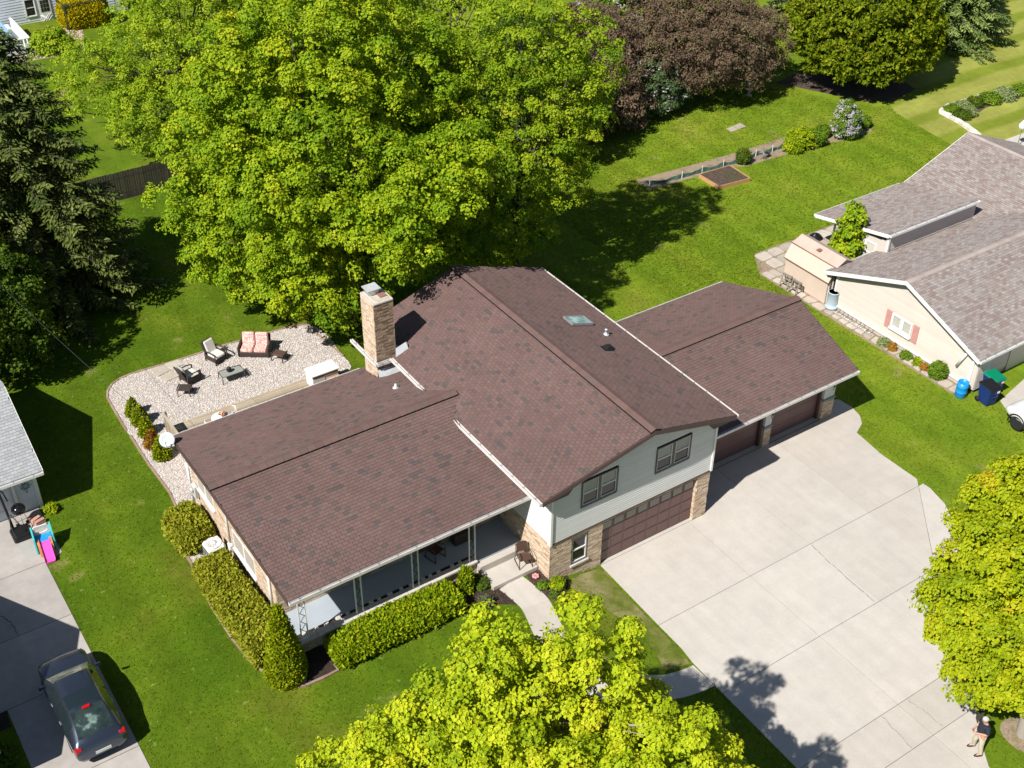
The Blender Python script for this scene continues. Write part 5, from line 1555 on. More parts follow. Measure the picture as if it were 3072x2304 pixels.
# ================================================================ left neighbour's house
XE_ = -14.8; LYF = 14.7; LYR = 18.96; LYB = 23.2; LZE = 2.68; LZR = 4.45; KH = (LZR - LZE) / (LYR - LYF)
lh = empty("house", (-18, 19, .6), 0, "white sided house with a grey shingle roof at the left edge", "house")
b = MB()
roof_slab(b, [(-30, LYF, LZE - D_), (XE_, LYF, LZE - D_), (XE_, LYR, LZR - D_), (-30, LYR, LZR - D_)], .12)
roof_slab(b, [(-30, LYR, LZR - D_), (XE_, LYR, LZR - D_), (XE_, LYB, LZE - D_), (-30, LYB, LZE - D_)], .12)
lroof = b.build("roof", m_roofdeck, lh)
lfv = Vector((0, LYR - LYF, LZR - LZE))
shingle_field("lh", (-19, LYF, LZE), (1, 0, 0), lfv, 19 + XE_, lfv.length, tab=.27)
lbv = Vector((0, LYR - LYB, LZR - LZE))
shingle_field("lh", (XE_, LYB, LZE), (-1, 0, 0), lbv, 19 + XE_, lbv.length, tab=.27)
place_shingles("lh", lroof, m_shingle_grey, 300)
ridge(lroof, (XE_ + .02, LYR, LZR), (-19, LYR, LZR), KH, .16, .3, m_shingle_grey, .02)
board("rake_board", (XE_, LYF, LZE), (XE_, LYR, LZR), .16, .025, (1, 0, 0), m_white, lh, -.01)
board("rake_board", (XE_, LYR, LZR), (XE_, LYB, LZE), .16, .025, (1, 0, 0), m_white, lh, -.01)
gutter((-22, LYF, LZE - .02), (XE_, LYF, LZE - .02), (0, -1, 0), m_white, .12, lh)
b = MB(); b.box(-24, -15.14, 15.14, 22.8, .5, LZE - .06)
b.add([(-15.14, 15.14, LZE - .065), (-15.14, 22.8, LZE - .065), (-15.14, LYR, LZR - .15), (-15.3, 15.14, LZE - .065), (-15.3, 22.8, LZE - .065), (-15.3, LYR, LZR - .15)], [(0, 1, 2), (3, 5, 4), (0, 2, 5, 3), (1, 4, 5, 2)])
lw_ = b.build("wall", m_siding_blue, lh)
side_boards(frame((-20, 15.14, 0), (1, 0, 0), (0, 1, 0)), 4.9, .75, LZE - .08, m_siding_blue, lw_, ex=.128)
side_boards(frame((-15.14, 15.14, 0), (0, 1, 0), (-1, 0, 0)), 7.6, .75, LZE - .08, m_siding_blue, lw_, ex=.16)
b = MB(); b.box(-15.22, -15.08, 15.06, 15.2, .6, LZE - .07); b.box(-16.10, -15.98, 15.06, 15.12, .6, LZE - .07); b.build("corner_trim", m_white, lh)
b = MB(); b.box(-18.3, -16.15, 15.09, 15.125, .62, 2.5); gdl = b.build("garage_door", m_siding_blue, lh)
for r_ in range(4):
    b = MB(); b.rbox(-18.25, -16.2, 15.075, 15.092, .64 + r_ * .465, .64 + r_ * .465 + .45, .01); b.build("door_panel", m_siding_blue, gdl)
# wall ornament: sun shape in dark metal
m_orn = mat("blue_grey_metal", col=(.07, .085, .12), rough=.5, metal=.4)
orn = tag(empty("wall_ornament", (-15.55, 15.1, 1.9)), "blue grey metal sun ornament hanging on the white wall", "ornament")
b = MB(frame((-15.55, 15.085, 1.9), (1, 0, 0), (0, 1, 0)))
for rr_ in (.08, .14):
    b.tube([(rr_ * math.cos(a_), 0, rr_ * math.sin(a_)) for a_ in np.linspace(0, 2 * PI, 25)], .012, 5)
for k_ in range(9):
    a_ = k_ * 2 * PI / 9
    b.tube([(.14 * math.cos(a_), 0, .14 * math.sin(a_)), (.24 * math.cos(a_), 0, .24 * math.sin(a_))], [.016, .004], 5)
b.tube([(.06 * math.cos(a_), 0, .33 + .06 * math.sin(a_)) for a_ in np.linspace(0, 2 * PI, 17)], .01, 5); b.tube([(0, 0, -.24), (0, 0, -.36)], [.03, .005], 5)
b.build("ornament_frame", m_orn, orn)
# neighbour garage further left: outside the frame, its shadow falls over the car and drive
gh = empty("garage", (-24, 6.4, .6), 0, "white garage left of the old driveway whose gable shadow covers the drive", "garage")
b = MB(); b.box(-28, -20.3, 2.4, 10.4, .3, 2.5)
b.add([(-20.0, 1.9, 2.56), (-20, 10.9, 2.56), (-20, 6.4, 5.2), (-28, 1.9, 2.56), (-28, 10.9, 2.56), (-28, 6.4, 5.2)], [(0, 1, 2), (3, 5, 4), (0, 2, 5, 3), (1, 4, 5, 2), (0, 3, 4, 1)])
b.build("wall", m_siding_blue, gh)
b = MB(); roof_slab(b, [(-28, 1.9, 2.58), (-20, 1.9, 2.58), (-20, 6.4, 5.22), (-28, 6.4, 5.22)], .1); roof_slab(b, [(-28, 6.4, 5.22), (-20, 6.4, 5.22), (-20, 10.9, 2.58), (-28, 10.9, 2.58)], .1); b.build("roof", m_shingle_grey, gh)

# basketball stand, kettle grill, bricks, toddler slide
bs = tag(empty("basketball_stand", (-16.4, 13.8, .62)), "black portable basketball stand with rounded base on the old driveway", "basketball stand")
b = MB(TR(-16.4, 13.85, .62)); b.rbox(-.32, .42, -.45, .42, 0, .16, .07); b.rbox(-.24, .34, -.36, .34, .16, .24, .06); b.build("base", m_black, bs)
b = MB(); b.tube([(-16.55, 14.1, .8), (-16.62, 14.45, 2.2), (-16.66, 14.6, 2.7)], .05, 8); b.build("pole", m_black, bs)
b = MB(); b.tube([(-16.15, 13.6, .85), (-16.5, 14.2, 1.5)], .02, 6); b.tube([(-16.68, 13.9, .85), (-16.55, 14.2, 1.5)], .02, 6); b.build("strut", m_black, bs)
b = MB(); b.tube([(-16.66, 14.6, 2.6), (-16.5, 14.55, 2.45), (-16.42, 14.45, 2.0)], .03, 6); b.build("brace", m_black, bs)
gr_ = tag(empty("kettle_grill", (-16.12, 14.52, .62)), "black kettle grill on legs against the white house wall", "grill")
b = MB(TR(-16.12, 14.52, 1.38)); b.lathe([(0, -.24), (.14, -.21), (.24, -.12), (.29, 0)], 22); b.build("bowl", m_black, gr_)
b = MB(TR(-16.12, 14.52, 1.385)); b.lathe([(.29, 0), (.27, .09), (.18, .18), (0, .22)], 22); b.build("lid", mat("gloss_black_enamel", col=(.01, .01, .012), rough=.12, spec=.6), gr_)
b = MB(); b.tube([(-16.2, 14.52, 1.60), (-16.2, 14.52, 1.65), (-16.04, 14.52, 1.65), (-16.04, 14.52, 1.60)], .012, 6); b.build("handle", m_black, gr_)
for a_ in (0.5, 2.6, 4.7):
    b = MB(); b.tube([(-16.12 + .15 * math.cos(a_), 14.52 + .15 * math.sin(a_), 1.2), (-16.12 + .27 * math.cos(a_), 14.52 + .27 * math.sin(a_), .62)], .012, 6); b.build("leg", m_tin, gr_)
for sx_ in (0, 1):
    b = MB(); b.lathe([(0, -.02), (.07, -.02), (.07, .02), (0, .02)], 12, M=TR(-16.33 + sx_ * .4, 14.4, .70) @ R3('X', PI / 2)); b.build("wheel", m_blackmat, gr_)
m_paver = mat("red_paver", ramp=[(0, (.42, .22, .17)), (1, (.50, .29, .23))], src='obj', rough=.9)
for k_, (dx, dy, a_) in enumerate(((0, .22, .3), (.06, 0, .45), (.16, -.2, .25))):
    p = local(empty("paver", (-15.68 + dx, 14.28 + dy, .64), a_, ("red paver block lying nearest the grill", "red paver block in the middle of the three by the grill", "red paver block lying nearest the toddler slide")[k_], "paver", "red pavers by the grill"))
    b = MB(); b.rbox(-.22, .22, -.085, .085, 0, .1, .01); b.build("block", m_paver, p)
    b = MB(); b.rbox(-.20, .20, -.08, .08, .102, .18, .01); b.build("block", m_paver, p)
sl = local(empty("toddler_slide", (-15.75, 12.5, .62), -.10, "plastic toddler climber with a pink slide and teal sides", "toy slide"))
m_teal = mat("teal_plastic", col=(.06, .45, .47), rough=.4); m_pink = mat("pink_plastic", col=(.75, .09, .45), rough=.4); m_skyb = mat("blue_plastic", col=(.02, .27, .62), rough=.4); m_org = mat("orange_plastic", col=(.55, .22, .09), rough=.5); m_whp = mat("grey_white_plastic", col=(.62, .62, .58), rough=.5)
b = MB()
ring = [(.5 * .38 * math.cos(a_) * 1.3, .12 * math.sin(a_) + .62) for a_ in np.linspace(0, 2 * PI, 17)[:-1]]
# rear arch panel with an oval hole, built from a strip
outer = []
for a_ in np.linspace(0, 2 * PI, 17)[:-1]:
    cx_, cz_ = math.cos(a_), math.sin(a_)
    s_ = 1 / max(abs(cx_) / .34, abs(cz_) / .24)
    outer.append((cx_ * s_, cz_ * s_ + .62))
v = [(x, .42, z) for x, z in outer] + [(x, .42, z) for x, z in ring] + [(x, .48, z) for x, z in outer] + [(x, .48, z) for x, z in ring]
f = []
for i in range(16):
    q = (i + 1) % 16
    f += [(i, q, 16 + q, 16 + i), (32 + i, 48 + i, 48 + q, 32 + q), (i, 32 + i, 32 + q, q), (16 + i, 16 + q, 48 + q, 48 + i)]
b.add(v, f); b.box(-.34, .34, .42, .48, 0, .38); b.build("arch_panel", m_whp, sl)
for sx_ in (-1, 1):
    b = MB(); b.add([(sx_ * .36 - .03, .5, 0), (sx_ * .36 + .03, .5, 0), (sx_ * .36 + .03, -.25, 0), (sx_ * .36 - .03, -.25, 0), (sx_ * .36 - .03, .5, .86), (sx_ * .36 + .03, .5, .86), (sx_ * .36 + .03, -.05, .62), (sx_ * .36 - .03, -.05, .62)],
                    [(0, 1, 2, 3), (4, 7, 6, 5), (0, 4, 5, 1), (1, 5, 6, 2), (2, 6, 7, 3), (3, 7, 4, 0)]); b.build("side_panel", m_teal, sl)
    b = MB(); b.add([(sx_ * .24 - .05, .1, 0), (sx_ * .24 + .05, .1, 0), (sx_ * .24 + .05, -.45, 0), (sx_ * .24 - .05, -.45, 0), (sx_ * .24 - .05, .05, .5), (sx_ * .24 + .05, .05, .5), (sx_ * .24 + .05, -.25, .42), (sx_ * .24 - .05, -.25, .42)],
                    [(0, 1, 2, 3), (4, 7, 6, 5), (0, 4, 5, 1), (1, 5, 6, 2), (2, 6, 7, 3), (3, 7, 4, 0)]); b.build("step_panel", m_org, sl)
b = MB(); b.rbox(-.32, .32, -.0, .42, .36, .42, .02); b.build("platform", m_skyb, sl)
b = MB()
P_ = [(.02, .40), (-.15, .38), (-.45, .20), (-.75, .08), (-.92, .06)]
v = []
for y_, z_ in P_: v += [(-.20, y_, z_ + .10), (-.17, y_, z_), (.17, y_, z_), (.20, y_, z_ + .10)]
f = [(i * 4 + k, i * 4 + k + 1, (i + 1) * 4 + k + 1, (i + 1) * 4 + k) for i in range(4) for k in range(3)]
b.add(v, f); b.box(-.17, .17, -.92, -.85, 0, .06); b.box(-.17, .17, -.1, -.02, 0, .36); b.build("slide_chute", m_pink, sl)

# ================================================================ air conditioner, dish
ac = local(empty("air_conditioner", (-10.32, 8.28, .62), .06, "white air conditioner unit beside the clipped shrub at the west wall", "air conditioner"))
m_ac = mat("white_enamel", col=(.66, .66, .64), rough=.4)
b = MB(); b.rbox(-.37, .37, -.37, .37, .0, .80, .09); b.build("cabinet", m_ac, ac)
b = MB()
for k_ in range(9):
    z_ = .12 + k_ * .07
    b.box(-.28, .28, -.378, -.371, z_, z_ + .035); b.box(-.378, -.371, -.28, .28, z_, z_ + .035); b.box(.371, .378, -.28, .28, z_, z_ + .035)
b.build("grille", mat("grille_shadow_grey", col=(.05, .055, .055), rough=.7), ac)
b = MB(TR(0, 0, .80)); b.lathe([(.33, .0), (.33, .025), (.30, .03), (.28, .012), (0, .005)], 24); b.build("fan_ring", m_ac, ac)
b = MB(TR(0, 0, .81)); b.lathe([(.12, 0), (.11, .04), (0, .055)], 16); b.build("fan_hub", m_ac, ac)
b = MB(TR(0, 0, .815))
for k_ in range(12):
    b.tube([(.1, 0, .02), (.31, 0, .015)], .006, 4, M=R3('Z', k_ * PI / 6))
b.build("fan_guard", m_tin, ac)
b = MB(); b.rbox(-.44, .44, -.44, .44, -.08, -.001, .02); b.build("pad", m_concrete, ac)
dsh = tag(empty("satellite_dish", (-10.2, 11.75, 4.1)), "pale grey satellite dish at the north west roof corner", "satellite dish")
dn = Vector((-.45, -.75, .62)).normalized()
Md = TR(-10.42, 11.62, 4.42) @ dn.to_track_quat('Z', 'Y').to_matrix().to_4x4()
b = MB(Md); b.lathe([(0, 0), (.12, .008), (.22, .03), (.31, .062), (.31, .075), (.22, .045), (.12, .022), (0, .015)], 26); b.build("reflector", mat("dish_grey", col=(.50, .54, .54), rough=.5), dsh)
b = MB(); b.tube([Md @ Vector((0, 0, -.0)), (-10.2, 11.75, 4.2), (-10.05, 11.9, 4.05)], .025, 6); b.tube([Md @ Vector((0, -.30, .04)), Md @ Vector((0, -.12, .38))], .012, 5); b.build("mast", m_tin, dsh)
b = MB(Md @ TR(0, -.1, .40)); b.rbox(-.04, .04, -.05, .05, -.05, .05, .015); b.build("receiver", m_conduit, dsh)

# ================================================================ deck and rail behind the left wing
dk = tag(empty("deck", (-5, 14.5, .6)), "weathered timber deck along the back of the house", "deck")
y = 11.62
while y < 16.75:
    for (x0, x1) in ((-9.0, -4.9), (-4.88, -.6)):
        b = MB(); b.box(x0, x1, y, y + .135, .90, .94, random.random()); b.build("plank", m_plank, dk)
    y += .142
b = MB(); b.box(-9.02, -.58, 16.77, 16.81, .62, .935, .3); b.box(-9.02, -8.98, 11.6, 16.77, .62, .935, .7); b.build("skirt_board", m_plank, dk)
b = MB(); b.box(-9.0, -.6, 16.30, 16.36, .942, .952); b.build("deck_seam", m_greywood, dk)
rl_ = tag(empty("deck_rail", (-9.05, 14.5, .95)), "weathered timber privacy rail at the west end of the deck", "railing")
y = 12.35
while y < 16.7:
    b = MB(); b.box(-9.06, -9.03, y, y + .13, .7, 1.75 + random.uniform(-.01, .01), random.random()); b.build("slat", m_plank, rl_)
    y += .145
b = MB(); b.box(-9.1, -8.99, 12.3, 16.75, 1.77, 1.81, .8); b.build("top_rail", m_plank, rl_)
for y in (12.4, 14.5, 16.7):
    b = MB(); b.box(-9.02, -8.93, y - .045, y + .045, .95, 1.95, .2); b.build("post", m_greywood, rl_)

# ================================================================ patio furniture
def wicker_chair(loc, rz, label, cush=m_cushion, dark=m_cushion):
    t = local(empty("patio_chair", loc, rz, label, "armchair", "wicker armchairs on the pebble patio"))
    b = MB(); b.rbox(-.36, .36, -.36, .34, .12, .30, .04); b.build("seat_base", m_wicker, t)
    for sx_ in (-1, 1):
        b = MB(); b.tube([(sx_ * .36, -.38, 0), (sx_ * .37, -.38, .55), (sx_ * .38, -.1, .62), (sx_ * .38, .3, .60)], .035, 7); b.tube([(sx_ * .36, .34, 0), (sx_ * .36, .34, .6)], .03, 7)
        b.rbox(sx_ * .37 - .02, sx_ * .37 + .02, -.34, .32, .28, .40, .01); b.build("arm", m_wicker, t)
    b = MB(R := TR(0, .33, .28) @ R3('X', -.36)); b.rbox(-.34, .34, -.03, .04, 0, .74, .05); b.build("back", m_wicker, t)
    b = MB(); b.rbox(-.30, .30, -.36, .26, .31, .43, .05); b.build("seat_cushion", cush, t)
    b = MB(TR(0, .22, .38) @ R3('X', -.36)); b.rbox(-.28, .28, -.05, .06, 0, .66, .05); b.build("back_cushion", dark, t)
    return t
wicker_chair((-4.92, 21.02, .64), PI + .35 + PI, "brown wicker armchair with cream cushions, nearest the lawn edge")
wicker_chair((-6.62, 20.1, .64), PI / 2 + .22, "brown wicker armchair with a grey back cushion beside the wicker footstool", m_cushion, m_greycush)
ls = local(empty("loveseat", (-3.1, 20.5, .64), -.62, "wicker loveseat with red and white floral cushions on the patio", "loveseat"))
b = MB(); b.rbox(-.70, .70, -.40, .36, .06, .32, .05); b.build("seat_base", m_wicker, ls)
for sx_ in (-1, 1):
    b = MB(); b.rbox(sx_ * .72 - .06, sx_ * .72 + .06, -.42, .38, .05, .58, .05); b.build("arm", m_wicker, ls)
    b = MB(); b.rbox(sx_ * .33 - .31, sx_ * .33 + .31, -.40, .26, .33, .47, .06); b.build("seat_cushion", m_floral, ls)
    b = MB(TR(sx_ * .33, .22, .42) @ R3('X', -.28)); b.rbox(-.31, .31, -.07, .09, 0, .60, .06); b.build("back_cushion", m_floral, ls)
b = MB(TR(0, .36, .28) @ R3('X', -.28)); b.rbox(-.72, .72, -.03, .05, 0, .62, .05); b.build("back", m_wicker, ls)
b = MB()
for sx_ in (-.66, .66):
    for sy_ in (-.36, .32): b.tube([(sx_, sy_, 0), (sx_, sy_, .1)], .03, 6)
b.build("legs", m_wicker, ls)
def low_table(loc, rz, label, w, d, top, name="footstool", cat="footstool", arms=True):
    t = local(empty(name, loc, rz, label, cat))
    b = MB(); b.rbox(-w, w, -d, d, .34, .39, .02); b.build("top", top, t)
    for sx_ in (-1, 1):
        for sy_ in (-1, 1):
            b = MB(); b.tube([(sx_ * (w + .02), sy_ * (d + .0), 0), (sx_ * (w), sy_ * d, .36)], .024, 6); b.build("leg", m_wicker, t)
        b = MB(); b.tube([(sx_ * (w + .03), -d - .02, .40), (sx_ * (w + .03), d + .02, .40)], .026, 6); b.build("rail", m_wicker, t)
    return t
low_table((-7.22, 19.22, .64), -.6, "brown wicker footstool in front of the grey backed armchair", .27, .25, m_wicker)
low_table((-2.33, 19.38, .64), -.95, "small brown slatted side table beside the floral loveseat", .29, .24, m_sling, "side_table", "side table")
ct = local(empty("coffee_table", (-4.9, 19.18, .64), -.03, "long low coffee table with a frosted glass top", "coffee table"))
b = MB(); b.rbox(-.52, .52, -.27, .27, .385, .40, .02); b.build("glass_top", m_glasstop, ct)
b = MB()
for sy_ in (-1, 1): b.tube([(-.55, sy_ * .29, .40), (0, sy_ * .31, .41), (.55, sy_ * .29, .40)], .02, 6)
for sx_ in (-1, 1): b.tube([(sx_ * .55, -.29, .40), (sx_ * .55, .29, .40)], .02, 6)
b.build("frame", m_bronze, ct)
for sx_ in (-1, 1):
    for sy_ in (-1, 1):
        b = MB(); b.tube([(sx_ * .56, sy_ * .30, 0), (sx_ * .54, sy_ * .28, .40)], .02, 6); b.build("leg", m_bronze, ct)
pt = tag(empty("pot", (-4.98, 19.22, 1.045)), "small dark pot standing on the coffee table", "pot")
b = MB(TR(-4.98, 19.22, 1.042)); b.lathe([(.08, 0), (.12, .06), (.12, .16), (.10, .2), (.11, .22), (.08, .22), (.06, .15)], 16); b.build("bowl", m_black, pt)
b = MB(TR(-4.98, 19.22, 1.24)); b.lathe([(.10, 0), (.07, .05), (0, .07)], 14); b.build("lid", m_wicker, pt)
# storage chest on the deck
sc_ = tag(empty("deck_storage", (-1.6, 16.2, .95)), "white storage counter with a grey front at the deck's east end", "storage cabinet")
b = MB(); b.rbox(-2.25, -.9, 15.85, 16.55, .95, 1.66, .02); b.build("cabinet", m_white, sc_)
b = MB(); b.rbox(-2.30, -.85, 15.78, 16.60, 1.665, 1.72, .02); b.build("top", m_white, sc_)
b = MB(); b.box(-2.2, -1.6, 15.835, 15.849, 1.0, 1.5); b.build("front_panel", m_conduit, sc_)
b = MB(); b.box(-2.22, -.93, 15.83, 15.849, 1.52, 1.60); b.build("drawer_front", m_greybrown, sc_)
wb = tag(empty("wood_crate", (-1.2, 15.55, .95)), "orange pine crate standing in front of the white storage counter", "crate")
for k_ in range(3):
    b = MB(); b.box(-1.55, -.95, 15.40, 15.42, .97 + k_ * .13, 1.08 + k_ * .13); b.box(-1.55, -.95, 15.72, 15.74, .97 + k_ * .13, 1.08 + k_ * .13); b.build("slat", m_newwood, wb)
b = MB(); b.box(-1.55, -.95, 15.42, 15.72, .95, .97); b.box(-1.57, -1.55, 15.40, 15.74, .95, 1.36); b.box(-.95, -.93, 15.40, 15.74, .95, 1.36); b.build("side", m_newwood, wb)
b = MB(); b.box(-1.56, -.94, 15.39, 15.75, 1.36, 1.38); b.build("lid", m_newwood, wb)
# bistro table with chairs
bt = tag(empty("bistro_table", (-6.95, 15.35, .95)), "round white bistro table on the deck with a flower bowl", "table")
b = MB(TR(-6.95, 15.35, .94)); b.lathe([(.42, .68), (.44, .70), (.42, .72), (0, .725)], 28); b.build("table_top", m_white, bt)
b = MB(TR(-6.95, 15.35, .94)); b.lathe([(.25, 0), (.22, .04), (.04, .08), (.035, .66), (.12, .68)], 14); b.build("pedestal", m_white, bt)
fb = tag(empty("flower_bowl", (-6.85, 15.40, 1.67)), "bowl of red and cream flowers on the bistro table", "flowers")
b = MB(TR(-6.85, 15.40, 1.665)); b.lathe([(.06, 0), (.13, .06), (.15, .1), (.1, .09)], 14); b.build("bowl", m_clay, fb)
b = MB()
for k_ in range(34):
    a_ = random.uniform(0, 2 * PI); r_ = .17 * math.sqrt(random.random())
    b.lathe([(0, -.03), (.035, 0), (.02, .025), (0, .028)], 6, random.random(), M=TR(-6.85 + r_ * math.cos(a_), 15.40 + r_ * math.sin(a_), 1.80 + .06 * random.random() - r_ * .25))
b.build("blossom", mat("mixed_blossom", ramp=[(0, (.45, .10, .06)), (.35, (.50, .2, .10)), (.5, (.62, .5, .33)), (.8, (.66, .58, .40)), (1, (.3, .06, .05))], rough=.8), fb)
for k_, (x_, y_, rz_, lb) in enumerate(((-7.55, 15.25, 1.75, "white metal bistro chair on the west side of the round table"), (-6.33, 15.55, -2.0, "white metal bistro chair on the east side of the round table"))):
    c_ = local(empty("bistro_chair", (x_, y_, .94), rz_, lb, "chair", "white bistro chairs on the deck"))
    b = MB(); b.lathe([(.19, .43), (.20, .45), (0, .455)], 18); b.build("seat", m_white, c_)
    b = MB()
    b.tube([(.24 * math.sin(a_), .22 * math.cos(a_) * .7 + .02, .84 - .06 * abs(math.sin(a_))) for a_ in np.linspace(-1.9, 1.9, 15)], .016, 6)
    for q in range(9):
        a_ = -1.2 + q * .3; b.tube([(.19 * math.sin(a_), .17 * math.cos(a_), .45), (.235 * math.sin(a_), .155 * math.cos(a_) + .02, .82)], .010, 4)
    b.build("backrest", m_white, c_)
    for sx_ in (-1, 1):
        for sy_ in (-1, 1):
            b = MB(); b.tube([(sx_ * .13, sy_ * .13, .44), (sx_ * .19, sy_ * .19, 0)], .012, 5); b.build("leg", m_white, c_)
# sling chairs: one on the landing, one plus a box in the porch
def sling_chair(loc, rz, label):
    t = local(empty("sling_chair", loc, rz, label, "chair", "brown sling chairs by the porch"))
    for sx_ in (-1, 1):
        b = MB(); b.tube([(sx_ * .27, -.28, .0), (sx_ * .28, -.26, .60), (sx_ * .28, -.1, .65), (sx_ * .27, .2, .62)], .018, 7); b.tube([(sx_ * .27, -.28, .015), (sx_ * .27, .34, .015)], .018, 7); b.tube([(sx_ * .27, .34, .0), (sx_ * .25, .22, .42), (sx_ * .24, .30, .82)], .018, 7); b.build("side_frame", m_bronze, t)
    b = MB(); b.tube([(.24 * math.cos(a_), .30 + .01 * math.sin(a_), .80 + .13 * math.sin(a_)) for a_ in np.linspace(0, PI, 13)], .018, 7); b.build("top_rail", m_bronze, t)
    b = MB(); v = []
    for y_, z_ in ((-.26, .43), (-.1, .41), (.1, .39), (.2, .41)): v += [(-.25, y_, z_), (.25, y_, z_), (-.25, y_, z_ - .015), (.25, y_, z_ - .015)]
    f = []
    for i in range(3): f += [(i * 4, i * 4 + 1, i * 4 + 5, i * 4 + 4), (i * 4 + 2, i * 4 + 6, i * 4 + 7, i * 4 + 3), (i * 4, i * 4 + 4, i * 4 + 6, i * 4 + 2), (i * 4 + 1, i * 4 + 3, i * 4 + 7, i * 4 + 5)]
    f += [(0, 2, 3, 1), (12, 13, 15, 14)]
    b.add(v, f); b.build("seat", m_sling, t)
    b = MB(TR(0, .22, .47) @ R3('X', -.20)); b.rbox(-.22, .22, -.006, .008, .03, .40, .006); b.add([(.21 * math.cos(a_), 0, .40 + .07 * math.sin(a_)) for a_ in np.linspace(0, PI, 9)] + [(.21 * math.cos(a_), .012, .40 + .07 * math.sin(a_)) for a_ in np.linspace(0, PI, 9)], [tuple(range(9)), tuple(range(17, 8, -1))]); b.build("backrest", m_sling, t)
    return t
sling_chair((-.42, 1.12, .80), -.25, "brown sling chair on the front step against the brick wall")
sling_chair((-3.3, 3.05, 1.15), .25, "brown sling chair in the shade of the porch")
pb = tag(empty("porch_box", (-1.95, 3.3, 1.15)), "dark wicker chest in the porch behind the first column", "chest")
b = MB(); b.rbox(-2.35, -1.55, 3.1, 3.5, 1.15, 1.62, .02); b.build("chest_body", m_wicker, pb)
b = MB(); b.rbox(-2.38, -1.52, 3.07, 3.53, 1.625, 1.68, .02); b.build("lid", m_wicker, pb)
pf = tag(empty("garden_ornament", (-.36, .38, .63)), "pink flower shaped ornament in the bark bed by the step", "ornament")
b = MB(TR(-.36, .38, .66))
for k_ in range(6):
    a_ = k_ * PI / 3; b.lathe([(0, -.02), (.07, .0), (.05, .05), (0, .06)], 10, M=TR(.09 * math.cos(a_), .09 * math.sin(a_), .04))
b.lathe([(0, 0), (.05, .03), (0, .09)], 10); b.tube([(0, 0, -.05), (0, 0, .03)], .02, 6)
b.build("petals", mat("pink_ceramic", col=(.62, .27, .27), rough=.4), pf)

# ================================================================ garden things
rbd = tag(empty("raised_bed", (29.85, 22.95, 0)), "square timber raised bed of dark soil on the back lawn", "raised bed")
q = [(28.62, 22.05), (31.05, 21.82), (31.22, 23.92), (28.66, 24.02)]
for a_, c_ in zip(q, q[1:] + q[:1]):
    p0 = Vector((*a_, 0)); d = Vector((*c_, 0)) - p0
    b = MB(TR(*p0) @ R3('Z', math.atan2(d.y, d.x))); b.box(.0, d.length, 0.002, .045, 0, .25); b.build("board", m_newwood, rbd)
b = MB(); b.prism([(28.68, 22.1), (31.0, 21.88), (31.16, 23.86), (28.72, 23.96)], .02, .21); b.build("soil", m_soil, rbd)
m_seed = leafmat("seedling_leaf", [(0, (.10, .16, .04)), (1, (.26, .30, .12))])
b = MB()
for r_ in range(6):
    for k_ in range(12):
        x_ = 29.9 + r_ * .19; y_ = 22.15 + k_ * .11 - r_ * .02
        for w_ in range(3):
            a_ = random.uniform(0, 2 * PI); b.add([(x_, y_, .21), (x_ + .05 * math.cos(a_), y_ + .05 * math.sin(a_), .27), (x_ + .02 * math.cos(a_ + 1), y_ + .02 * math.sin(a_ + 1), .28)], [(0, 1, 2)], random.random())
o_ = b.build("seedlings", m_seed, rbd); o_["kind"] = "stuff"
gf = tag(empty("mesh_fence", (33, 24.3, 0)), "low green mesh fence on white stakes along the vegetable row", "fence")
m_mesh = mat("green_mesh", ramp=[(.4, (.05, .13, .10)), (.65, (.12, .22, .18))], src=8, rough=.8)
FP = [(25.3, 24.78), (27.7, 24.5), (29.3, 24.42), (31.0, 24.3), (32.3, 24.22), (33.8, 24.28), (35.2, 24.2), (36.2, 24.25), (38, 24.15), (39.2, 23.95), (40.6, 23.98)]
for (x0, y0), (x1, y1) in zip(FP[:-1], FP[1:]):
    b = MB()
    nseg = 6
    v = []
    for k_ in range(nseg + 1):
        t_ = k_ / nseg; hh_ = .36 - .14 * math.sin(PI * t_) + random.uniform(-.04, .04); oy = random.uniform(-.04, .04)
        v += [(x0 + (x1 - x0) * t_, y0 + (y1 - y0) * t_ + oy, .0), (x0 + (x1 - x0) * t_, y0 + (y1 - y0) * t_ + oy * .3, hh_)]
    v2 = [(p[0], p[1] + .012, p[2]) for p in v]
    N_ = len(v)
    b.add(v + v2, [(2 * k_, 2 * k_ + 2, 2 * k_ + 3, 2 * k_ + 1) for k_ in range(nseg)] + [(N_ + 2 * k_, N_ + 2 * k_ + 1, N_ + 2 * k_ + 3, N_ + 2 * k_ + 2) for k_ in range(nseg)] + [(2 * k_ + 1, 2 * k_ + 3, N_ + 2 * k_ + 3, N_ + 2 * k_ + 1) for k_ in range(nseg)])
    b.build("mesh_panel", m_mesh, gf)
for (x0, y0) in FP:
    b = MB(); b.box(x0 - .018, x0 + .018, y0 - .03, y0 + .01, 0, .5); b.build("stake", m_white, gf)
gt = tag(empty("branch_pile", (34.1, 23.95, 0)), "small pile of grey branches and a pot by the mesh fence", "branch pile")
b = MB()
for k_ in range(11):
    a_ = random.uniform(0, PI); L_b = random.uniform(.4, .8)
    b.tube([(34.1 - L_b / 2 * math.cos(a_), 23.9 - .3 * math.sin(a_), .05 + .02 * k_), (34.1 + L_b / 2 * math.cos(a_), 23.9 + .3 * math.sin(a_), .10 + random.uniform(0, .5))], [.03, .015], 5)
b.build("branches", m_greywood, gt)
b = MB(TR(34.45, 23.85, 0)); b.lathe([(.13, 0), (.17, .25), (.15, .25), (.1, .1)], 12); b.build("pot", m_blackmat, gt)
bb_ = tag(empty("bird_bath", (40.35, 31.96, 0)), "grey pedestal bird bath in the shade of the purple tree", "bird bath")
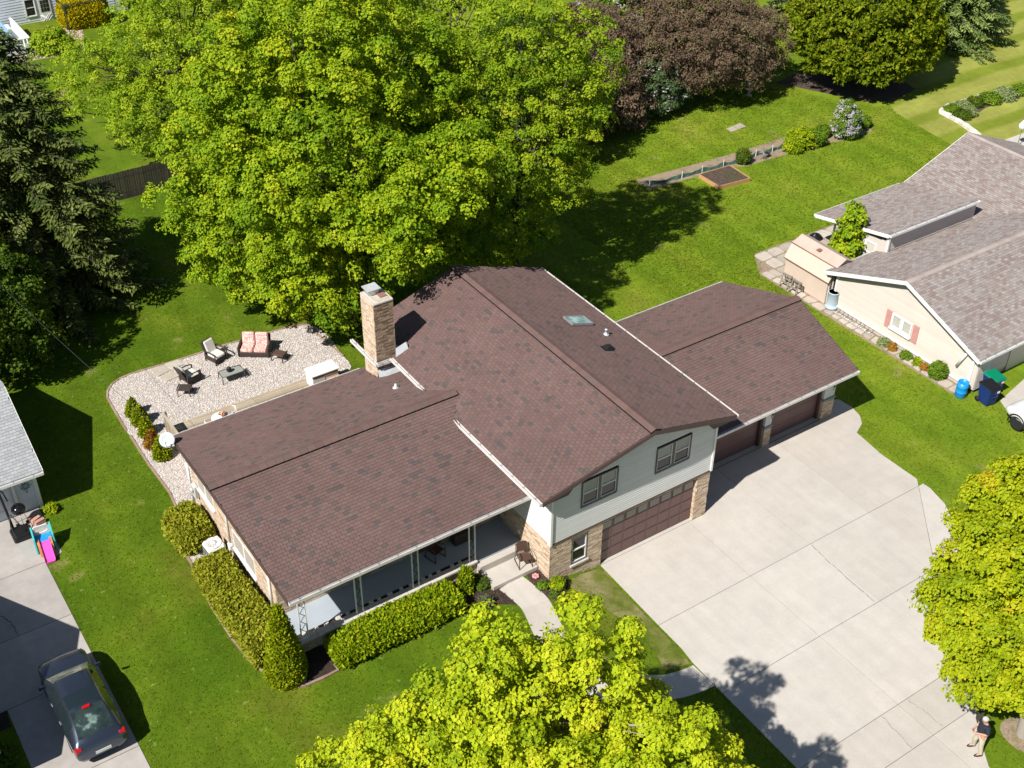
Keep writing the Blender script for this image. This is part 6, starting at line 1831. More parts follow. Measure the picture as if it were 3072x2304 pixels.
b = MB(TR(40.35, 31.96, 0)); b.lathe([(.22, 0), (.2, .06), (.09, .12), (.08, .6), (.14, .7)], 14); b.build("pedestal", m_cap, bb_)
b = MB(TR(40.35, 31.96, .7)); b.lathe([(.14, 0), (.38, .1), (.40, .15), (.34, .12), (0, .06)], 18); b.build("basin", m_cap, bb_)
# low stone edging wall and its planting
sw_ = tag(empty("stone_wall", (50, 21, 0)), "low wall of pale blocks round the planting bed at the right", "stone wall")
WPTS = [(48.55, 18.2), (49.3, 20.4), (49.55, 22.35), (50.8, 22.72), (54, 22.5), (58.2, 22.0), (64, 21.4)]
for (x0, y0), (x1, y1) in zip(WPTS[:-1], WPTS[1:]):
    d = Vector((x1 - x0, y1 - y0, 0)); n_ = max(1, int(d.length / .42)); g = d.length / n_
    for k_ in range(n_):
        b = MB(TR(x0, y0, 0) @ R3('Z', math.atan2(d.y, d.x)) @ TR(k_ * g, 0, 0)); b.rbox(.012, g - .012, -.16 + random.uniform(-.02, .02), .16, -.05, .24 + random.uniform(-.03, .03), .025, random.random()); b.build("stone", m_stone, sw_)
ub = tag(empty("patio_umbrella", (49.6, 15.93, .03)), "closed patio umbrella with white top standing on the slab beyond the cream roof", "umbrella")
b = MB(); b.tube([(49.6, 15.93, .05), (49.6, 15.93, 1.9)], .03, 8); b.build("pole", m_tin, ub)
b = MB(TR(49.6, 15.93, .03)); b.lathe([(.3, 0), (.28, .06), (.06, .12), (.05, .2)], 16); b.build("base", m_tin, ub)
b = MB(TR(49.6, 15.93, 1.3)); b.lathe([(.06, -.05), (.28, 0), (.25, .25), (.08, .5), (0, .55)], 16); b.build("canopy", m_white, ub)
# dark bags and a green pail at the corner of the flagstones
bg_ = tag(empty("rubbish_bag", (29.1, 14.3, .04)), "shiny black bag lying on the flagstones behind the shed", "bag")
b = MB(TR(29.1, 14.3, .04)); b.lathe([(.0, 0), (.34, .02), (.38, .14), (.25, .28), (.08, .33), (.1, .38), (0, .38)], 14, sx=1.2); b.build("sack", m_black, bg_)
bg_ = tag(empty("green_pail", (28.55, 14.2, .04)), "small lime green pail beside the black bag on the flagstones", "pail")
b = MB(TR(28.55, 14.2, .04)); b.lathe([(.1, 0), (.14, .26), (.12, .26), (.09, .05), (0, .05)], 14); b.build("bucket", mat("lime_plastic", col=(.12, .55, .10), rough=.4), bg_)
b = MB(TR(28.55, 14.2, .04)); b.tube([(.13 * math.cos(a_), 0, .26 + .12 * math.sin(a_)) for a_ in np.linspace(0, PI, 9)], .008, 5); b.build("handle", m_tin, bg_)

# ================================================================ white house, deck and fence at the top left
th = empty("house", (2, 75, 0), 0, "white clapboard house with a lattice door at the top left", "house")
b = MB(); b.box(-16, 9, 72.5, 80, 0, 6); tw = b.build("wall", m_siding_blue, th)
side_boards(frame((-10, 72.5, 0), (1, 0, 0), (0, 1, 0)), 18, .3, 4.2, m_siding_blue, tw, [(10.93, 11.78, 1.05, 2.5), (12.0, 12.95, .1, 2.4)], ex=.21)
b = MB(); roof_slab(b, [(-16.5, 71.8, 6.0), (9.5, 71.8, 6.0), (9.5, 77, 8), (-16.5, 77, 8)], .2); roof_slab(b, [(-16.5, 77, 8), (9.5, 77, 8), (9.5, 82, 6.0), (-16.5, 82, 6.0)], .2); b.build("roof", m_shingle_grey, th)
dh_window(frame((1.0, 72.47, 1.12), (1, 0, 0), (0, 1, 0)), .72, 1.3, th, m_white, 1, 0)
b = MB(); b.box(2.02, 2.92, 72.42, 72.49, .1, 2.35); dr_ = b.build("door", m_white, th)
for i in range(3):
    for j_ in range(3):
        b = MB(); b.box(2.14 + i * .23, 2.33 + i * .23, 72.405, 72.419, 1.3 + j_ * .32, 1.58 + j_ * .32); b.build("door_pane", m_darkglass, dr_)
b = MB()
for sgn in (1, -1):
    for off_ in (-.25, 0, .25):
        b.tube([(2.47 - .33 * sgn + off_ * .5, 72.40, .28 + max(0, -off_) * .6), (2.47 + .33 * sgn + off_ * .5, 72.40, 1.08 - max(0, off_) * .6)], .025, 4)
b.build("door_lattice", m_white, dr_)
dk2 = tag(empty("white_deck", (-3, 68, .6)), "raised white deck with cut out baluster rail by the clapboard house", "deck")
b = MB()
for k_ in range(30):
    b.box(-12, -.7, 66.1 + k_ * .2, 66.29 + k_ * .2, .95, 1.0)
o_ = b.build("plank", m_siding_blue, dk2); o_["kind"] = "stuff"
for k_ in range(22):
    x_ = -6.2 + k_ * .26
    b = MB(); b.box(x_, x_ + .17, 66.0, 66.05, .95, 1.75)
    b.build("baluster", m_white, dk2)
    b = MB(); b.lathe([(0, 0), (.06, .0)], 10, M=TR(x_ + .215, 66.02, 1.15) @ R3('X', PI / 2)) if False else b.box(x_ + .17, x_ + .26, 66.01, 66.04, .95, 1.1); b.build("spacer", m_white, dk2)
b = MB(); b.box(-12, -.6, 65.92, 66.14, 1.76, 1.82); b.box(-.72, -.55, 66.14, 71, 1.76, 1.82); b.box(-12, -.6, 65.96, 66.1, .72, .95); b.build("rail_cap", m_white, dk2)
b = MB(); b.box(-.68, -.60, 66.1, 71, .9, 1.74); b.build("side_panel", m_white, dk2)
b = MB()
for x_ in (-.65, -3.2, -5.8): b.box(x_ - .07, x_ + .07, 66.0, 66.12, 0, .95)
b.build("post", m_greywood, dk2)
ht = tag(empty("hot_tub", (-3.2, 69, 1.0)), "blue covered hot tub on the white deck", "hot tub")
b = MB(); b.rbox(-5.2, -1.5, 67.2, 70.6, 1.0, 1.75, .12); b.build("cabinet", m_conduit, ht)
b = MB(); b.rbox(-5.25, -1.45, 67.15, 70.65, 1.755, 1.88, .1); b.build("cover", mat("blue_vinyl", col=(.26, .44, .62), rough=.5, noises=((1, .9, 1.08),)), ht)
# dark wooden fence between the gardens
wf = tag(empty("wood_fence", (-5, 39.6, .5)), "dark board fence at the back of the left garden", "fence")
k_ = 0
x_ = -14.0
while x_ < 1.2:
    z0_ = TZ(x_, 39.7)
    b = MB(); b.box(x_, x_ + .135, 39.66, 39.69, z0_, z0_ + 1.78 + random.uniform(-.02, .02), random.random()); b.build("board", m_fencewood, wf)
    x_ += .15
b = MB(); b.box(-14, 1.2, 39.70, 39.76, .9, 1.0); b.box(-14, 1.2, 39.70, 39.76, 1.9, 2.0); b.build("rail", m_fencewood, wf)
# ================================================================ trees, shrubs and hedges
def unit(a): return a / np.maximum(np.linalg.norm(a, axis=-1, keepdims=True), 1e-9)

def leaf_quads(pos, nrm, fwd, ln, wd, fold=.18):
    """one folded four-cornered leaf per row"""
    n = unit(nrm); f = unit(fwd - n * np.sum(fwd * n, -1, keepdims=True)); s = np.cross(n, f)
    ln = ln[:, None]; wd = wd[:, None]
    b = pos; t = pos + f * ln - n * ln * .12
    m = pos + f * ln * .48 + n * wd * fold
    V = np.stack([b, m + s * wd, t, m - s * wd], 1)
    return V.reshape(-1, 3)

def quads_mesh(name, V, rnd, m):
    F = np.arange(len(V)).reshape(-1, 4)
    return npmesh(name, V, F, rnd, m)

def sub_lobes(lobes, n_try, dmin, rs, low=-.75, jit=.16):
    C = np.array([l[0] for l in lobes], float); R = np.array([l[1] for l in lobes], float)
    ar = (R[:, 0] * R[:, 1] + R[:, 0] * R[:, 2] + R[:, 1] * R[:, 2]) + .35 * R.max() ** 2 * .3; ar = ar / ar.sum()
    k = rs.choice(len(lobes), n_try, p=ar)
    d = unit(rs.normal(size=(n_try, 3)))
    d = d[d[:, 2] > low]; k = k[:len(d)]
    p = C[k] + d * R[k] * (1 - jit + rs.uniform(-jit, jit, (len(d), 1)))
    ok = np.ones(len(p), bool)
    for i in range(len(lobes)):
        q = np.linalg.norm((p - C[i]) / R[i], axis=1)
        ok &= ~((q < .78) & (k != i))
    p = p[ok]; d = unit(d[ok] / R[k[ok]])
    out = []; od = []
    grid = {}
    for a, b in zip(p, d):
        key = tuple((a // dmin).astype(int))
        bad = False
        for ix in (-1, 0, 1):
            for iy in (-1, 0, 1):
                for iz in (-1, 0, 1):
                    for q in grid.get((key[0] + ix, key[1] + iy, key[2] + iz), ()):
                        if (a[0] - q[0]) ** 2 + (a[1] - q[1]) ** 2 + (a[2] - q[2]) ** 2 < dmin * dmin: bad = True
        if not bad:
            grid.setdefault(key, []).append(a); out.append(a); od.append(b)
    return np.array(out), np.array(od)

def crown_mesh(name, lobes, m, seed, dmin=1.0, sub_r=1.05, ncl=15, nlf=14, leaf=.17, rc=.24, core=.0, low=-.75, up=.55, flat=.8, droop=.35, tries=9000, loose=.25, lw=.30, jit=.16):
    rs = np.random.default_rng(seed)
    S, D = sub_lobes(lobes, tries, dmin, rs, low, jit)
    ns = len(S)
    sr = sub_r * rs.uniform(.7, 1.25, ns)
    u = np.array([0, 0, 1.])
    # clusters over the outward half of each sub-lobe
    cd = unit(rs.normal(size=(ns, ncl, 3)) * .8 + (D[:, None] * .9 + u * up) * 1.1)
    cp = S[:, None] + cd * (sr[:, None, None] * rs.uniform(.65, 1.08, (ns, ncl, 1))) * np.array([1, 1, flat])
    cp = cp.reshape(-1, 3); cd = cd.reshape(-1, 3)
    tone = (np.repeat(rs.normal(0, .10, ns), ncl) + rs.normal(0, .10, ns * ncl))
    nc = len(cp)
    axis = unit(cd * .65 + u * .75 + rs.normal(0, loose, (nc, 3)))
    a = unit(np.cross(axis, rs.normal(size=(nc, 3)))); b = np.cross(axis, a)
    th = rs.uniform(0, 2 * PI, (nc, nlf)); rr = np.sqrt(rs.uniform(.02, 1, (nc, nlf))) * rc * rs.uniform(.7, 1.3, (nc, 1))
    rad = a[:, None] * np.cos(th)[..., None] + b[:, None] * np.sin(th)[..., None]
    pos = cp[:, None] + rad * rr[..., None] + axis[:, None] * (-(rr / rc) ** 2 * rc * .35 + rs.normal(0, .05, (nc, nlf)))[..., None]
    nr = axis[:, None] + rad * .50 + rs.normal(0, .26, (nc, nlf, 3))
    fw = rad - u * droop + rs.normal(0, .3, (nc, nlf, 3))
    n = nc * nlf
    L = leaf * rs.uniform(.65, 1.25, n)
    V = leaf_quads(pos.reshape(-1, 3), nr.reshape(-1, 3), fw.reshape(-1, 3), L, L * lw * rs.uniform(.8, 1.3, n) * 1.5)
    rnd = np.clip(.5 + np.repeat(tone * 1.25, nlf) + rs.normal(0, .10, n), 0, 1)
    if core > 0:
        k = int(n * core)
        lo = rs.integers(0, len(lobes), k)
        d = unit(rs.normal(size=(k, 3))) * (rs.uniform(.15, 1, (k, 1)) ** .4) * .86
        C = np.array([l[0] for l in lobes], float)[lo]; R = np.array([l[1] for l in lobes], float)[lo]
        p = C + d * R
        L2 = leaf * 1.5 * rs.uniform(.7, 1.3, k)
        V = np.concatenate([V, leaf_quads(p, rs.normal(size=(k, 3)) + u, rs.normal(size=(k, 3)), L2, L2 * .5)])
        rnd = np.concatenate([rnd, np.clip(rs.normal(.42, .15, k), 0, 1)])
    return quads_mesh(name, V, rnd, m), S

def trunk_mesh(b, base, top, r0, S, n_limbs, rs, lean=(0, 0), bend=.3, r_end=.03, fork=.35):
    base = np.array(base, float); top = np.array(top, float)
    P = [base + (top - base) * t + np.array([rs.normal(0, .06), rs.normal(0, .06), 0]) * (t > 0) for t in np.linspace(0, 1, 7)]
    b.tube([tuple(P[0] - np.array([0, 0, .3])), tuple(P[0])] + [tuple(p) for p in P[1:]], [r0 * 1.5, r0 * 1.25] + [r0 * (1 - .75 * t) for t in np.linspace(.12, 1, 6)], 10)
    for _ in range(n_limbs):
        tgt = S[rs.integers(len(S))]
        t0 = rs.uniform(fork, .95)
        s = base + (top - base) * t0
        if tgt[2] < s[2] + .2:
            t0 = max(.18, t0 - .3); s = base + (top - base) * t0
        mid = (s + tgt) / 2 + np.array([0, 0, -.08 * np.linalg.norm(tgt - s)]) + rs.normal(0, .18, 3)
        pts = [(1 - t) ** 2 * s + 2 * t * (1 - t) * mid + t * t * tgt for t in np.linspace(0, 1, 7)]
        rr = r0 * rs.uniform(.22, .4)
        b.tube([tuple(p) for p in pts], [rr * (1 - t) + r_end * t for t in np.linspace(0, 1, 7)], 6)
        for q in range(3):
            k0 = rs.integers(2, 6); p0 = pts[k0]
            t2 = p0 + (tgt - p0) * rs.uniform(.3, .7) + rs.normal(0, .12, 3) * np.linalg.norm(tgt - p0)
            b.tube([tuple(p0), tuple((p0 + t2) / 2 + rs.normal(0, .1, 3)), tuple(t2)], [rr * .4, rr * .25, r_end * .5], 5)

def tree(name, label, cat, base, lobes, m, seed, top=None, r0=.3, limbs=12, bark=None, group=None, **kw):
    t = tag(empty(name, base), label, cat, group)
    me, S = crown_mesh("crown", lobes, m, seed, **kw)
    link("crown", me, t)
    rs = np.random.default_rng(seed + 99)
    c0 = np.mean([l[0] for l in lobes], 0)
    b = MB(); trunk_mesh(b, base, top or (c0[0], c0[1], c0[2] + .3), r0, S, limbs, rs)
    b.build("trunk", bark or m_trunk, t)
    return t

lf_maple = leafmat("maple_leaf", [(0, (.10, .20, .006)), (.3, (.19, .31, .008)), (.55, (.285, .395, .010)), (.8, (.41, .475, .014)), (1, (.52, .51, .02))], .30, .5, .42)
lf_pale = leafmat("pale_maple_leaf", [(0, (.15, .25, .010)), (.35, (.245, .37, .012)), (.65, (.34, .45, .018)), (1, (.46, .49, .03))], .32, .45, .4)
lf_yellow = leafmat("yellow_maple_leaf", [(0, (.17, .27, .006)), (.3, (.32, .42, .010)), (.6, (.45, .52, .014)), (.85, (.55, .58, .02)), (1, (.60, .54, .03))], .30, .42, .42)
lf_yellow2 = leafmat("gold_maple_leaf", [(0, (.15, .23, .004)), (.35, (.28, .355, .006)), (.65, (.38, .43, .008)), (.9, (.46, .45, .01)), (1, (.45, .34, .015))], .27, .40, .45)
lf_purple = leafmat("purple_leaf", [(0, (.065, .050, .034)), (.35, (.14, .095, .060)), (.6, (.19, .125, .082)), (.8, (.14, .14, .055)), (1, (.26, .18, .125))], .2, .5, .4)
lf_cedar = leafmat("cedar_spray", [(0, (.07, .12, .006)), (.35, (.14, .20, .008)), (.65, (.215, .265, .010)), (.9, (.32, .32, .012)), (1, (.40, .27, .02))], .22, .6, .25)
lf_arb = leafmat("arborvitae_spray", [(0, (.05, .08, .008)), (.35, (.10, .135, .010)), (.65, (.155, .185, .013)), (.9, (.23, .225, .022)), (1, (.26, .19, .03))], .22, .6, .25, (1.9, 1.85, 0.6))
lf_hedge = leafmat("hedge_spray", [(0, (.07, .085, .010)), (.35, (.135, .155, .022)), (.65, (.195, .205, .036)), (.88, (.265, .235, .060)), (1, (.27, .19, .07))], .22, .6, .25, (1.8, 1.75, 0.8))
lf_fronthedge = leafmat("front_hedge_spray", [(0, (.04, .08, .006)), (.35, (.10, .155, .009)), (.65, (.165, .215, .012)), (.9, (.235, .255, .018)), (1, (.26, .20, .03))], .25, .55, .3, (1.8, 1.75, 0.6))
lf_spruce = leafmat("spruce_needles", [(0, (.022, .036, .012)), (.4, (.050, .072, .020)), (.7, (.095, .118, .036)), (1, (.17, .185, .08))], .12, .65, .3, (1.5, 1.5, 1.1))
lf_spruce2 = leafmat("blue_spruce_needles", [(0, (.025, .045, .016)), (.4, (.06, .095, .03)), (.7, (.11, .155, .055)), (1, (.18, .22, .10))], .12, .65, .3, (1.9, 1.8, 1.3))
lf_shrub = leafmat("shrub_leaf", [(0, (.04, .09, .012)), (.5, (.09, .17, .018)), (1, (.17, .24, .03))], .3, .45, .4, (1.5, 1.4, 0.8))
lf_dark = leafmat("dark_tree_leaf", [(0, (.025, .05, .008)), (.5, (.055, .095, .012)), (.85, (.10, .14, .018)), (1, (.20, .21, .03))], .28, .45, .4, (1.4, 1.4, 0.8))
lf_gold = leafmat("golden_spray", [(0, (.40, .32, .006)), (.5, (.52, .43, .008)), (1, (.62, .52, .012))], .25, .6, .2)
lf_white = leafmat("white_blossom", [(0, (.45, .42, .50)), (.6, (.58, .55, .60)), (1, (.68, .66, .68))], .3, .6, .2)
lf_rust = leafmat("rusty_spray", [(0, (.16, .08, .02)), (.5, (.24, .12, .025)), (1, (.20, .16, .03))], .2, .6, .2, (1.5, 1.4, 1))
lf_hosta = leafmat("variegated_leaf", [(0, (.12, .20, .05)), (.5, (.26, .32, .12)), (1, (.42, .44, .25))], .3, .5, .4)

# the big maple behind the house
A = []
rs = np.random.default_rng(21)
A_l = [((1.8, 21.3, 10.0), (5.2, 5.2, 5.4)), ((-1.5, 23.4, 6.6), (3.0, 2.8, 3.0)), ((-1.9, 23.8, 10.4), (2.6, 2.6, 2.8)), ((-.4, 20.4, 4.8), (2.8, 2.6, 2.2)), ((3.4, 19.2, 5.4), (2.6, 2.3, 2.2)),
       ((5.8, 20.2, 8.2), (3.1, 3.1, 3.2)), ((6.4, 21.6, 12.2), (3.0, 3.0, 3.2)), ((2.6, 21.6, 14.8), (3.6, 3.6, 2.9)), ((-.8, 19.5, 9.4), (2.6, 2.4, 2.6)), ((3.6, 17.9, 9.4), (2.6, 2.4, 2.6)),
       ((-1.0, 22.6, 13.6), (2.4, 2.4, 2.4)), ((4.6, 25.0, 9.0), (3.4, 3.4, 4.0)), ((-3.7, 24.7, 7.0), (1.5, 1.5, 1.7)), ((1.2, 18.8, 12.2), (2.4, 2.4, 2.4)), ((-2.9, 23.3, 4.3), (1.7, 1.6, 1.4)), ((7.6, 19.4, 9.6), (2.0, 2.2, 2.0)), ((.9, 18.7, 3.3), (1.4, 1.3, .9)), ((7.0, 20.2, 5.4), (2.6, 2.3, 2.2)), ((1.5, 13.4, 8.7), (1.1, 1.0, .8)), ((1.6, 15.6, 9.0), (1.6, 1.5, 1.3)), ((3.4, 14.0, 10.8), (2.1, 1.7, 1.5)), ((5.6, 15.2, 11.0), (1.6, 1.6, 1.5)), ((5.2, 22.5, 4.6), (3.2, 2.8, 2.2))]
tree("maple_tree", "big bright green maple rising behind the house and its chimney", "tree", (2.2, 20.8, .1), A_l, lf_maple, 11, r0=.42, limbs=34, dmin=.98, sub_r=.80, ncl=16, nlf=28, leaf=.125, rc=.25, core=.08, tries=26000, jit=.26)
# tree to the right of it
tree("maple_tree", "yellow green maple standing right behind the big maple", "tree", (11.6, 19.6, 0), [((11.6, 19.8, 8.6), (3.6, 3.3, 4.2)), ((13.8, 18.9, 10.4), (2.4, 2.3, 2.8)), ((9.6, 21.0, 10.5), (2.8, 2.8, 3.2)), ((12.4, 19.6, 13.2), (2.6, 2.6, 2.4)), ((13.4, 18.6, 6.6), (2.0, 1.9, 2.2)), ((10.6, 18.8, 5.0), (2.6, 2.2, 2.4)), ((14.8, 18.6, 12.6), (1.7, 1.7, 1.9)), ((9.0, 19.4, 4.2), (2.6, 2.4, 2.2))],
     leafmat("mid_maple_leaf", [(0, (.10, .20, .007)), (.4, (.20, .31, .010)), (.7, (.30, .39, .012)), (1, (.40, .43, .02))], .30, .45, .4), 12, r0=.26, limbs=26, dmin=.90, sub_r=.70, ncl=12, nlf=22, leaf=.115, rc=.22, core=.04, tries=11000, jit=.24)
tree("maple_tree", "shaded green maple between the yellow green maple and the dark purple crab apple", "tree", (20.6, 31.6, 0), [((20.6, 31.4, 5.6), (3.6, 3.4, 3.8)), ((22.6, 30.4, 4.0), (2.4, 2.3, 2.4)), ((19.2, 30.6, 7.6), (2.4, 2.4, 2.4))],
     lf_dark, 19, r0=.2, limbs=14, dmin=.9, sub_r=.72, ncl=13, nlf=14, leaf=.15, rc=.23, core=.06, tries=6000)
# loose pale tree on the left
tree("maple_tree", "loose pale green tree beyond the dark board fence on the left", "tree", (3.2, 46.6, .3), [((4.2, 45.6, 5.8), (4.4, 4.2, 4.4)), ((-1.3, 46.4, 5.4), (2.3, 2.2, 2.6)), ((4.0, 44.6, 9.4), (3.2, 3.0, 3.0)), ((7.4, 44.6, 7.2), (3.2, 3, 4.0)), ((1.2, 43.4, 3.8), (2.8, 2.6, 2.4)), ((5, 43.6, 2.6), (2.6, 2.2, 1.8)), ((1.6, 45.6, 7.0), (2.4, 2.4, 2.6)), ((8, 45, 11), (3.4, 3.2, 2.6))],
     lf_pale, 13, r0=.24, limbs=46, dmin=.88, sub_r=.72, ncl=11, nlf=19, leaf=.12, rc=.25, core=.0, tries=14000, loose=.4, jit=.26)
tree("maple_tree", "pale green tree at the top edge behind the big maple", "tree", (13, 43, 0), [((13, 42.5, 8.6), (4.4, 4.2, 4.6)), ((10, 43, 6.0), (3, 3, 3.4)), ((16, 41.5, 6.6), (3, 3, 3.4)), ((13.5, 40.2, 5.0), (2.6, 2.4, 2.2))],
     lf_pale, 14, r0=.24, limbs=26, dmin=1.0, sub_r=.78, ncl=10, nlf=10, leaf=.17, rc=.26, core=.02, tries=8000, loose=.45)
tree("maple_tree", "green tree at the top edge right of the brown trunk gap", "tree", (22.5, 45, 0), [((22.5, 44.5, 6.4), (4.0, 3.8, 4.2)), ((26, 45.5, 5.0), (2.8, 2.8, 3.0))], lf_pale, 15, r0=.22, limbs=16, dmin=1.1, sub_r=.8, ncl=10, nlf=10, leaf=.18, rc=.28, core=.03, tries=5000)
# front street maple
F_l = [((-8.0, -9.6, 5.2), (3.0, 2.8, 2.8)), ((-7.9, -9.7, 8.0), (2.0, 1.9, 1.8)), ((-10.6, -8.0, 5.4), (1.8, 1.8, 1.8)), ((-4.7, -11.9, 5.2), (1.8, 1.9, 2.0)), ((-9.6, -8.6, 8.3), (1.25, 1.2, 1.3)), ((-6.4, -10.7, 8.4), (1.25, 1.25, 1.5)),
       ((-8.75, -9.1, 10.0), (.75, .7, 1.15)), ((-8.62, -9.15, 11.3), (.50, .45, .65)), ((-6.9, -10.3, 10.4), (.62, .6, 1.1)), ((-6.86, -10.34, 11.8), (.42, .42, .75)), ((-5.95, -10.98, 10.0), (.6, .6, .9)), ((-5.85, -11.0, 11.0), (.36, .36, .55)), ((-7.7, -9.8, 10.0), (.8, .8, .9)),
       ((-12.2, -6.8, 4.4), (1.4, 1.4, 1.5)), ((-5.1, -11.5, 7.0), (1.05, 1.05, .95)), ((-11.0, -7.6, 7.0), (.9, .9, .9)), ((-3.4, -12.7, 4.2), (1.2, 1.2, 1.5)), ((-5.2, -11.7, 8.3), (.95, .95, .95)), ((-4.3, -12.2, 6.6), (.9, .9, 1.0)), ((-7.3, -11.2, 4.0), (2.8, 2.4, 2.2)), ((-6.6, -14.5, 9.8), (1.45, 1.45, 1.45)), ((-7.9, -13.4, 7.6), (2.2, 2.2, 2.2)), ((-5.3, -13.6, 7.6), (1.3, 1.3, 1.4))]
tree("maple_tree", "bright yellow green young maple in the front lawn nearest the camera", "tree", (-6.2, -11, .45), F_l, lf_yellow, 16, top=(-7.4, -10, 9.4), r0=.16, limbs=40, bark=m_twig, dmin=.64, sub_r=.46, ncl=11, nlf=26, leaf=.112, rc=.21, core=.01, tries=22000, jit=.32)
# right street maple
R_l = [((10.0, -14.3, 6.2), (3.2, 3.2, 3.6)), ((8.1, -13.0, 6.2), (1.9, 1.9, 2.0)), ((8.5, -13.3, 8.4), (1.6, 1.6, 1.5)), ((8.3, -13.6, 4.0), (1.6, 1.5, 1.2)), ((9.2, -13.8, 3.0), (1.2, 1.2, 1.0)), ((10.5, -12.4, 7.4), (2.2, 2.2, 2.4)), ((9.9, -13.4, 9.6), (1.4, 1.4, 1.1))]
tree("maple_tree", "golden green maple at the right edge above the standing man", "tree", (9.85, -14.75, 0), R_l, lf_yellow2, 17, r0=.19, limbs=22, bark=m_twig, dmin=.6, sub_r=.54, ncl=16, nlf=26, leaf=.112, rc=.21, core=.14, tries=9000, jit=.2)
sheet("tree_ring", [(9.85 + .75 * math.cos(a_) + random.uniform(-.08, .08), -14.75 + .75 * math.sin(a_)) for a_ in np.linspace(0, 2 * PI, 15)[:-1]], .01, m_drysoil, "bare earth ring round the right maple's trunk")
# dark trees at the left edge
tree("leafy_tree", "dark leafy tree at the left edge below the spruce", "tree", (-14.6, 26, .6), [((-14.4, 26, 4.4), (3.0, 3.0, 3.2)), ((-13.2, 25.0, 2.6), (1.7, 1.7, 1.6)), ((-14.6, 27.5, 6.4), (2.4, 2.4, 2.2)), ((-12.8, 27.4, 3.6), (1.8, 1.8, 1.9))], lf_dark, 18, r0=.22, limbs=10, dmin=.85, sub_r=.7, ncl=15, nlf=13, leaf=.15, rc=.24, core=.15, tries=5000)

def spruce(name, label, base, H, R, m, seed, z0=.5, whorls=26, group=None, power=.8, br=11):
    t = tag(empty(name, base), label, "tree", group)
    rs = np.random.default_rng(seed)
    b = MB()
    Vs = []; Rn = []
    pos = []; nr = []; fw = []; L = []; Wd = []; tone = []
    b.tube([(base[0], base[1], base[2] - .2), (base[0], base[1], base[2] + H * .5), (base[0], base[1], base[2] + H)], [.28, .18, .03], 8)
    for i in range(whorls):
        t_ = (i + rs.uniform(-.3, .3)) / whorls
        z = base[2] + z0 + (H - z0 - .3) * t_
        r = R * (1 - max(0, t_)) ** power + .15
        nb = max(5, int(br * (1 - .5 * t_)))
        a0 = rs.uniform(0, 2 * PI)
        for k in range(nb):
            a = a0 + 2 * PI * k / nb + rs.normal(0, .16)
            rl = r * rs.uniform(.75, 1.12)
            d = np.array([math.cos(a), math.sin(a), 0]); sd = np.array([-d[1], d[0], 0])
            n_ = max(7, int(rl * 8))
            s = np.linspace(.12, 1, n_)
            P = np.array([base[0], base[1], z]) + d * (s * rl)[:, None]
            P[:, 2] += rl * (.10 * s - .42 * s ** 2 + .20 * s ** 4) - .1
            b.tube([tuple(P[0] - d * .12 * rl), tuple(P[n_ // 2]), tuple(P[-1])], [.045, .03, .01], 4)
            tn = rs.normal(0, .1)
            for side in (-1, 1):
                for q in range(3):
                    m_ = len(P)
                    w_ = (.62 - .34 * s) * (.55 + .45 * min(1, rl / 2.5)) * rs.uniform(.7, 1.25, m_)
                    pos.append(P + sd * side * (w_ * q * .30)[:, None] + rs.normal(0, .05, (m_, 3)) - np.array([0, 0, 1]) * (w_ * q * .16)[:, None])
                    fw.append(d * .75 + sd * side * rs.uniform(.5, 1.2, (m_, 1)) - np.array([0, 0, .28]) + rs.normal(0, .2, (m_, 3)))
                    nr.append(np.array([0, 0, 1.]) + d * .25 + rs.normal(0, .3, (m_, 3)))
                    L.append(w_ * .62 + .10); Wd.append(np.full(m_, .055) * rs.uniform(.8, 1.4, m_)); tone.append(.30 + tn + .32 * s + rs.normal(0, .14, m_))
            # drooping tips
            m_ = n_
            pos.append(P + rs.normal(0, .06, (m_, 3))); fw.append(np.array([0, 0, -1.]) + d * .5 + rs.normal(0, .35, (m_, 3))); nr.append(d + rs.normal(0, .4, (m_, 3)))
            L.append(rs.uniform(.18, .38, m_)); Wd.append(np.full(m_, .06)); tone.append(.3 + tn + rs.normal(0, .14, m_))
    pos, nr, fw = (np.concatenate(x) for x in (pos, nr, fw)); L, Wd, tone = (np.concatenate(x) for x in (L, Wd, tone))
    V = leaf_quads(pos, nr, fw, L, Wd, .1)
    link("crown", quads_mesh("crown", V, np.clip(tone, 0, 1), m), t)
    b.build("trunk", m_trunk, t)
    return t
spruce("spruce_tree", "tall dark spruce at the left edge in front of the board fence", (-9.7, 31.2, .6), 15.0, 5.2, lf_spruce, 31, whorls=30, br=12, power=.55)
spruce("spruce_tree", "wide green spruce at the top right corner, the nearer one", (61.5, 32, 0), 13, 5.4, lf_spruce2, 32, whorls=26)
spruce("spruce_tree", "tall spruce behind the wide one at the top right corner", (68, 38, 0), 15, 5.6, lf_spruce2, 33, whorls=26)
spruce("spruce_tree", "dark spruce between the round cedar and the corner spruces at the top", (57.5, 42, 0), 14, 5, lf_spruce2, 34, whorls=24)

def spray_mesh(name, P, N, m, rs, n_per=3, ln=.16, wd=.045, up=.5, jit=.06, tone_s=.12):
    n = len(P)
    P = np.repeat(P, n_per, 0) + rs.normal(0, jit, (n * n_per, 3)); N = np.repeat(N, n_per, 0)
    f = unit(N * .7 + np.array([0, 0, up]) + rs.normal(0, .55, P.shape))
    nn = np.cross(f, rs.normal(size=P.shape)) + N * .4
    L = ln * rs.uniform(.6, 1.3, len(P))
    tn = np.clip(.48 + np.repeat(rs.normal(0, tone_s, n), n_per) + rs.normal(0, .15, len(P)), 0, 1)
    V = leaf_quads(P - f * (L * .4)[:, None], nn, f, L, wd * rs.uniform(.7, 1.4, len(P)), .1)
    return quads_mesh(name, V, tn, m)

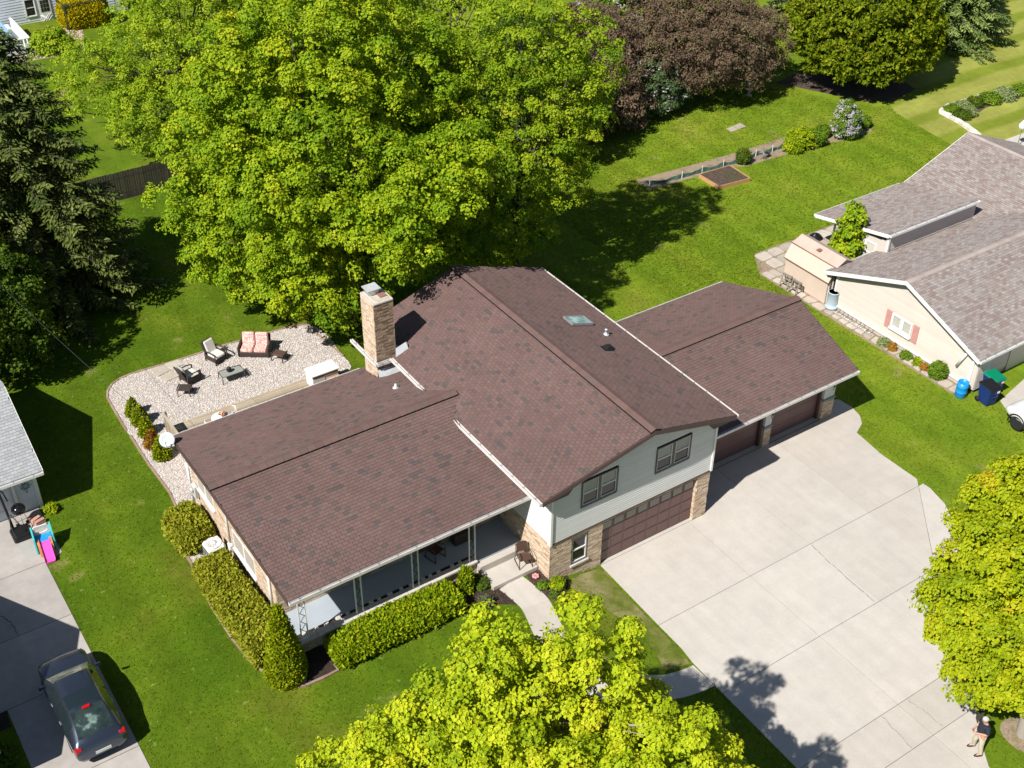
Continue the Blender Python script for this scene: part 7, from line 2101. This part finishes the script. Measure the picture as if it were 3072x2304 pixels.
def wob(P, rs, amp, k=1.3):
    ph = rs.uniform(0, 6, (3, 3)); fr = rs.normal(0, k, (3, 3))
    return amp * sum(np.sin(P @ fr[i] + ph[i, 0]) for i in range(3)) / 1.7

def box_hedge(name, label, x0, x1, y0, y1, z0, z1, m, seed, dens=320, rot=0., cut=None, ln=.16, wd=.045, r=.22, cat="hedge", z_under=0., sway=.05):
    """clipped hedge: sprays over a rounded box, twiggy core inside"""
    rs = np.random.default_rng(seed)
    cx, cy_, cz = (x0 + x1) / 2, (y0 + y1) / 2, (z0 + z1) / 2
    hx, hy, hz = (x1 - x0) / 2, (y1 - y0) / 2, (z1 - z0) / 2
    A_ = 4 * (2 * hx * hz + 2 * hy * hz + hx * hy)
    n = int(A_ * dens)
    fc = rs.choice(5, n, p=np.array([hy * hz, hy * hz, hx * hz, hx * hz, hx * hy]) / (2 * hy * hz + 2 * hx * hz + hx * hy))
    q = rs.uniform(-1, 1, (n, 3))
    for k, (ax, s) in enumerate(((0, 1), (0, -1), (1, 1), (1, -1), (2, 1))): q[fc == k, ax] = s
    P = q * np.array([hx, hy, hz])
    inner = np.array([hx, hy, hz]) - min(r, hx * .9, hy * .9)
    c = np.clip(P, -inner, inner); c[:, 2] = np.minimum(P[:, 2], inner[2])
    d = P - c; l = np.linalg.norm(d, axis=1, keepdims=True)
    N = np.where(l > 1e-6, d / np.maximum(l, 1e-6), 0)
    P = c + N * r
    low = (P[:, 2] + hz) / (2 * hz)
    P[:, :2] -= N[:, :2] * (np.clip(.35 - low, 0, 1) * .45)[:, None]
    P += N * (wob(P, rs, sway) + rs.normal(0, .02, n))[:, None]
    ca, sa = math.cos(rot), math.sin(rot)
    def rt(a): return np.stack([a[:, 0] * ca - a[:, 1] * sa, a[:, 0] * sa + a[:, 1] * ca, a[:, 2]], 1)
    P = rt(P) + np.array([cx, cy_, cz]); N = rt(N)
    t = tag(empty(name, (cx, cy_, z0)), label, cat)
    link("foliage", spray_mesh("foliage", P, N, m, rs, 3, ln, wd), t)
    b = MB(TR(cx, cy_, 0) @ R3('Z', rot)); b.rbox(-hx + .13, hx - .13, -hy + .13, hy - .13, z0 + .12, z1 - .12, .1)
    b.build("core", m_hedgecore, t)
    b = MB(TR(cx, cy_, 0) @ R3('Z', rot))
    L_ = max(hx, hy)
    for k in range(max(2, int(L_ * 2 / .6))):
        s = -L_ + .3 + k * .6
        b.tube([(s if hx > hy else 0, s if hy >= hx else 0, z0 - .1), (s if hx > hy else 0, s if hy >= hx else 0, z0 + .3)], .035, 5)
    b.build("stem", m_trunk, t)
    return t
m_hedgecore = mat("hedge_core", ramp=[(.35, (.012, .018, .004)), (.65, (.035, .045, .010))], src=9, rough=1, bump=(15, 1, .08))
def cone_bush(name, label, base, H, R, m, seed, dens=300, power=.75, ln=.17, wd=.05, cat="shrub", group=None, bulge=.25, sway=.06):
    rs = np.random.default_rng(seed)
    n = int(PI * R * math.hypot(R, H) * dens)
    t_ = 1 - np.sqrt(rs.uniform(0, 1, n)) ; t_ = rs.beta(1, 1.6, n)
    a = rs.uniform(0, 2 * PI, n)
    rr = R * (1 - t_ ** (1 / power)) ** power if False else R * np.power(np.clip(1 - t_, 0, 1), power) * (1 - np.clip(.12 - t_, 0, 1) * 2.2)
    P = np.stack([rr * np.cos(a), rr * np.sin(a), t_ * H], 1)
    N = unit(np.stack([np.cos(a), np.sin(a), np.full(n, R / H * .9)], 1))
    P += N * (wob(P, rs, sway, 2.2))[:, None]
    P += np.array(base)
    t = tag(empty(name, base), label, cat, group)
    link("foliage", spray_mesh("foliage", P, N, m, rs, 3, ln, wd, .8, .04), t)
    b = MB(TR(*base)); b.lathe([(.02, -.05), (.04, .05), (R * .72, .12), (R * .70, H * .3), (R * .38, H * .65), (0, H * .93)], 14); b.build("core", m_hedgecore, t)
    b = MB(); b.tube([(base[0], base[1], base[2] - .1), (base[0], base[1], base[2] + H * .3)], .05, 6); b.build("stem", m_trunk, t)
    return t
box_hedge("clipped_hedge", "long clipped yellow green hedge along the west wall", -11.42, -10.12, 2.05, 7.55, .6, 1.60, lf_hedge, 41, 430)
box_hedge("clipped_hedge", "clipped green hedge in front of the porch knee wall", -8.85, -3.62, .38, 1.62, .68, 1.30, lf_fronthedge, 42, 420, r=.25)
box_hedge("clipped_shrub", "rounded clipped shrub between the pebble strip and the air conditioner", -11.35, -10.05, 8.95, 11.0, .6, 1.62, lf_hedge, 43, 330, r=.5, cat="shrub", sway=.09)
cone_bush("cone_shrub", "tall cone shaped arborvitae at the front corner of the porch", (-10.62, 1.22, .6), 3.7, .76, lf_arb, 44, 620, .72, .12, .034)
cone_bush("cone_shrub", "small upright arborvitae at the end of the front hedge by the steps", (-2.98, 1.30, .6), 1.25, .33, lf_fronthedge, 45, 500, .55, .12, .035)
for k, (x_, y_, hh_, mm_, lb) in enumerate(((-9.79, 19.0, .95, lf_arb, "small arborvitae on the pebbles, farthest of the row of five"), (-9.75, 18.2, 1.0, lf_arb, "small arborvitae on the pebbles, second from the far end of the row"), (-9.80, 17.3, .95, lf_arb, "small arborvitae on the pebbles, middle of the row of five"),
                                            (-9.87, 16.4, .9, lf_rust, "small browned arborvitae in the row, orange with dead foliage"), (-9.82, 15.4, 1.1, lf_arb, "small arborvitae on the pebbles, nearest the satellite dish"))):
    cone_bush("small_arborvitae", lb, (x_, y_, .62), hh_, .38, mm_, 50 + k, 420, .6, .12, .035, "shrub", "row of small arborvitae on the pebbles", sway=.04)

# the round cedar, top right
t = tag(empty("cedar_tree", (48.5, 29.6, 0)), "huge rounded yellow green cedar with skirts near the ground", "tree")
rs = np.random.default_rng(61)
S, D = sub_lobes([((48.4, 29.6, 5.0), (5.2, 4.9, 5.6)), ((47.2, 28.2, 3.4), (3.6, 3.4, 2.6)), ((50.4, 28.0, 3.6), (3.2, 3.0, 2.7)), ((48.6, 30.0, 9.0), (3.4, 3.4, 3.0))], 9000, .62, rs, -.55)
sr = .45 * rs.uniform(.7, 1.3, len(S))
cd = unit(rs.normal(size=(len(S), 20, 3)) + (D[:, None] + np.array([0, 0, .35])) * 1.2)
P = (S[:, None] + cd * sr[:, None, None]).reshape(-1, 3)
link("crown", spray_mesh("crown", P, cd.reshape(-1, 3), lf_cedar, rs, 4, .34, .085, .1, .08), t)
b = MB(); b.tube([(48.4, 29.6, -.1), (48.4, 29.6, 7)], [.35, .08], 8)
for k in range(30):
    p = S[rs.integers(len(S))]; b.tube([(48.4, 29.6, max(.6, p[2] * .7)), tuple(p)], [.08, .03], 5)
b.build("trunk", m_trunk, t)
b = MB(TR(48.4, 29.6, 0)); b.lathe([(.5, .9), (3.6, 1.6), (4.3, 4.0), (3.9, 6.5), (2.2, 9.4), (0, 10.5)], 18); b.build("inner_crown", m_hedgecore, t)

# purple crab apples and the flowering shrubs between
tree("purple_tree", "wide purple brown crab apple shading the bird bath", "tree", (37.6, 34.6, 0), [((37.2, 34.4, 4.0), (5.4, 4.6, 3.0)), ((33.8, 34.8, 4.0), (2.8, 2.8, 2.3)), ((41.0, 33.6, 3.6), (2.8, 2.8, 2.2)), ((37, 36.5, 6.0), (4, 3.6, 2.4)), ((38.8, 32.0, 2.8), (2.8, 2.2, 1.5))], lf_purple, 62, top=(37.4, 34.4, 4), r0=.2, limbs=30, dmin=.72, sub_r=.62, ncl=15, nlf=15, leaf=.14, rc=.26, core=.03, tries=11000, jit=.26, lw=.2, up=.2, loose=.6)
tree("purple_tree", "dark purple crab apple beside the yellow green maple", "tree", (27.2, 34.2, 0), [((27.2, 34.2, 2.9), (3.6, 3.3, 2.7)), ((29.4, 36.6, 4.4), (3.2, 3.2, 2.6)), ((25.2, 32.6, 2.2), (2.4, 2.2, 1.9)), ((28.6, 32.4, 1.9), (2.0, 1.8, 1.6))], lf_purple, 63, top=(28.2, 36.2, 3.2), r0=.16, limbs=18, dmin=.72, sub_r=.62, ncl=15, nlf=12, leaf=.17, rc=.26, core=.08, tries=6000, lw=.2, up=.2, loose=.6)
def flower_tree(name, label, cat, base, lobes, seed, frac, m1=lf_shrub, m2=lf_white, **kw):
    t = tree(name, label, cat, base, lobes, m1, seed, **kw)
    k2 = dict(kw); k2.pop("r0", None); k2.pop("limbs", None); k2.pop("top", None)
    k2["ncl"] = max(1, int(kw.get("ncl", 10) * frac)); k2["sub_r"] = kw.get("sub_r", .5) * 1.12; k2["core"] = 0; k2["rc"] = kw.get("rc", .2) * .6; k2["leaf"] = kw.get("leaf", .15) * .7
    me, S = crown_mesh("blossom", lobes, m2, seed + 500, **k2)
    link("blossom", me, t)
    return t
flower_tree("white_flowering_tree", "white blossoming tree at the top edge between the purple crab apples", "tree", (33.2, 39.4, 0), [((33, 39.2, 4.2), (2.6, 2.4, 3.4)), ((32.0, 38.4, 2.6), (1.8, 1.8, 1.9))], 64, .55, lf_shrub, lf_white, r0=.12, limbs=10, dmin=.7, sub_r=.55, ncl=11, nlf=11, leaf=.16, rc=.24, core=.05, tries=4000)
flower_tree("green_shrub", "large green shrub with a few pale blossoms between the purple trees", "shrub", (32.4, 33.6, 0), [((32.4, 33.6, 2.0), (2.3, 2.0, 1.9)), ((31.2, 35, 2.4), (1.8, 1.6, 1.9)), ((34, 33.3, 1.6), (1.4, 1.4, 1.3))], 65, .10, leafmat("grey_green_leaf", [(0, (.045, .085, .03)), (.5, (.10, .155, .055)), (1, (.19, .24, .11))], .3, .5, .4), lf_white, r0=.08, limbs=12, dmin=.55, sub_r=.5, ncl=14, nlf=12, leaf=.13, rc=.2, core=.1, tries=4000)
flower_tree("lilac_bush", "pale lilac bush in full bloom at the end of the vegetable row", "shrub", (40.85, 23.2, 0), [((40.85, 23.2, 1.15), (.80, .80, 1.10)), ((40.7, 23.3, 1.95), (.55, .55, .55))], 66, .9, lf_shrub, lf_white, r0=.05, limbs=8, dmin=.30, sub_r=.24, ncl=10, nlf=10, leaf=.11, rc=.13, core=.1, tries=3000)
def bush(label, loc, r, hh, m, seed, group=None, name="bush", cat="shrub"):
    x_, y_ = loc
    z_ = TZ(x_, y_)
    return tree(name, label, cat, (x_, y_, z_), [((x_, y_, z_ + hh * .52), (r, r, hh * .5))], m, seed, top=(x_, y_, z_ + hh * .6), r0=.03, limbs=6, group=group, dmin=max(.12, r * .34), sub_r=max(.08, r * .33), ncl=9, nlf=9, leaf=max(.07, r * .17), rc=max(.05, r * .22), core=.15, tries=1500)
bush("yellow green bush at the foot of the mesh fence, left of the tallest garden bush", (36.4, 23.55), .55, .8, lf_fronthedge, 70)
bush("widest green bush in the vegetable row by the fence end", (37.4, 23.85), .72, 1.15, lf_fronthedge, 71)
bush("dark green bush in the vegetable row right of the widest one", (38.3, 23.5), .62, .95, lf_shrub, 72)
bush("small green bush between the row of bushes and the lilac", (39.7, 24.1), .42, .8, lf_shrub, 73)
bush("thin upright green plant in the row beside the raised bed", (32.4, 24.0), .38, 1.0, lf_dark, 74)
bush("sparse small shrub beyond the lilac at the end of the row", (43.2, 23.6), .34, .8, lf_shrub, 75)
bush("round green plant in the bark bed right of the pink ornament", (-.43, -.22), .15, .24, lf_shrub, 76, None, "bed_plant", "plant")
bush("leafy green plant at the brick corner in the bark bed", (.06, -.5), .24, .42, lf_fronthedge, 77, None, "bed_plant", "plant")
bush("tiny sprout in the bark bed nearest the front lawn", (-.36, -.76), .10, .14, lf_shrub, 78, None, "bed_plant", "plant")
bush("dark green plant between the small arborvitae and the steps", (-2.36, 1.15), .22, .34, lf_dark, 79, None, "bed_plant", "plant")
bush("grey green plant at the front edge of the bark bed", (-2.75, .25), .26, .34, leafmat("sage_leaf", [(0, (.05, .07, .03)), (.6, (.11, .13, .06)), (1, (.2, .21, .12))], .2), 80, None, "bed_plant", "plant")
bush("rounded green bush growing at the foot of the cream wall", (24.2, 1.25), .34, .85, lf_shrub, 81)
for k, (x_, y_, r_) in enumerate(((24.15, 4.6, .26), (24.2, 4.1, .18), (24.2, 3.2, .24), (24.25, 2.5, .18), (24.2, 2.0, .15))):
    bush(("pale lily clump nearest the ladder's end at the cream wall", "low dark clump second from the ladder along the cream wall", "green clump under the pink shutters at the cream wall", "thin grassy clump right of the shutters at the cream wall", "tiny clump beside the rounded bush at the cream wall")[k], (x_, y_), r_, .32, (lf_hosta, lf_rust, lf_shrub, lf_fronthedge, lf_rust)[k], 82 + k, "small plants along the cream wall", "wall_plant", "plant")
tree("young_tree", "young bright green tree with big leaves between shed and cream house", "tree", (27.4, 10.6, 0), [((27.4, 10.6, 1.6), (.75, .7, 1.0)), ((27.5, 10.6, 2.9), (.55, .5, .9)), ((26.7, 10.9, 1.4), (.5, .5, .6)), ((27.6, 10.6, 3.8), (.35, .35, .6))], lf_maple, 88, r0=.06, limbs=12, dmin=.40, sub_r=.34, ncl=9, nlf=8, leaf=.20, rc=.2, core=.03, tries=3000)
for k, (x_, y_, r_, mm_) in enumerate(((50.2, 21.9, .5, lf_shrub), (51.2, 21.9, .55, lf_hosta), (50.1, 21.0, .5, lf_dark), (52.6, 21.9, .5, lf_dark), (54.0, 21.7, .65, lf_shrub), (55.5, 21.6, .7, lf_hosta), (57.2, 21.5, .6, lf_shrub), (50.9, 21.0, .45, lf_hosta))):
    bush(("green iris clump in the inner corner of the stone wall", "pale variegated plant second from the stone wall corner", "dark leafy clump at the near end of the walled bed", "dark clump in the middle of the walled bed", "green clump in front of the variegated plants by the stone wall", "big pale variegated clump by the stone wall", "green clump at the right edge of the walled bed", "small pale plant at the lawn edge of the walled bed")[k], (x_, y_), r_, .55, mm_, 90 + k, "plants behind the stone wall", "bed_plant", "plant")
sheet("walled_bed", [(49.6, 20.4), (49.8, 22.2), (50.9, 22.5), (54, 22.3), (60, 21.6), (60, 20.9), (53, 21.2), (50.6, 20.6)], .012, m_soil, "planting bed inside the stone wall")
box_hedge("golden_hedge", "rounded golden yellow hedge by the clapboard house", 3.0, 6.6, 69.2, 71.6, .1, 2.6, lf_gold, 98, 520, r=1.0, ln=.2, wd=.06)
tree("round_bush", "round bright green bush at the corner of the white deck", "shrub", (.75, 65.9, .4), [((.75, 65.9, 1.15), (1.35, 1.25, .95))], lf_pale, 99, r0=.06, limbs=8, dmin=.4, sub_r=.34, ncl=10, nlf=10, leaf=.16, rc=.2, core=.2, tries=3000)
bush("leafy plant in the dark strip beside the old driveway", (-19.9, 1.6), .45, .6, lf_dark, 101)
bush("second leafy plant in the dark strip, farther from the street", (-20.0, 3.2), .4, .5, lf_dark, 102)
bush("pale weed at the corner of the left house", (-14.9, 14.6), .22, .3, lf_fronthedge, 103, None, "weed", "plant")
# ================================================================ the standing man
def skin(name, V, E, R_, m, parent, sub=1, root=0):
    me = bpy.data.meshes.new(name)
    me.from_pydata([tuple(v) for v in V], E, [])
    o = bpy.data.objects.new(name, me)
    COL.objects.link(o)
    sk = o.modifiers.new("skin", 'SKIN')
    lay = me.skin_vertices[0].data
    for i, r in enumerate(R_):
        lay[i].radius = r if isinstance(r, tuple) else (r, r)
        lay[i].use_root = (i == root)
    ss = o.modifiers.new("sub", 'SUBSURF'); ss.levels = sub; ss.render_levels = sub
    dg = bpy.context.evaluated_depsgraph_get()
    m2 = bpy.data.meshes.new_from_object(o.evaluated_get(dg))
    bpy.data.objects.remove(o)
    m2.name = name
    m2.materials.clear(); m2.materials.append(m)
    m2.polygons.foreach_set("use_smooth", np.ones(len(m2.polygons), bool))
    return link(name, m2, parent)
m_skin = mat("skin", col=(.50, .26, .19), rough=.55)
m_shirt = mat("navy_polo", col=(.016, .020, .032), rough=.85, noises=((20, .85, 1.15),))
m_khaki = mat("khaki_cloth", col=(.47, .415, .31), rough=.9, noises=((9, .9, 1.06),))
m_hair = mat("white_hair", col=(.48, .465, .44), rough=.8, noises=((60, .8, 1.1),))
man = local(empty("person", (7.93, -14.30, .022), math.radians(62), "man in navy polo and khaki trousers looking at a phone on the driveway", "person"))
Vb = [(0, 0, .98), (0, .03, 1.18), (0, .02, 1.36), (0, .01, 1.47), (0, .06, 1.54), (0, .10, 1.62), (0, .09, 1.72)]
Rb = [.11, .12, .13, .09, .06, .088, .075]
Eb = [(0, 1), (1, 2), (2, 3), (3, 4), (4, 5), (5, 6)]
for sx in (-1, 1):
    n = len(Vb)
    ft = .05 if sx > 0 else -.02
    Vb += [(sx * .10, 0, .88), (sx * .15, .03 + ft, .50), (sx * .20, -.02 + ft, .09), (sx * .22, .13 + ft, .04)]
    Rb += [.105, .068, .045, .04]
    Eb += [(0, n), (n, n + 1), (n + 1, n + 2), (n + 2, n + 3)]
    n = len(Vb)
    Vb += [(sx * .20, .0, 1.43), (sx * .285, .02, 1.17), (sx * .10, .30, 1.10), (sx * .065, .365, 1.12)]
    Rb += [.070, .050, .032, .034]
    Eb += [(2, n), (n, n + 1), (n + 1, n + 2), (n + 2, n + 3)]
    hnd = n + 3
    for q in range(4):      # fingers curl round the phone
        n = len(Vb); a = (q - 1.5) * .021
        ln_ = (.9, 1, .95, .78)[q]
        Vb += [(sx * .05, .385 + .004 * q, 1.115 + a), (sx * (.05 - .035 * ln_), .405, 1.115 + a), (sx * (.05 - .05 * ln_), .385, 1.118 + a)]
        Rb += [.010, .009, .008]; Eb += [(hnd, n), (n, n + 1), (n + 1, n + 2)]
    n = len(Vb)
    Vb += [(sx * .055, .345, 1.150), (sx * .025, .350, 1.165)]; Rb += [.012, .009]; Eb += [(hnd, n), (n, n + 1)]
n = len(Vb); Vb += [(0, .185, 1.625)]; Rb += [.014]; Eb += [(5, n)]
for sx in (-1, 1):
    n = len(Vb); Vb += [(sx * .088, .08, 1.65)]; Rb += [.018]; Eb += [(5, n)]
skin("body", Vb, Eb, Rb, m_skin, man, 2)
# shirt, trousers, shoes, hair
Vs = [(0, .01, .96), (0, .06, 1.12), (0, .045, 1.28), (0, .01, 1.42), (0, .015, 1.48)]
Rs = [(.185, .165), (.205, .205), (.20, .185), (.15, .12), (.085, .08)]
Es = [(0, 1), (1, 2), (2, 3), (3, 4)]
for sx in (-1, 1):
    n = len(Vs); Vs += [(sx * .19, .0, 1.42), (sx * .262, .01, 1.25), (sx * .28, .02, 1.19)]; Rs += [.095, .080, .078]; Es += [(3, n), (n, n + 1), (n + 1, n + 2)]
skin("shirt", Vs, Es, Rs, m_shirt, man, 2)
Vt = [(0, .01, .95), (0, .0, .86)]; Rt = [(.17, .15), (.15, .13)]; Et = [(0, 1)]
for sx in (-1, 1):
    ft = .05 if sx > 0 else -.02
    n = len(Vt); Vt += [(sx * .105, .0, .78), (sx * .15, .03 + ft, .48), (sx * .20, -.02 + ft, .12), (sx * .205, -.015 + ft, .06)]; Rt += [.118, .092, .075, .078]; Et += [(1, n), (n, n + 1), (n + 1, n + 2), (n + 2, n + 3)]
skin("trousers", Vt, Et, Rt, m_khaki, man, 2)
for sx in (-1, 1):
    ft = .05 if sx > 0 else -.02
    b = MB(TR(sx * .21, ft, 0)); b.add([(-.045, -.09, 0), (.045, -.09, 0), (.055, .10, 0), (.03, .20, 0), (-.03, .20, 0), (-.055, .10, 0), (-.04, -.08, .08), (.04, -.08, .08), (.045, .09, .07), (.022, .18, .045), (-.022, .18, .045), (-.045, .09, .07)],
        [(5, 4, 3, 2, 1, 0), (6, 7, 8, 9, 10, 11)] + [(i, (i + 1) % 6, 6 + (i + 1) % 6, 6 + i) for i in range(6)], 0, True); b.build("shoe", m_black, man)
b = MB(TR(0, .075, 1.675) @ R3('X', .25)); b.lathe([(.10, -.03), (.106, .02), (.095, .07), (.06, .105), (0, .118)], 16, sx=.92, sy=1.08); b.build("hair", m_hair, man)
b = MB(); b.box(.06, .11, .225, .24, 1.29, 1.34); b.add([(.06, .24, 1.28), (.11, .24, 1.28), (.085, .24, 1.36)], [(0, 1, 2)]); b.build("shirt_emblem", m_white, man)
b = MB()
for sx in (-1, 1): b.lathe([(0, -.012), (.012, 0), (0, .012)], 8, M=TR(sx * .033, .172, 1.652))
b.build("eyes", m_black, man)
ph = tag(empty("phone", (7.93, -14.30, 1.1)), "black phone held in the man's hands", "phone")
ph.rotation_euler = (0, 0, math.radians(62)); local(ph); ph.location = (7.93, -14.30, .022)
b = MB(TR(0, .372, 1.14) @ R3('X', -.7)); b.rbox(-.038, .038, -.004, .005, -.075, .075, .004); b.build("phone_case", m_black, ph)

# the service cable from the west wall to a pole among the left trees
up_ = tag(empty("utility_pole", (-14.9, 29.8, .6)), "wooden utility pole hidden among the dark trees on the left", "utility pole")
b = MB(); b.tube([(-14.9, 29.8, .3), (-14.9, 29.8, 8.6)], [.15, .11], 10); b.build("pole", m_trunk, up_)
cb = tag(empty("service_cable", (-9.85, 11.4, 3.7)), "thin service cable running from the west wall towards the dark trees", "cable")
p0 = Vector((-9.85, 11.4, 3.75)); p1 = Vector((-14.9, 29.8, 8.3))
b = MB(); b.tube([p0.lerp(p1, t_) + Vector((0, 0, -.9 * 4 * t_ * (1 - t_) * .5)) for t_ in np.linspace(0, 1, 17)], .007, 5); b.build("wire", m_greyiron, cb)
